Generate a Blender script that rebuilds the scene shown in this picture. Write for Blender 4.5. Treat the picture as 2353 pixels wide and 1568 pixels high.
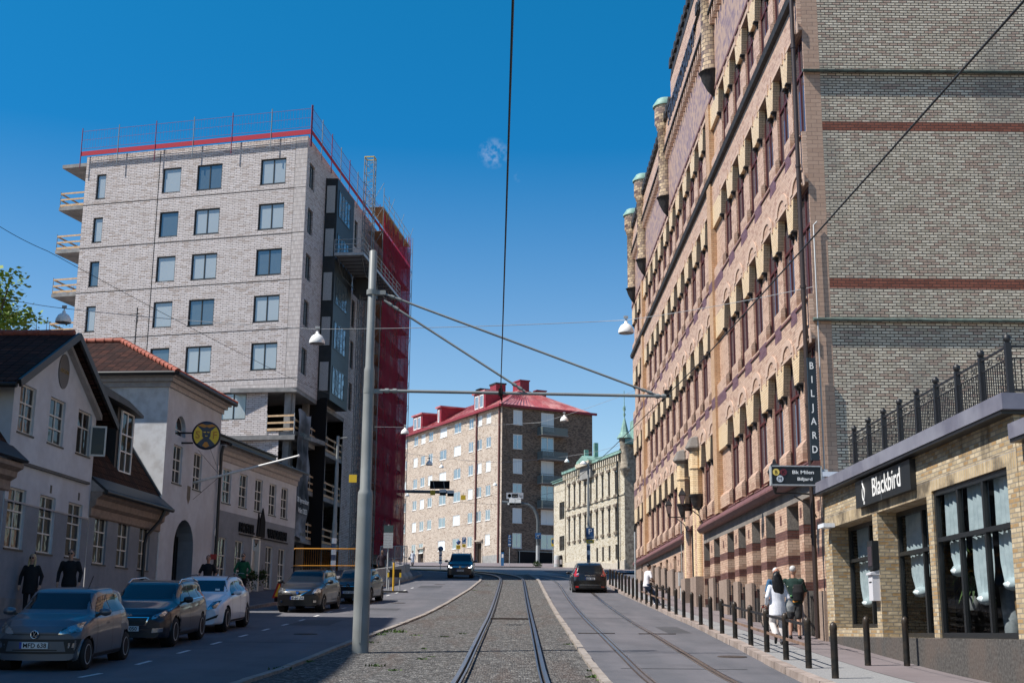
import bpy, bmesh, math, random
from math import sin, cos, pi, radians, tan, atan2, sqrt, hypot
from mathutils import Vector, Matrix, Euler
from mathutils.bvhtree import BVHTree
random.seed(7)
for _o in list(bpy.data.objects): bpy.data.objects.remove(_o)
SC = bpy.context.scene
COL = SC.collection
# ------------------------------------------------------------------ camera, sky, sun, exposure
FPX = 2976.0; PITCH = radians(12.61); ROLL = radians(0.5); EYE = 1.6
_cd = bpy.data.cameras.new('camera'); _cam = bpy.data.objects.new('camera', _cd); COL.objects.link(_cam)
_cd.sensor_width = 36.0; _cd.lens = 36.0*FPX/2352.0; _cd.clip_start = 0.1; _cd.clip_end = 3000
_cam.location = (0, 0, EYE)
_cam.matrix_world = Matrix.Translation((0, 0, EYE)) @ Matrix.Rotation(pi/2+PITCH, 4, 'X') @ Matrix.Rotation(ROLL, 4, 'Z')
SC.camera = _cam
SUN_EL = radians(52.5); SUN_A = radians(17.0)          # the sun stands over the left roofs, a little towards the viewer
_w = bpy.data.worlds.new('World'); SC.world = _w; _w.use_nodes = True
_nt = _w.node_tree; _bg = _nt.nodes['Background']
_sky = _nt.nodes.new('ShaderNodeTexSky'); _sky.sky_type = 'NISHITA'; _sky.sun_disc = False
_sky.sun_elevation = SUN_EL; _sky.air_density = 1.0; _sky.dust_density = 0.15; _sky.ozone_density = 3.5; _sky.altitude = 50
_S = Vector((-cos(SUN_EL)*cos(SUN_A), -cos(SUN_EL)*sin(SUN_A), sin(SUN_EL)))
_sky.sun_rotation = atan2(_S.x, _S.y)
_hs = _nt.nodes.new('ShaderNodeHueSaturation'); _hs.inputs['Saturation'].default_value = 1.33; _hs.inputs['Value'].default_value = 1.04
# one thin wisp of cloud high over the street
_tc = _nt.nodes.new('ShaderNodeTexCoord'); _cl = []
def _nd(t, **k):
    n = _nt.nodes.new(t); [setattr(n, a, b) for a, b in k.items()]; return n
_cn = _nd('ShaderNodeTexNoise'); _cn.inputs['Scale'].default_value = 210; _cn.inputs['Detail'].default_value = 7; _nt.links.new(_tc.outputs['Generated'], _cn.inputs['Vector'])
_prev = None; _cr = _nd('ShaderNodeMapRange'); _nt.links.new(_cn.outputs[0], _cr.inputs[0]); _cr.inputs[1].default_value = .40; _cr.inputs[2].default_value = .72
for _d, _k, _r in (((-.0156, .9343, .3561), .5, .0085), ((.0039, .9407, .3393), .2, .003)):
    _v = Vector(_d).normalized(); _ds = _nd('ShaderNodeVectorMath', operation='DISTANCE'); _nt.links.new(_tc.outputs['Generated'], _ds.inputs[0]); _ds.inputs[1].default_value = _v
    _mr = _nd('ShaderNodeMapRange'); _nt.links.new(_ds.outputs['Value'], _mr.inputs[0]); _mr.inputs[1].default_value = 0; _mr.inputs[2].default_value = _r*1.5; _mr.inputs[3].default_value = _k; _mr.inputs[4].default_value = 0
    _mu = _nd('ShaderNodeMath', operation='MULTIPLY'); _nt.links.new(_mr.outputs[0], _mu.inputs[0]); _nt.links.new(_cr.outputs[0], _mu.inputs[1])
    if _prev is None: _prev = _mu
    else: _ad = _nd('ShaderNodeMath', operation='ADD'); _nt.links.new(_prev.outputs[0], _ad.inputs[0]); _nt.links.new(_mu.outputs[0], _ad.inputs[1]); _prev = _ad
_mx = _nd('ShaderNodeMix', data_type='RGBA'); _nt.links.new(_prev.outputs[0], _mx.inputs[0]); _nt.links.new(_hs.outputs[0], _mx.inputs[6]); _mx.inputs[7].default_value = (7, 7.5, 9, 1)
_sx = _nd('ShaderNodeSeparateXYZ'); _nt.links.new(_tc.outputs['Generated'], _sx.inputs[0]); _rp = _nd('ShaderNodeValToRGB'); _e = _rp.color_ramp.elements; _e.new(.5); _e.new(.6); _e.new(.7)
for _q, (_p, _c) in zip(_e, ((0., (.70, .61, .54)), (.21, (.62, .56, .51)), (.36, (.395, .47, .48)), (.47, (.42, .51, .49)), (.85, (.40, .45, .45)))): _q.position = _p; _q.color = (*_c, 1)
_nt.links.new(_sx.outputs[2], _rp.inputs[0]); _m2 = _nd('ShaderNodeVectorMath', operation='MULTIPLY'); _nt.links.new(_sky.outputs[0], _m2.inputs[0]); _nt.links.new(_rp.outputs[0], _m2.inputs[1]); _m3 = _nd('ShaderNodeVectorMath', operation='SCALE'); _m3.inputs[3].default_value = 2.5; _nt.links.new(_m2.outputs[0], _m3.inputs[0])
_nt.links.new(_m3.outputs[0], _hs.inputs['Color']); _nt.links.new(_mx.outputs[2], _bg.inputs[0]); _bg.inputs[1].default_value = 0.068
_l = bpy.data.lights.new('sun', 'SUN'); _l.energy = 4.6; _l.angle = radians(0.5); _l.color = (1.0, 0.94, 0.86)
_lo = bpy.data.objects.new('sun', _l); COL.objects.link(_lo); _lo.rotation_euler = _S.to_track_quat('Z', 'Y').to_euler(); _lo.location = (-40, -10, 60)
SC.view_settings.view_transform = 'Standard'; SC.view_settings.look = 'None'
SC.view_settings.exposure = 0.68; SC.view_settings.gamma = 1.0; SC.view_settings.use_curve_mapping = False
SC.render.engine = 'CYCLES'; SC.cycles.max_bounces = 6; SC.cycles.transparent_max_bounces = 16; SC.cycles.caustics_reflective = False; SC.cycles.caustics_refractive = False

# ------------------------------------------------------------------ measuring: a ray through the photograph's (2352 wide) pixel
def ray(x, y):
    u = (x-1176)/FPX; v = -(y-784)/FPX
    uu = u*cos(ROLL)-v*sin(ROLL); vv = u*sin(ROLL)+v*cos(ROLL)
    return Vector((uu, cos(PITCH)-vv*sin(PITCH), sin(PITCH)+vv*cos(PITCH)))
def at(x, y, Y): d = ray(x, y); return Vector((0, 0, EYE))+d*(Y/d.y)
def atX(x, y, X): d = ray(x, y); return Vector((0, 0, EYE))+d*(X/d.x)
_PR = [(-60, -1.5), (0, 0), (23, .75), (30, 1.12), (38, 1.57), (45, 1.95), (55, 2.58), (70, 3.65), (78, 4.25), (86, 4.85), (94, 5.42), (105, 6.15), (120, 7.1), (146, 8.6), (166, 9.95), (185, 10.6), (420, 12)]
def gz(Y):
    P = _PR
    if Y <= P[0][0]: return P[0][1]
    for i in range(len(P)-1):
        if Y <= P[i+1][0]:
            x0, z0 = P[i]; x1, z1 = P[i+1]; h = x1-x0; t = (Y-x0)/h
            def sl(k):
                k = max(1, min(len(P)-2, k)); return (P[k+1][1]-P[k-1][1])/(P[k+1][0]-P[k-1][0])
            m0 = sl(i)*h; m1 = sl(i+1)*h
            return (2*t**3-3*t*t+1)*z0+(t**3-2*t*t+t)*m0+(-2*t**3+3*t*t)*z1+(t**3-t*t)*m1
    return P[-1][1]
def lerp(P, t):
    if t <= P[0][0]: return P[0][1]
    for (a, b), (c, d) in zip(P, P[1:]):
        if t <= c: return b+(d-b)*(t-a)/(c-a)
    return P[-1][1]

# ------------------------------------------------------------------ materials
def _new(name):
    m = bpy.data.materials.new(name); m.use_nodes = True; nt = m.node_tree
    return m, nt, nt.nodes['Principled BSDF']
def setp(b, col=None, rough=None, metal=None, spec=None, coat=None, coatr=None):
    if col is not None: b.inputs['Base Color'].default_value = (*col, 1)
    if rough is not None: b.inputs['Roughness'].default_value = rough
    if metal is not None: b.inputs['Metallic'].default_value = metal
    if spec is not None: b.inputs['Specular IOR Level'].default_value = spec
    if coat is not None: b.inputs['Coat Weight'].default_value = coat
    if coatr is not None: b.inputs['Coat Roughness'].default_value = coatr
def plain(name, col, rough=.6, metal=0., spec=.5, coat=0., coatr=.03):
    m, nt, b = _new(name); setp(b, col, rough, metal, spec, coat, coatr); return m
def _uv(nt):
    n = nt.nodes.new('ShaderNodeUVMap'); n.uv_map = 'UVMap'; return n.outputs[0]
def _noise(nt, vec, scale, detail=4, rough=.55):
    n = nt.nodes.new('ShaderNodeTexNoise'); n.inputs['Scale'].default_value = scale; n.inputs['Detail'].default_value = detail
    n.inputs['Roughness'].default_value = rough
    if vec is not None: nt.links.new(vec, n.inputs['Vector'])
    return n
def _ramp(nt, fac, stops):
    r = nt.nodes.new('ShaderNodeValToRGB'); e = r.color_ramp.elements
    while len(e) < len(stops): e.new(.5)
    for q, (p, c) in zip(e, stops): q.position = p; q.color = (*c, 1) if len(c) == 3 else c
    nt.links.new(fac, r.inputs[0]); return r.outputs[0]
def _mix(nt, fac, a, b, mode='MIX'):
    n = nt.nodes.new('ShaderNodeMix'); n.data_type = 'RGBA'; n.blend_type = mode
    for i, v in ((0, fac), (6, a), (7, b)):
        if isinstance(v, (int, float)): n.inputs[i].default_value = v
        elif isinstance(v, tuple): n.inputs[i].default_value = (*v, 1)
        else: nt.links.new(v, n.inputs[i])
    return n.outputs[2]
def _bump(nt, b, h, dist=.01, strength=.5):
    n = nt.nodes.new('ShaderNodeBump'); n.inputs['Distance'].default_value = dist; n.inputs['Strength'].default_value = strength
    nt.links.new(h, n.inputs['Height']); nt.links.new(n.outputs[0], b.inputs['Normal'])
def _obj(nt):
    n = nt.nodes.new('ShaderNodeTexCoord'); return n.outputs['Object']
def mottled(name, c1, c2, scale=3., rough=.8, bump=.0, c3=None, s2=.3, a2=.35, spec=.3, bscale=60., lo=.35, hi=.65):
    """two tones broken up by noise, a third in larger patches"""
    m, nt, b = _new(name); setp(b, c1, rough, 0, spec); v = _obj(nt)
    n = _noise(nt, v, scale, 6); c = _ramp(nt, n.outputs[0], [(lo, c1), (hi, c2)])
    if c3:
        n2 = _noise(nt, v, s2, 5); f = _ramp(nt, n2.outputs[0], [(.45, (0, 0, 0)), (.62, (a2, a2, a2))])
        c = _mix(nt, f, c, c3)
    nt.links.new(c, b.inputs['Base Color'])
    if bump: _bump(nt, b, _noise(nt, v, bscale, 3).outputs[0], bump, .7)
    return m
def brick(name, c1, c2, mortar, bw=.25, bh=.075, ms=.010, c3=None, f3=.25, stain=None, sscale=.35, samt=.5, bias=0., offset=.5, rough=.75, bump=.006, streak=False, slo=.5, shi=.68, spec=.25, soft=.15):
    m, nt, b = _new(name); setp(b, c1, rough, 0, spec); uv = _uv(nt)
    t = nt.nodes.new('ShaderNodeTexBrick'); t.offset = offset; t.offset_frequency = 2; t.squash = 1
    for k, v in (('Scale', 1.), ('Mortar Size', ms), ('Mortar Smooth', soft), ('Bias', bias), ('Brick Width', bw), ('Row Height', bh)): t.inputs[k].default_value = v
    # slightly warped joints
    wv = _noise(nt, uv, 2.2, 2); sc = nt.nodes.new('ShaderNodeVectorMath'); sc.operation = 'MULTIPLY_ADD'
    nt.links.new(wv.outputs[1], sc.inputs[0]); sc.inputs[1].default_value = (.012, .012, 0); nt.links.new(uv, sc.inputs[2])
    nt.links.new(sc.outputs[0], t.inputs['Vector'])
    t.inputs['Color1'].default_value = (*c1, 1); t.inputs['Color2'].default_value = (*c2, 1); t.inputs['Mortar'].default_value = (*mortar, 1)
    c = t.outputs[0]
    if c3:
        t2 = nt.nodes.new('ShaderNodeTexBrick'); t2.offset = offset; t2.offset_frequency = 2
        for k, v in (('Scale', 1.), ('Mortar Size', ms), ('Mortar Smooth', soft), ('Bias', 0.), ('Brick Width', bw), ('Row Height', bh)): t2.inputs[k].default_value = v
        ad = nt.nodes.new('ShaderNodeVectorMath'); ad.operation = 'ADD'; ad.inputs[1].default_value = (bw*62, bh*38, 0)
        nt.links.new(sc.outputs[0], ad.inputs[0]); nt.links.new(ad.outputs[0], t2.inputs['Vector'])
        t2.inputs['Color1'].default_value = (1, 1, 1, 1); t2.inputs['Color2'].default_value = (0, 0, 0, 1); t2.inputs['Mortar'].default_value = (0, 0, 0, 1)
        f = _ramp(nt, t2.outputs[0], [(1-f3-.05, (0, 0, 0)), (1-f3+.05, (1, 1, 1))]); c = _mix(nt, f, c, c3)
    g = _noise(nt, uv, 9., 3); c = _mix(nt, .22, c, _ramp(nt, g.outputs[0], [(.3, (.55, .55, .55)), (.7, (1, 1, 1))]), 'MULTIPLY')
    if stain:
        vv = uv
        if streak:
            mp = nt.nodes.new('ShaderNodeMapping'); mp.inputs['Scale'].default_value = (1, .28, 1); nt.links.new(uv, mp.inputs[0]); vv = mp.outputs[0]
        s = _noise(nt, vv, sscale, 7, .62); f = _ramp(nt, s.outputs[0], [(slo, (0, 0, 0)), (shi, (samt, samt, samt))])
        c = _mix(nt, f, c, stain)
    nt.links.new(c, b.inputs['Base Color'])
    iv = nt.nodes.new('ShaderNodeMath'); iv.operation = 'SUBTRACT'; iv.inputs[0].default_value = 1; nt.links.new(t.outputs[1], iv.inputs[1])
    hs = nt.nodes.new('ShaderNodeMath'); hs.operation = 'MULTIPLY_ADD'; nt.links.new(g.outputs[0], hs.inputs[0]); hs.inputs[1].default_value = .6; nt.links.new(iv.outputs[0], hs.inputs[2])
    _bump(nt, b, hs.outputs[0], bump, .8)
    return m
def asphalt(name, c1, c2, c3, fine=260.):
    m, nt, b = _new(name); setp(b, c1, .82, 0, .35); v = _obj(nt)
    n = _noise(nt, v, fine*.25, 6, .75); c = _ramp(nt, n.outputs[0], [(.34, c1), (.66, c2)])
    mp = nt.nodes.new('ShaderNodeMapping'); mp.inputs['Scale'].default_value = (.9, .09, 1); nt.links.new(v, mp.inputs[0])
    n2 = _noise(nt, mp.outputs[0], 1.1, 6); c = _mix(nt, _ramp(nt, n2.outputs[0], [(.42, (0, 0, 0)), (.66, (.6, .6, .6))]), c, c3)
    n3 = _noise(nt, v, .5, 7, .7); c = _mix(nt, _ramp(nt, n3.outputs[0], [(.35, (.35, .35, .35)), (.55, (0, 0, 0))]), c, tuple(x*.62 for x in c1))
    nt.links.new(c, b.inputs['Base Color']); _bump(nt, b, n.outputs[0], .006, .5)
    return m
def glassy(name, col, rough=.04, metal=0., spec=.8, wave=.0):
    m, nt, b = _new(name); setp(b, col, rough, metal, spec)
    if wave:
        _bump(nt, b, _noise(nt, _obj(nt), 1.6, 2).outputs[0], wave, .35)
    return m
I4 = Matrix.Identity(4)
MT = {}
MT['black'] = plain('black_paint', (.012, .012, .014), .4); MT['matt'] = plain('matt_black', (.014, .014, .015), .85, spec=.1)
MT['white'] = mottled('white_paint', (.72, .72, .70), (.80, .80, .79), 6, .5); MT['grey'] = plain('grey_steel', (.22, .24, .25), .45, .3)
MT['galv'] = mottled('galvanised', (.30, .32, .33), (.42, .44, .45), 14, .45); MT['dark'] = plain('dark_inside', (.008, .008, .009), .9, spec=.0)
MT['rubber'] = plain('rubber', (.018, .018, .019), .8, spec=.25); MT['chrome'] = plain('chrome', (.75, .76, .78), .12, 1.)
MT['wood'] = mottled('raw_timber', (.42, .28, .16), (.58, .41, .25), 7, .8); MT['concrete'] = mottled('concrete', (.24, .24, .235), (.33, .325, .315), 2.5, .9, .003, (.16, .16, .155), .6, .5)
MT['wire'] = plain('wire', (.03, .03, .032), .6, .3); MT['wiregrey'] = plain('wire_grey', (.35, .36, .37), .5, .3)
MT['lampwhite'] = mottled('lamp_enamel', (.70, .70, .69), (.82, .82, .80), 8, .35)
MT['iron'] = plain('wrought_iron', (.014, .014, .016), .5)
MT['leaf'] = mottled('leaves', (.035, .075, .012), (.09, .15, .03), 9, .6, spec=.3)
MT['leaf2'] = mottled('leaves_dark', (.018, .04, .010), (.05, .09, .02), 9, .6, spec=.3)
MT['bark'] = mottled('bark', (.07, .055, .04), (.13, .10, .08), 10, .9)

# ------------------------------------------------------------------ mesh builder
class MB:
    def __init__(s): s.v = []; s.f = []; s.m = []; s.s = []
    def add(s, vs, fs, m=0, sm=False):
        o = len(s.v); s.v += [tuple(p) for p in vs]
        for f in fs: s.f.append([o+i for i in f]); s.m.append(m); s.s.append(sm)
    def quad(s, a, b, c, d, m=0): s.add([a, b, c, d], [(0, 1, 2, 3)], m)
    def box(s, x0, x1, y0, y1, z0, z1, m=0, M=None):
        vs = [Vector(p) for p in ((x0, y0, z0), (x1, y0, z0), (x1, y1, z0), (x0, y1, z0), (x0, y0, z1), (x1, y0, z1), (x1, y1, z1), (x0, y1, z1))]
        if M is not None: vs = [M @ p for p in vs]
        s.add(vs, [(3, 2, 1, 0), (4, 5, 6, 7), (0, 1, 5, 4), (1, 2, 6, 5), (2, 3, 7, 6), (3, 0, 4, 7)], m)
    def bar(s, a, b, w, h=None, m=0, up=(0, 0, 1)):
        """a rectangular bar from a to b"""
        a = Vector(a); b = Vector(b); h = h or w; d = (b-a); L = d.length; d = d/L; u = Vector(up)
        if abs(d.dot(u)) > .98: u = Vector((0, 1, 0))
        x = d.cross(u).normalized(); z = x.cross(d)
        M = Matrix.Translation(a) @ Matrix((x, d, z)).transposed().to_4x4()
        s.box(-w/2, w/2, 0, L, -h/2, h/2, m, M)
    def tube(s, pts, r, n=8, m=0, caps=True, sm=True):
        pts = [Vector(p) for p in pts]; N = len(pts); rs = r if isinstance(r, (list, tuple)) else [r]*N
        rings = []; u = None
        for i, p in enumerate(pts):
            t = (pts[min(i+1, N-1)]-pts[max(i-1, 0)]).normalized()
            if u is None:
                u = t.cross(Vector((0, 0, 1)));
                if u.length < .05: u = Vector((1, 0, 0))
            u = (u-t*u.dot(t)).normalized(); w = t.cross(u)
            rings.append([p+(u*cos(2*pi*k/n)+w*sin(2*pi*k/n))*rs[i] for k in range(n)])
        vs = [q for R in rings for q in R]
        fs = [(i*n+k, i*n+(k+1) % n, (i+1)*n+(k+1) % n, (i+1)*n+k) for i in range(N-1) for k in range(n)]
        s.add(vs, fs, m, sm)
        if caps: s.add(rings[0], [tuple(range(n))[::-1]], m); s.add(rings[-1], [tuple(range(n))], m)
    def lathe(s, prof, n=16, m=0, c=(0, 0, 0), M=None, sm=True, a0=0., a1=2*pi, caps=True):
        full = abs(a1-a0-2*pi) < 1e-6; k_ = n if full else n+1; c = Vector(c)
        vs = []
        for r, z in prof:
            for k in range(k_):
                a = a0+(a1-a0)*k/n; p = Vector((r*cos(a), r*sin(a), z))
                vs.append((M @ p if M is not None else p)+c)
        fs = []
        for i in range(len(prof)-1):
            for k in range(n):
                k2 = (k+1) % k_ if full else k+1
                fs.append((i*k_+k, i*k_+k2, (i+1)*k_+k2, (i+1)*k_+k))
        s.add(vs, fs, m, sm)
        if full and caps:
            if prof[0][0] > 1e-4: s.add(vs[:k_], [tuple(range(k_))[::-1]], m)
            if prof[-1][0] > 1e-4: s.add(vs[-k_:], [tuple(range(k_))], m)
    def prism(s, poly, a, b, axis='y', m=0, M=None):
        """extrude a 2-D outline from a to b along an axis; outline is (x,z) for y, (y,z) for x, (x,y) for z"""
        def P(p, t):
            q = {'y': (p[0], t, p[1]), 'x': (t, p[0], p[1]), 'z': (p[0], p[1], t)}[axis]; q = Vector(q)
            return M @ q if M is not None else q
        n = len(poly); ar = sum(poly[i][0]*poly[(i+1) % n][1]-poly[(i+1) % n][0]*poly[i][1] for i in range(n))
        if (ar < 0): poly = poly[::-1]
        if axis == 'y': a, b = max(a, b), min(a, b)
        else: a, b = min(a, b), max(a, b)
        vs = [P(p, a) for p in poly]+[P(p, b) for p in poly]
        s.add(vs, [tuple(range(n))[::-1], tuple(range(n, 2*n))]+[(i, (i+1) % n, n+(i+1) % n, n+i) for i in range(n)], m)
    def mesh(s, name, mats):
        me = bpy.data.meshes.new(name); me.from_pydata(s.v, [], s.f)
        for m in (mats if isinstance(mats, (list, tuple)) else [mats]): me.materials.append(m)
        me.polygons.foreach_set('material_index', s.m); me.polygons.foreach_set('use_smooth', s.s)
        uvmap(me); me.update(); return me
    def build(s, name, mats, parent=None, loc=None):
        o = bpy.data.objects.new(name, s.mesh(name, mats)); COL.objects.link(o)
        if parent is not None: o.parent = parent
        if loc is not None: o.location = loc
        return o
    def build_parts(s, name, mats, parent=None, gap=.012):
        """one object for every separate piece: pieces that touch stay together"""
        par = list(range(len(s.v)))
        def find(i):
            while par[i] != i: par[i] = par[par[i]]; i = par[i]
            return i
        for f in s.f:
            for i in f[1:]: par[find(i)] = find(f[0])
        bb = {}
        for i, v in enumerate(s.v):
            b = bb.setdefault(find(i), [list(v), list(v)])
            for k in range(3): b[0][k] = min(b[0][k], v[k]); b[1][k] = max(b[1][k], v[k])
        ks = list(bb); cl = {k: k for k in ks}
        def cf(k):
            while cl[k] != k: k = cl[k]
            return k
        for i, a in enumerate(ks):
            for b in ks[i+1:]:
                A, B = bb[a], bb[b]
                if all(A[0][k]-gap <= B[1][k] and B[0][k]-gap <= A[1][k] for k in range(3)): cl[cf(a)] = cf(b)
        out = {}
        for f, m, q in zip(s.f, s.m, s.s): out.setdefault(cf(find(f[0])), []).append((f, m, q))
        res = []
        for fs in out.values():
            mb = MB(); mp = {}
            for f, m, q in fs:
                for i in f:
                    if i not in mp: mp[i] = len(mb.v); mb.v.append(s.v[i])
                mb.f.append([mp[i] for i in f]); mb.m.append(m); mb.s.append(q)
            res.append(mb.build(name, mats, parent))
        return res
def uvmap(me):
    uv = me.uv_layers.new(name='UVMap') if not me.uv_layers else me.uv_layers[0]; vs = me.vertices; D = uv.data
    for p in me.polygons:
        n = p.normal
        if abs(n.z) > .8:
            for li in p.loop_indices: c = vs[me.loops[li].vertex_index].co; D[li].uv = (c.x, c.y)
        else:
            h = hypot(n.x, n.y) or 1; tx, ty = -n.y/h, n.x/h; k = 1/max(.3, sqrt(max(0, 1-n.z*n.z)))
            for li in p.loop_indices: c = vs[me.loops[li].vertex_index].co; D[li].uv = (c.x*tx+c.y*ty, c.z*k)
def tag(o, label=None, cat=None, group=None, kind=None):
    if label: o['label'] = label
    if cat: o['category'] = cat
    if group: o['group'] = group
    if kind: o['kind'] = kind
    return o
def thing(name, label, cat, loc=(0, 0, 0), rz=0., group=None):
    o = bpy.data.objects.new(name, None); COL.objects.link(o); o.location = loc; o.rotation_euler = (0, 0, rz); o.empty_display_size = .2
    return tag(o, label, cat, group)
def copy_tree(o, parent=None):
    c = o.copy(); COL.objects.link(c)
    if parent is not None: c.parent = parent
    for ch in list(o.children): copy_tree(ch, c)
    return c
def dup(o, loc, rz=0., label=None, group=None, scale=None):
    c = copy_tree(o); c.location = loc; c.rotation_euler = (0, 0, rz)
    if label: c['label'] = label
    if group: c['group'] = group
    if scale: c.scale = scale
    return c
def text_into(mb, s, size, M, m=0, depth=.01, align='CENTER', sx=1., bold=0.):
    """lettering as mesh: text lies in local x-z, facing -y"""
    cu = bpy.data.curves.new('t', 'FONT'); cu.body = s; cu.size = size; cu.extrude = depth; cu.align_x = align; cu.resolution_u = 3; cu.offset = bold
    o = bpy.data.objects.new('t', cu); COL.objects.link(o); bpy.context.view_layer.update()
    dg = bpy.context.evaluated_depsgraph_get(); me = o.evaluated_get(dg).to_mesh()
    R = M @ Matrix.Rotation(pi/2, 4, 'X') @ Matrix.Diagonal((sx, 1, 1, 1))
    mb.add([R @ v.co for v in me.vertices], [tuple(p.vertices) for p in me.polygons], m)
    o.evaluated_get(dg).to_mesh_clear(); bpy.data.objects.remove(o); bpy.data.curves.remove(cu)
def T(x, y, z): return Matrix.Translation((x, y, z))
def RZ(a): return Matrix.Rotation(a, 4, 'Z')

# ------------------------------------------------------------------ walls with openings: local x along, -y outward, z up
def wall(mb, u0, u1, z0, z1, holes=(), y=0., m=0, mz=None, rev=0, extra_z=()):
    """holes: (ua, ub, za, zb, depth[, rise[, reveal material]])"""
    us = sorted({round(a, 4) for a in [u0, u1]+[q for h in holes for q in h[:2]] if u0-1e-6 <= a <= u1+1e-6})
    zs = sorted({round(a, 4) for a in [z0, z1]+[q for h in holes for q in h[2:4]]+list(extra_z) if z0-1e-6 <= a <= z1+1e-6})
    for i in range(len(us)-1):
        uc = (us[i]+us[i+1])/2
        inside = [h for h in holes if h[0] < uc < h[1]]
        run = None
        for j in range(len(zs)-1):
            zc = (zs[j]+zs[j+1])/2
            if any(h[2] < zc < h[3] for h in inside): continue
            mm = mz(uc, zc) if mz else m
            mb.quad((us[i], y, zs[j]), (us[i+1], y, zs[j]), (us[i+1], y, zs[j+1]), (us[i], y, zs[j+1]), mm)
    for h in holes:
        a, b, c, d, dp = h[:5]; rise = h[5] if len(h) > 5 else 0; rm = h[6] if len(h) > 6 else rev; Y = y+dp; sp = d-rise
        zz = [c]+[z for z in zs if c < z < sp and z in extra_z]+[sp]
        for z_0, z_1 in zip(zz, zz[1:]):
            mm = mz(a-.01, (z_0+z_1)/2) if (mz and rm == -1) else rm
            mb.quad((a, y, z_0), (a, y, z_1), (a, Y, z_1), (a, Y, z_0), mm); mb.quad((b, y, z_1), (b, y, z_0), (b, Y, z_0), (b, Y, z_1), mm)
        rmm = 0 if rm == -1 else rm
        mb.quad((a, y, c), (a, Y, c), (b, Y, c), (b, y, c), rmm)
        if not rise: mb.quad((a, y, d), (b, y, d), (b, Y, d), (a, Y, d), rmm)
        else:
            N = 10; cx = (a+b)/2; hw = (b-a)/2
            P = [(cx-hw*cos(pi*k/N), sp+rise*sin(pi*k/N)) for k in range(N+1)]
            for (xa, za), (xb, zb) in zip(P, P[1:]):
                mb.quad((xa, y, za), (xb, y, zb), (xb, y, d), (xa, y, d), m); mb.quad((xa, y, za), (xa, Y, za), (xb, Y, zb), (xb, y, zb), rmm)
_WIN = {}
def window(parent, u, z, y, w, h, cols=2, rows=(.5,), frame=None, glass=None, fw=.06, name='window', rise=0., fd=.06, sill=None, open_leaf=False):
    """a window (frame mesh + pane sub-part) whose lower left corner is at u, z; shared meshes"""
    key = (round(w, 3), round(h, 3), cols, rows, frame.name, glass.name, fw, name, rise, fd, bool(sill))
    if key not in _WIN:
        f = MB(); ft = h-rise
        f.box(0, w, 0, fd, 0, fw, 0); f.box(0, w, 0, fd, ft-fw if not rise else ft-fw/2, ft if not rise else ft+fw/2, 0)
        f.box(0, fw, 0, fd, fw, ft-fw, 0); f.box(w-fw, w, 0, fd, fw, ft-fw, 0)
        for c in range(1, cols):
            x = w*c/cols; f.box(x-fw*.45, x+fw*.45, .004, fd, fw, ft-fw, 0)
        for r in rows:
            zz = h*r; f.box(fw, w-fw, -.006, fd-.004, zz-fw*.4, zz+fw*.4, 0)
        if sill: f.box(-.05, w+.05, -.10, fd, -.05, 0, 1)
        g = MB(); g.quad((fw*.5, fd*.6, fw*.5), (w-fw*.5, fd*.6, fw*.5), (w-fw*.5, fd*.6, ft-fw*.5), (fw*.5, fd*.6, ft-fw*.5))
        if rise:
            N = 10; P = [(w/2-w/2*cos(pi*k/N), ft+rise*sin(pi*k/N)) for k in range(N+1)]
            g.add([(p[0], fd*.6, p[1]) for p in P], [tuple(range(len(P)))[::-1]])
            f.tube([(p[0], fd*.5, p[1]) for p in P], fw*.5, 5)
        _WIN[key] = (f.mesh(name, [frame, sill] if sill else [frame]), g.mesh('pane', [glass]))
    fm, gm = _WIN[key]
    o = bpy.data.objects.new(name, fm); COL.objects.link(o); o.parent = parent; o.location = (u, y, z)
    p = bpy.data.objects.new('pane', gm); COL.objects.link(p); p.parent = o
    return o
def gnd(x, y, off=0.):
    d = ray(x, y); Y = 12.
    while Y < 260:
        p = Vector((0, 0, EYE))+d*(Y/d.y)
        if p.z <= gz(Y)+off: return p
        Y += .05
    return p
def see_glass(name, tint=(.5, .55, .58), refl=.12):
    m, nt, b = _new(name); out = nt.nodes['Material Output']
    tr = nt.nodes.new('ShaderNodeBsdfTransparent'); tr.inputs[0].default_value = (*tint, 1)
    gl = nt.nodes.new('ShaderNodeBsdfGlossy'); gl.inputs['Roughness'].default_value = .03; gl.inputs[0].default_value = (.9, .95, 1, 1)
    lw = nt.nodes.new('ShaderNodeLayerWeight'); lw.inputs[0].default_value = refl
    mx = nt.nodes.new('ShaderNodeMixShader'); nt.links.new(lw.outputs['Fresnel'], mx.inputs[0]); nt.links.new(tr.outputs[0], mx.inputs[1]); nt.links.new(gl.outputs[0], mx.inputs[2])
    nt.links.new(mx.outputs[0], out.inputs[0]); return m
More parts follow.
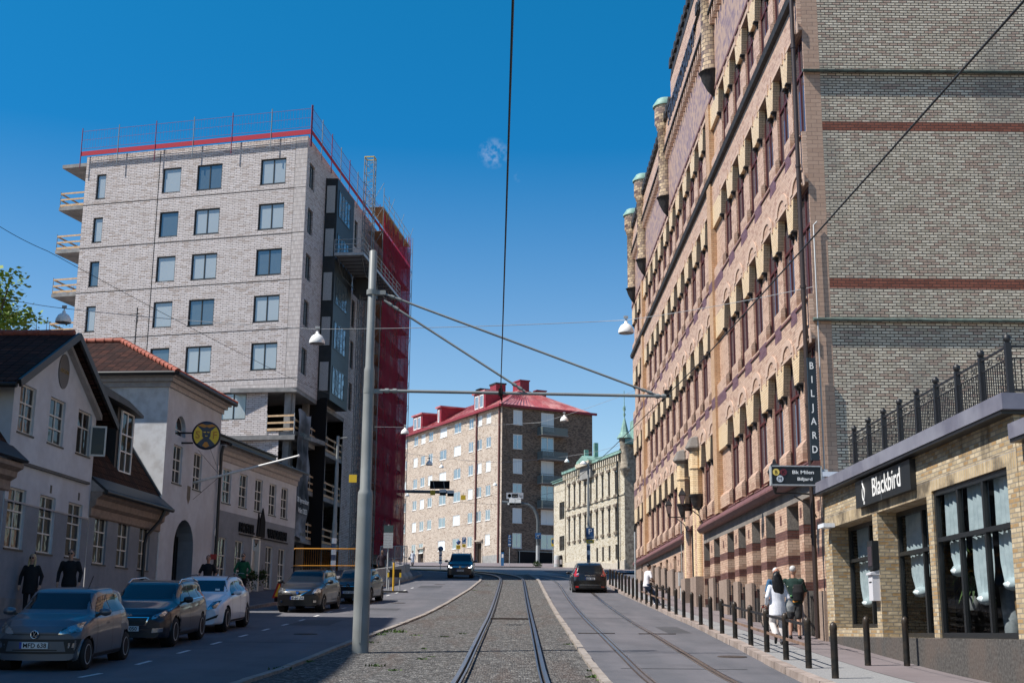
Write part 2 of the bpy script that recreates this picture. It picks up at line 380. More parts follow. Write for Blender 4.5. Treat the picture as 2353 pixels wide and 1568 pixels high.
# ------------------------------------------------------------------ ground, roads, tracks, pavements
M_asph = asphalt('asphalt', (.062, .063, .073), (.135, .136, .150), (.150, .142, .155))
M_pave = asphalt('pavement_asphalt', (.15, .128, .132), (.215, .185, .19), (.19, .155, .16))
M_setts = mottled('setts', (.17, .17, .175), (.30, .30, .30), 40, .85, .004)
M_grav = None
def _gravel():
    m, nt, b = _new('gravel'); setp(b, (.2, .2, .2), .95, 0, .2); v = _obj(nt)
    vo = nt.nodes.new('ShaderNodeTexVoronoi'); vo.inputs['Scale'].default_value = 22; nt.links.new(v, vo.inputs[0])
    bw = nt.nodes.new('ShaderNodeSeparateColor'); nt.links.new(vo.outputs['Color'], bw.inputs[0])
    c = _ramp(nt, bw.outputs[0], [(.0, (.025, .025, .027)), (.5, (.115, .113, .112)), (.8, (.20, .197, .19)), (1., (.42, .41, .39))])
    n = _noise(nt, v, 5, 5, .8); c = _mix(nt, _ramp(nt, n.outputs[0], [(.4, (.0, .0, .0)), (.7, (.8, .8, .8))]), c, (.055, .05, .045))
    mp = nt.nodes.new('ShaderNodeMapping'); mp.inputs['Scale'].default_value = (1, .12, 1); nt.links.new(v, mp.inputs[0])
    n2 = _noise(nt, mp.outputs[0], 1.3, 4); c = _mix(nt, _ramp(nt, n2.outputs[0], [(.5, (0, 0, 0)), (.68, (.45, .45, .45))]), c, (.10, .068, .055))
    nt.links.new(c, b.inputs['Base Color']); _bump(nt, b, vo.outputs['Distance'], .05, 1.); return m
M_grav = _gravel()
M_kerb = mottled('granite_kerb', (.26, .215, .19), (.36, .30, .27), 5, .85, .003, (.19, .15, .13), 1.5, .6)
M_kerbp = mottled('granite_kerb_pale', (.22, .195, .175), (.33, .295, .265), 5, .85, .003, (.24, .2, .17), 1.5, .5)
M_rail = plain('rail_steel', (.30, .29, .29), .3, .9); M_railside = mottled('rail_rust', (.035, .028, .026), (.075, .055, .046), 8, .8)
M_mark = mottled('road_paint', (.45, .45, .44), (.62, .62, .60), 9, .75, lo=.3, hi=.5)
GL = [(-60, -6.5), (10, -4.9), (23, -4.38), (33.75, -3.92), (35.2, -3.77), (47.75, -3.15), (71, -2.3), (83.5, -1.98), (92, -2.1), (98, -2.7), (104, -3.8)]     # left edge of the track bed
GR = [(-60, 1.6), (23, 1.66), (33, 1.69), (42.5, 1.76), (63, 1.84), (85, 1.9), (95, 1.6), (104, .9)]
KR = [(-60, 4.6), (10, 4.85), (23, 5.12), (32, 5.5), (36, 5.62), (43.5, 5.9), (54.5, 5.98), (70.5, 5.75), (80, 5.8), (86, 6.4), (90, 8.5), (93, 14)]   # right kerb
KL = [(-60, -12.5), (10, -11.6), (30, -10.9), (48, -10.4), (54, -9.9), (60, -9.2), (69, -7.6), (78, -6.9), (86, -6.4), (95, -6.3), (104, -7.2), (112, -10), (118, -16)]
def strip(name, fa, fb, y0, y1, zo, mat, step=1., skirt=0., kind='structure', cross=1, jit=0., za=0.):
    mb = MB(); n = int((y1-y0)/step)+1; rows = []
    for i in range(n+1):
        Y = y0+(y1-y0)*i/n; a = fa(Y); b = fb(Y)
        rows.append([(a+(b-a)*k/cross+(random.uniform(-jit, jit) if k in (0, cross) else 0), Y, gz(Y)+zo+(za*(1-k/cross) if cross == 1 else za*min(1, max(0, (lerp(KL, Y)-(a+(b-a)*k/cross))/3.))**1)) for k in range(cross+1)])
    w = cross+1; vs = [p for r in rows for p in r]
    mb.add(vs, [(i*w+k, i*w+k+1, (i+1)*w+k+1, (i+1)*w+k) for i in range(n) for k in range(cross)])
    if skirt:
        for k, s in ((0, 1), (cross, -1)):
            for i in range(n):
                a, b = rows[i][k], rows[i+1][k]; a2 = (a[0], a[1], a[2]-skirt); b2 = (b[0], b[1], b[2]-skirt)
                mb.quad(*((b, b2, a2, a) if s < 0 else (a, a2, b2, b)))
    o = mb.build(name, [mat]); tag(o, kind=kind); return o
strip('ground', lambda Y: -260, lambda Y: 260, -60, 420, -.06, M_pave, 3.)
strip('road', lambda Y: lerp(KL, Y)-.02 if Y < 105 else -60, lambda Y: lerp(KR, Y)+.02 if Y < 92 else 60, -60, 143, 0., M_asph, 1.)
strip('track_bed', lambda Y: lerp(GL, Y)+.17, lambda Y: lerp(GR, Y)-.12, -60, 99, .035, M_grav, 1., cross=1)
def kerb(name, f, y0, y1, w, z, mat, off=0.):
    mb = MB(); Y = y0; r = random.Random(3)
    while Y < y1:
        L = r.uniform(.8, 1.4); Yb = min(Y+L, y1); g = .008; j = r.uniform(-.008, .008)
        a = (f(Y+g)+off+j, Y+g); b = (f(Yb-g)+off+j, Yb-g); zt = z+r.uniform(-.008, .008)
        za, zb = gz(a[1]), gz(b[1])
        P = [(a[0], a[1], za-.2), (a[0]+w, a[1], za-.2), (b[0]+w, b[1], zb-.2), (b[0], b[1], zb-.2), (a[0]+.01, a[1], za+zt), (a[0]+w-.01, a[1], za+zt), (b[0]+w-.01, b[1], zb+zt), (b[0]+.01, b[1], zb+zt)]
        mb.add(P, [(3, 2, 1, 0), (4, 5, 6, 7), (0, 1, 5, 4), (1, 2, 6, 5), (2, 3, 7, 6), (3, 0, 4, 7)]); Y = Yb
    o = mb.build(name, [mat]); tag(o, kind='structure'); return o
kerb('track_kerb', lambda Y: lerp(GL, Y), 14, 99, .17, .085, M_kerbp)
kerb('median_kerb', lambda Y: lerp(GR, Y), 14, 99, .17, .09, M_kerbp, -.12)
kerb('right_kerb', lambda Y: lerp(KR, Y), 14, 88, .24, .135, M_kerb)
kerb('left_kerb', lambda Y: lerp(KL, Y), 14, 104, .2, .12, M_kerb, -.2)
strip('pavement_right', lambda Y: lerp(KR, Y)+.24, lambda Y: max(lerp(KR, Y)+.24, 6.75), -60, 86, .118, M_setts, 1.)
strip('pavement_right_path', lambda Y: max(lerp(KR, Y)+.24, 6.72), lambda Y: 12, -60, 84, .124, M_pave, 1.)
strip('pavement_cross_street', lambda Y: lerp(KR, Y)+.2, lambda Y: 40, 84, 93, .10, M_pave, 1.)
strip('pavement_hospital', lambda Y: 8.5 if Y < 128 else lerp([(128, 8.5), (150, 1.0)], Y), lambda Y: 60, 106, 160, .10, M_pave, 1., .1)
strip('pavement_left', lambda Y: -24, lambda Y: lerp(KL, Y)-.2, -60, 112, .108, M_asph, 1., cross=24, za=.22)
strip('pavement_far', lambda Y: -60, lambda Y: 60, 143, 178, .10, M_pave, 1., .1)
# a sunken sheet of grass-free setts between the far tracks
strip('far_track_setts', lambda Y: lerp([(99, -2.9), (110, -7)], Y), lambda Y: lerp([(99, 4.4), (110, 3)], Y), 99, 118, .006, M_setts, 1.)
TL = [(-60, -.35), (23, -.13), (45, 0.), (75, .12), (85, .14), (90, -.02), (95, -.55), (100, -1.5), (106, -3.2), (112, -6.), (118, -10.5), (122, -15)]
TR = [(-60, 3.0), (23, 3.2), (44, 3.4), (63, 3.55), (80, 3.75), (88, 3.6), (94, 3.0), (100, 1.9), (106, .2), (112, -2.6), (118, -7), (123, -13)]
def sm(P, Y):   # smoothed centre line
    return (lerp(P, Y-2.5)+lerp(P, Y)*2+lerp(P, Y+2.5))/4
def rail(P, side, label, sunk):
    c = []; Y = 12.
    while Y < 121: c.append((sm(P, Y), Y)); Y += 1.
    ct = MB(); hd = MB(); hw = .036
    pts = []
    for i, (x, y) in enumerate(c):
        a = c[max(0, i-1)]; b = c[min(len(c)-1, i+1)]; d = Vector((b[0]-a[0], b[1]-a[1])).normalized(); nrm = Vector((d.y, -d.x))
        pts.append((Vector((x, y))+nrm*side*.7535, nrm))
    def sec(mb, offs, z0, z1, m):
        for (p, n), (q, n2) in zip(pts, pts[1:]):
            A = [(p.x+n.x*o, p.y+n.y*o) for o in offs]; B = [(q.x+n2.x*o, q.y+n2.y*o) for o in offs]; za, zb = gz(p.y), gz(q.y)
            V = [(*A[0], za+z0), (*A[1], za+z0), (*B[1], zb+z0), (*B[0], zb+z0), (*A[0], za+z1), (*A[1], za+z1), (*B[1], zb+z1), (*B[0], zb+z1)]
            mb.add(V, [(4, 5, 6, 7), (3, 7, 4, 0)[::1], (1, 5, 6, 2)][:1]+[(0, 4, 7, 3), (1, 2, 6, 5)], m)
    base = .0 if sunk else .035; top = .012 if sunk else .125
    root = thing('tram_rail', label, 'rail', (0, 0, 0), group='grooved tram rails')
    sec(hd, (-hw, hw), top-.03, top, 0); sec(hd, (-side*.115, -side*.085) if side > 0 else (.085, .115), top-.03, top-.004, 0)
    hd.build('rail_head', [M_rail], root)
    sec(ct, (-.07, .09) if side < 0 else (-.09, .07), -.02, base+.012 if sunk is False else .006, 0)
    if not sunk: sec(ct, (-.028, .028), .0, top-.028, 0)
    ct.build('rail_web', [M_railside], root)
rail(TL, -1, 'raised tram rail in the gravel, the one nearer the grey steel mast', False)
rail(TL, 1, 'raised tram rail in the gravel, the one nearer the asphalt lane', False)
rail(TR, -1, 'sunken tram rail in the asphalt lane beside the pale median kerb', True)
rail(TR, 1, 'sunken tram rail in the asphalt lane on the bollard side', True)
tb = MB(); tb.bar((sm(TL, 45.2)-.72, 45.2, gz(45.2)+.07), (sm(TL, 45.2)+.72, 45.2, gz(45.2)+.07), .05, .05)
tag(tb.build('tie_bar', [M_railside]), 'thin rusty tie bar crossing the gravel between the raised rails', 'tie bar')
# painted marks: lane dashes along the parked cars, stop lines at the crossing
mk = MB()
def dash(x0, y0, x1, y1, w=.10):
    d = Vector((x1-x0, y1-y0)).normalized(); n = Vector((d.y, -d.x))*w/2
    mk.quad((x0-n.x, y0-n.y, gz(y0)+.005), (x0+n.x, y0+n.y, gz(y0)+.005), (x1+n.x, y1+n.y, gz(y1)+.005), (x1-n.x, y1-n.y, gz(y1)+.005))
_dx = [(20, -7.75), (24.5, -7.35), (36, -7.1), (50, -6.85), (60, -6.3), (75, -5.4)]
Y = 20.3
while Y < 75: dash(lerp(_dx, Y), Y, lerp(_dx, Y+.95), Y+.95); Y += 2.95
dash(-10.9, 45.5, -8.9, 45.55, .08)
for (x, y, X2, y2, w) in [(1.9, 90.5, 1.6, 95, .35), (1.5, 97, 3.6, 97.4, .25), (-2, 123, 8, 126, .12), (-12, 124, -2, 125, .1)]: dash(x, y, X2, y2, w)
tag(mk.build('road_markings', [M_mark]), kind='structure')
sh = MB()
for i in range(9):
    a = -14+i*.0; 
# manhole-like rail drains
dr = MB()
for x in (2.46, 4.2): dr.box(x-.5, x+.55, 37.9, 38.25, gz(38)-.05, gz(38)+.018)
tag(dr.build('rail_drain', [M_railside]), kind='structure')
# tarred repairs and covers in the lanes
pt_ = MB()
for (x0, x1, y0, y1) in ((2.2, 4.7, 26.3, 26.42), (1.9, 5.4, 47.2, 47.3), (-7.2, -3.6, 33.0, 33.12), (-6.9, -5.6, 41, 44.5), (-6.2, -4.4, 52, 53.4), (4.6, 5.3, 38.5, 42), (-7.3, -2.9, 61.2, 61.35), (-5.2, -3.9, 74, 77), (2.1, 5.2, 62, 62.12)):
    n_ = max(1, int(y1-y0))
    for k in range(n_):
        a, b = y0+(y1-y0)*k/n_, y0+(y1-y0)*(k+1)/n_; pt_.quad((x0, a, gz(a)+.0045), (x1, a, gz(a)+.0045), (x1, b, gz(b)+.0045), (x0, b, gz(b)+.0045))
tag(pt_.build('road_patches', [asphalt('tar_repair', (.045, .046, .052), (.085, .085, .092), (.06, .06, .066))]), kind='structure')
for x, y in ((-5.6, 36.5), (-4.9, 58.0), (4.95, 29.6), (-4.2, 79)):
    m_ = MB(); m_.lathe([(.33, 0), (.33, .008), (.28, .010), (.001, .010)], 20, 0); o = m_.build('manhole_cover', [M_railside]); o.location = (x, y, gz(y)+.001); o.rotation_euler = (.05, 0, 0)
    tag(o, {36.5: 'round iron manhole cover in the left lane beside the white estate', 58.0: 'round iron manhole cover in the sunlit part of the left lane', 29.6: 'round iron manhole cover between the sunken rail and the right kerb', 79: 'round iron manhole cover near the concrete barriers'}[y], 'manhole cover')
# weeds in the gravel: small tufts, each its own
def tuft(n, r, h, seed, mat, name='weed'):
    R = random.Random(seed); mb = MB()
    for i in range(n):
        a = R.uniform(0, 2*pi); d = R.uniform(0, r); x = d*cos(a); y = d*sin(a); L = h*R.uniform(.4, 1.1); b = R.uniform(0, 2*pi); w = .012+.012*R.random()
        lx, ly = cos(b)*L*.5, sin(b)*L*.5; nx, ny = -sin(b)*w, cos(b)*w
        mb.add([(x-nx, y-ny, 0), (x+nx, y+ny, 0), (x+lx*.5+nx, y+ly*.5+ny, L*.6), (x+lx, y+ly, L), (x+lx*.5-nx, y+ly*.5-ny, L*.6)], [(0, 1, 2, 3, 4)])
    return mb.build(name, [mat])
# ------------------------------------------------------------------ the long glazed-brick building on the right
B_pink = brick('glazed_pink_brick', (.54, .36, .255), (.64, .45, .335), (.26, .17, .13), .25, .078, .006, c3=(.44, .27, .19), f3=.2, bias=0., bump=.003, rough=.45, spec=.4)
B_yel = brick('glazed_yellow_brick', (.72, .53, .31), (.80, .62, .40), (.26, .18, .11), .25, .078, .006, bump=.003, rough=.4, spec=.4)
B_brown = brick('brown_glazed_brick', (.12, .050, .042), (.18, .085, .07), (.05, .03, .03), .25, .078, .006, rough=.4, bump=.003)
B_purple = brick('purple_brick', (.13, .065, .085), (.20, .11, .13), (.08, .05, .06), .25, .078, .006, rough=.5)
B_gable = brick('yellow_gable_brick', (.44, .39, .31), (.66, .60, .495), (.085, .075, .064), .22, .076, .012, c3=(.42, .32, .26), f3=.22, stain=(.13, .13, .125), sscale=.35, samt=.78, streak=True, bump=.02, slo=.50, shi=.72, rough=.9)
B_gband = brick('red_gable_brick', (.17, .06, .04), (.25, .09, .06), (.07, .04, .035), .22, .076, .010, bump=.012)
B_quoin = brick('quoin_brick', (.40, .27, .20), (.46, .32, .24), (.20, .14, .11), .30, .12, .006, bump=.003, rough=.5)
S_stone = mottled('dressed_granite', (.24, .18, .145), (.33, .255, .21), 22, .85, .003, (.20, .15, .125), 1., .5)
S_grey = mottled('grey_granite', (.16, .145, .13), (.27, .245, .22), 26, .9, .004, (.10, .09, .085), .9, .6)
S_pale = mottled('pale_lintel', (.46, .33, .26), (.54, .40, .32), 9, .8)
M_maroon = plain('maroon_window_paint', (.085, .018, .018), .45); M_ledge = mottled('maroon_ledge', (.12, .055, .055), (.18, .085, .08), 5, .55)
M_slate = mottled('dark_slate', (.022, .021, .022), (.05, .046, .046), 7, .6); M_copper = mottled('verdigris', (.16, .30, .26), (.27, .42, .36), 5, .6, 0, (.10, .17, .15), 1.2, .6)
G_right = glassy('office_pane', (.075, .06, .07), .04, 0., .8)
B_checker = None
def _checker():
    m, nt, b = _new('chequered_glazed_brick'); setp(b, (.5, .4, .3), .35, 0, .5); uv = _uv(nt)
    t = nt.nodes.new('ShaderNodeTexBrick'); t.offset = .5
    for k, v in (('Scale', 1.), ('Mortar Size', .012), ('Bias', -.1), ('Brick Width', .24), ('Row Height', .16)): t.inputs[k].default_value = v
    ob = nt.nodes.new('ShaderNodeSeparateXYZ'); nt.links.new(_obj(nt), ob.inputs[0]); an = nt.nodes.new('ShaderNodeMath'); an.operation = 'ARCTAN2'; nt.links.new(ob.outputs[1], an.inputs[0]); nt.links.new(ob.outputs[0], an.inputs[1])
    mu = nt.nodes.new('ShaderNodeMath'); mu.operation = 'MULTIPLY'; mu.inputs[1].default_value = .46; nt.links.new(an.outputs[0], mu.inputs[0]); cx = nt.nodes.new('ShaderNodeCombineXYZ'); nt.links.new(mu.outputs[0], cx.inputs[0]); nt.links.new(ob.outputs[2], cx.inputs[1])
    nt.links.new(cx.outputs[0], t.inputs[0]); t.inputs['Color1'].default_value = (.66, .50, .32, 1); t.inputs['Color2'].default_value = (.07, .03, .05, 1); t.inputs['Mortar'].default_value = (.10, .07, .06, 1)
    nt.links.new(t.outputs[0], b.inputs[0]); return m
B_checker = _checker()
def _frieze():
    m, nt, b = _new('patterned_frieze_brick'); setp(b, (.5, .4, .3), .5, 0, .4); uv = _uv(nt)
    t = nt.nodes.new('ShaderNodeTexBrick'); t.offset = .25; t.offset_frequency = 3
    for k, v in (('Scale', 1.), ('Mortar Size', .02), ('Bias', -.15), ('Brick Width', .22), ('Row Height', .24)): t.inputs[k].default_value = v
    nt.links.new(uv, t.inputs[0]); t.inputs['Color1'].default_value = (.42, .29, .22, 1); t.inputs['Color2'].default_value = (.12, .085, .15, 1); t.inputs['Mortar'].default_value = (.36, .25, .20, 1)
    nt.links.new(t.outputs[0], b.inputs[0]); return m
B_frieze = _frieze()
YE = 82.6; OFF = thing('brick_building', 'long pink and yellow glazed brick building with turrets and maroon windows', 'building', (8, YE, 0), -pi/2)
LEN = YE-33.3
FJ = [34.86, 36.95, 39.2, 41.7, 44.25, 46.8, 50.95, 53.45, 56.05, 58.65, 61.25, 63.85, 66.4, 69.0, 71.55, 74.1, 78.2, 80.8]   # far jambs
OW = 1.5; DP = .10; HD = .88; PJ = .13
ROWS = [(6.15, 9.2, 1), (10.42, 13.55, 1), (15.0, 18.0, 0), (19.45, 22.1, 0)]
BASE = [(34.15, 35.6), (36.15, 37.7), (39.4, 40.85), (41.8, 43.25), (44.4, 45.85), (46.75, 48.2), (49.95, 51.4), (52.5, 54.1), (60.6, 61.7), (63.1, 64.2), (66.4, 67.5), (69.1, 70.2), (72.0, 73.1), (74.6, 75.7), (78.4, 79.4)]
TRIM = {0: 1.32, 1: 1.32}
holes = []
for zs, zh, ar in ROWS:
    for F in FJ: holes.append((YE-F, YE-F+OW, zs, zh, DP, 0, 0))
bm_z = (2.75, 2.98, 3.55, 3.8, 4.27, 4.53, 5.2)
mainw = MB(); wall(mainw, 0, LEN, 5.6, 22.35, holes, 0, 0, None, 0)
mainw.box(0, LEN, 13.2, 13.4, .5, 27.0, 0); mainw.box(-.001, 0.0, 0, 13.2, 2.5, 27, 0)   # back and far end
mainw.build('wall', [B_pink], OFF)
bw = MB()
def bmat(u, z):
    Y = YE-u
    if 54.2 < Y < 59.4: return 0 if z > 3.7 else 2
    if Y < 54.3:
        if z > 5.2: return 3
        if z < 2.6: return 2
        for a, b in ((2.75, 2.98), (3.55, 3.8), (4.27, 4.53)):
            if a < z < b: return 1
        return 0
    if z > 5.35: return 3
    if z < 4.1: return 2
    return 0
def bmat2(u, z): return bmat(u, z)
bh = [(YE-b, YE-a, gz((a+b)/2)+.05, 5.2 if b < 55 else 5.25, .85, 0, -1) for a, b in BASE]
wall(bw, 0, LEN, 1.0, 5.62, bh, 0, 0, bmat, -1, (2.6, 2.75, 2.98, 3.55, 3.8, 4.27, 4.53, 5.2, 5.35, 4.1, 3.7))
bw.build('basement_wall', [B_pink, B_brown, S_stone, S_grey], OFF)
pl = MB()      # granite plinths on the piers, stepping with the slope, brown blocks above
edges = [33.35]+[q for p in BASE for q in p]+[82.5]
for i in range(0, len(edges)-1, 2):
    a, b = edges[i], edges[i+1]
    if b < a+.25 or (54 < a < 60): continue
    zt = gz((a+b)/2)+1.35
    pl.prism([(YE-b-.02, zt-2.2), (YE-a+.02, zt-2.2), (YE-a+.02, zt), (YE-b-.02, zt)], -.07, .02, 'y', 0)
    pl.box(YE-(a+b)/2-.12, YE-(a+b)/2+.12, -.005, .02, 4.72, 5.0, 1)
pl.build_parts('plinth', [S_stone, B_brown], OFF)
rv = MB()
for a, b in BASE[:8]:      # rough granite upper reveals seen in the deep openings
    for (u, d) in ((YE-b+.003, 1),): rv.quad((u, .01, 4.53), (u, .01, 5.199), (u, .84, 5.199), (u, .84, 4.53), 0); rv.quad((u, .01, gz(b)), (u, .01, 2.75), (u, .84, 2.75), (u, .84, gz(b)), 0)
rv.build_parts('reveal_stone', [S_grey], OFF)
for a, b in BASE:
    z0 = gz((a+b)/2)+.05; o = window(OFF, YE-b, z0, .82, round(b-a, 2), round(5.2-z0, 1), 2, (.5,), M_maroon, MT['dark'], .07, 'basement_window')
    g = MB(); n = 9; h = 1.15
    for k in range(n): g.tube([(.06+(b-a-.12)*k/(n-1), 0, 0), (.06+(b-a-.12)*k/(n-1), 0, h)], .012, 5)
    g.bar((.0, 0, h), (b-a, 0, h), .04, .03); g.bar((.0, 0, .15), (b-a, 0, .15), .03, .02)
    g.lathe([(.13, -.01), (.13, .01), (.10, .01), (.10, -.01)], 10, 0, ((b-a)/2, 0, h*.6), Matrix.Rotation(pi/2, 3, 'X'))
    g.build('grille', [MT['iron']], OFF, (YE-b, .12, z0))
# the surround of one opening: yellow head blocks on corbels, stepped shoulders, sill, arch
M_cap = [B_pink, B_yel, M_slate, B_purple, S_pale, M_ledge]
def spandrel(L, z0, z1): s = MB(); s.box(0, L, -PJ, -.001, z0, z1, 0); return s
def pier_head(w):
    s = MB(); s.box(0, w, -PJ, -.002, -HD, -.001, 1)
    for x0, x1 in ((-.20, 0), (w, w+.20)): s.prism([(x0, -.001), (x1, -.001), (x1 if x0 < 0 else x0, -HD), (x1 if x0 < 0 else x0, -HD+.02)], -PJ, DP-.02, 'y', 1)
    for x in ((0, w-.2) if w > .5 else (w/2-.1,)):
        s.box(x+.0, x+.20, -PJ-.03, -.002, -HD-.045, -HD-.001, 2); s.box(x+.05, x+.15, -PJ+.02, -.002, -HD-.13, -HD-.045, 2); s.box(x+.07, x+.13, -PJ+.09, -.002, -HD-.24, -HD-.13, 2)
    return s.mesh('pier_head', M_cap)
def pier_foot(w, purple):
    s = MB(); s.prism([(0, -.0), (-PJ, -.0), (-PJ, .44), (0, .60)], -.10, w+.10, 'x', 0)
    if purple: s.box(-.10, w+.10, -PJ-.005, -PJ, -.42, .0, 3)
    return s.mesh('pier_foot', M_cap)
def head_arch(arch):
    s = MB(); W = OW; cx = W/2
    s.box(-.02, W+.02, -PJ-.012, -PJ, .001, .09, 4)
    if arch:
        r0, r1, f, N = .52, .80, .62, 12; P = [(cx-r1*cos(pi*k/N), .09+f*r1*sin(pi*k/N)) for k in range(N+1)]; Q = [(cx-r0*cos(pi*k/N), .09+f*r0*sin(pi*k/N)) for k in range(N+1)]
        for k in range(N): s.prism([P[k], P[k+1], Q[k+1], Q[k]], -PJ-.035, -PJ, 'y', 4)
    for x in (-.16, W+.04): s.box(x, x+.12, -PJ-.03, -PJ, -.12, .24, 4)
    s.box(-.0, W, -PJ-.05, -.001, -.001, .0, 4) if 0 else None
    return s.mesh('window_arch', M_cap)
def sill_mesh():
    s = MB(); s.prism([(DP-.03, .0), (-PJ-.04, -.10), (-PJ-.04, -.15), (-.0, -.15), (-.0, -.02)], 0, OW, 'x', 5); return s.mesh('sill', M_cap)
gaps = [(FJ[i], FJ[i+1]-OW) for i in range(len(FJ)-1)]+[(FJ[-1], YE-.05)]
_pm = {}
def inst(name, me, x, y, z): o = bpy.data.objects.new(name, me); COL.objects.link(o); o.parent = OFF; o.location = (x, y, z); return o
me_s = sill_mesh(); me_a = {0: head_arch(0), 1: head_arch(1)}
for ri, (zs, zh, ar) in enumerate(ROWS):
    top = ROWS[ri+1][0] if ri < 3 else 22.35
    sb = MB()
    for a, b in zip([33.3]+[F for F in FJ], [F-OW for F in FJ]+[YE]): pass
    spandrel(LEN, zh, top-(.0 if ri < 3 else 0)).build('spandrel', [B_pink], OFF)
    for a, b in gaps:
        w = round(b-a, 2)
        if ('h', w) not in _pm: _pm['h', w] = pier_head(w); _pm['f', w, 0] = pier_foot(w, 0); _pm['f', w, 1] = pier_foot(w, 1)
        inst('pier_head', _pm['h', w], YE-b, 0, zh); inst('pier_foot', _pm['f', w, 1 if ri in (1, 2) else 0], YE-b, 0, zs)
    for F in FJ:
        inst('window_arch', me_a[ar], YE-F, 0, zh); inst('sill', me_s, YE-F, 0, zs)
        window(OFF, YE-F, zs, DP-.035, OW, zh-zs, 2, (.66,), M_maroon, G_right, .10, 'window')
tr = MB()
for a, b in ((33.32, 53.9), (58.9, YE)):
    tr.prism([(-.02, 5.60), (-.20, 5.62), (-.30, 5.74), (-.30, 5.80), (-.16, 5.98), (0, 6.0)], YE-b, YE-a, 'x', 0)
tr.prism([(-PJ+.0, 18.98), (-PJ-.13, 19.02), (-PJ-.17, 19.2), (-PJ-.0, 19.34)], 0, LEN-.02, 'x', 1)
tr.prism([(0, 22.35), (-PJ-.04, 22.35), (-PJ-.04, 22.47), (0, 22.47)], 0, LEN-.02, 'x', 0)
tr.build_parts('string_course', [M_ledge, M_slate], OFF)
ps = MB()
for a, b in ((48.75, 49.6), (75.55, 76.4)): ps.box(YE-b, YE-a, -PJ-.09, 0.002, 6.01, 18.97, 0); ps.box(YE-b, YE-a, -PJ-.07, .002, 19.35, 22.34, 0); ps.box(YE-b+.0, YE-a, -PJ-.095, -PJ-.091, 14.6, 15.0, 1); ps.box(YE-b, YE-a, -PJ-.095, -PJ-.091, 10.0, 10.42, 1)
ps.build_parts('pilaster', [brick('pilaster_brick', (.50, .30, .17), (.60, .40, .24), (.22, .15, .10), .25, .078, .006, bump=.003, rough=.45), B_purple], OFF)
fr = MB(); fr.box(0, LEN, -PJ-.02, 0.3, 22.47, 25.45, 0); fr.box(0, LEN, -.32, .3, 25.55, 26.2, 1); fr.box(0, LEN, -.24, .3, 26.2, 27.0, 1)
fr.box(YE-59.9, YE-50.6, -.25, 1.6, 27.0, 28.3, 1); fr.prism([(YE-59.9, 28.3), (YE-50.6, 28.3), (YE-51.6, 29.0), (YE-58.9, 29.0)], -.27, 1.6, 'y', 2)
fr.box(0, LEN, -.40, .35, 25.44, 25.55, 2); fr.box(0, LEN, -.33, .35, 27.0, 27.06, 2)
u = .3
while u < LEN-.3: fr.prism([(u, 25.45), (u+.26, 25.45), (u+.2, 24.95), (u+.06, 24.95)], -.34, -.1, 'y', 1); u += .55
fr.build('parapet', [B_frieze, B_pink, M_slate], OFF)
ltr = MB(); text_into(ltr, 'STIGBERGSHUSET', 1.25, T(YE-55.8, -PJ-.19, 26.05-1.35+1.45), 0, .03, 'CENTER', .95, .02); ltr.build('lettering', [plain('frieze_letter', (.03, .035, .055), .5)], OFF)
ml = MB(); ml.prism([(-.3, 0), (.3, 0), (.3, .26), (.17, .42), (-.17, .42), (-.3, .26)], -.38, .1, 'y', 0); mlm = ml.mesh('merlon', [M_slate])
for k in range(54):
    Yk = 34+k*.9
    for (zt, cond) in ((27.06, not 50.4 < Yk < 60.1), (28.75, 50.9 < Yk < 59.7)):
        if cond: o = bpy.data.objects.new('merlon', mlm); COL.objects.link(o); o.parent = OFF; o.location = (YE-Yk, 0, zt)
t = MB()
t.lathe([(.02, 22.15), (.22, 22.4), (.42, 22.8), (.50, 23.1), (.55, 23.12)], 20, 1); t.lathe([(.42, 23.12), (.42, 26.75), (.48, 26.8), (.48, 26.9), (.58, 27.1), (.58, 28.0)], 24, 0)
t.lathe([(.66, 28.0), (.66, 28.1), (.45, 28.42), (.40, 28.45), (.01, 28.55)], 24, 2); tm = t.mesh('turret', [B_checker, M_slate, M_copper])
for Yt in (47.55, 62.6, 73.9, 80.5): o = bpy.data.objects.new('turret', tm); COL.objects.link(o); o.parent = OFF; o.location = (YE-Yt, -.18, 0)
# corbelled piers beside the portal
cp = MB()
cp.lathe([(.02, 6.6), (.17, 6.7), (.26, 6.95), (.30, 7.15), (.34, 7.18), (.34, 7.26)], 16, 1)
cp.lathe([(.29, 7.26), (.29, 8.3), (.33, 8.32), (.33, 8.38), (.29, 8.4), (.29, 9.05)], 8, 0, sm=False); cp.lathe([(.31, 9.05), (.47, 9.18), (.47, 9.24), (.28, 9.62), (.02, 9.72)], 8, 2, sm=False)
cm = cp.mesh('corbelled_pier', [B_yel, M_slate, S_grey])
for Yp in (54.25, 58.4): o = bpy.data.objects.new('corbelled_pier', cm); COL.objects.link(o); o.parent = OFF; o.location = (YE-Yp, -.2, 0)
pt = MB(); z0 = 3.9
for k, Yc in enumerate((54.6, 55.1, 55.6, 58.0, 58.5)): pt.tube([(YE-Yc, -.05, z0), (YE-Yc, -.05, 6.9)], .17, 10, k % 2)
pt.box(YE-55.9, YE-54.25, -.34, -.001, 2.0, 3.9, 2); pt.box(YE-59.0, YE-57.6, -.34, -.001, 2.2, 3.95, 2); pt.box(YE-57.6, YE-55.9, -.01, .05, 3.0, 6.5, 3)
pt.build_parts('portal', [B_yel, B_pink, S_stone, MT['matt']], OFF)
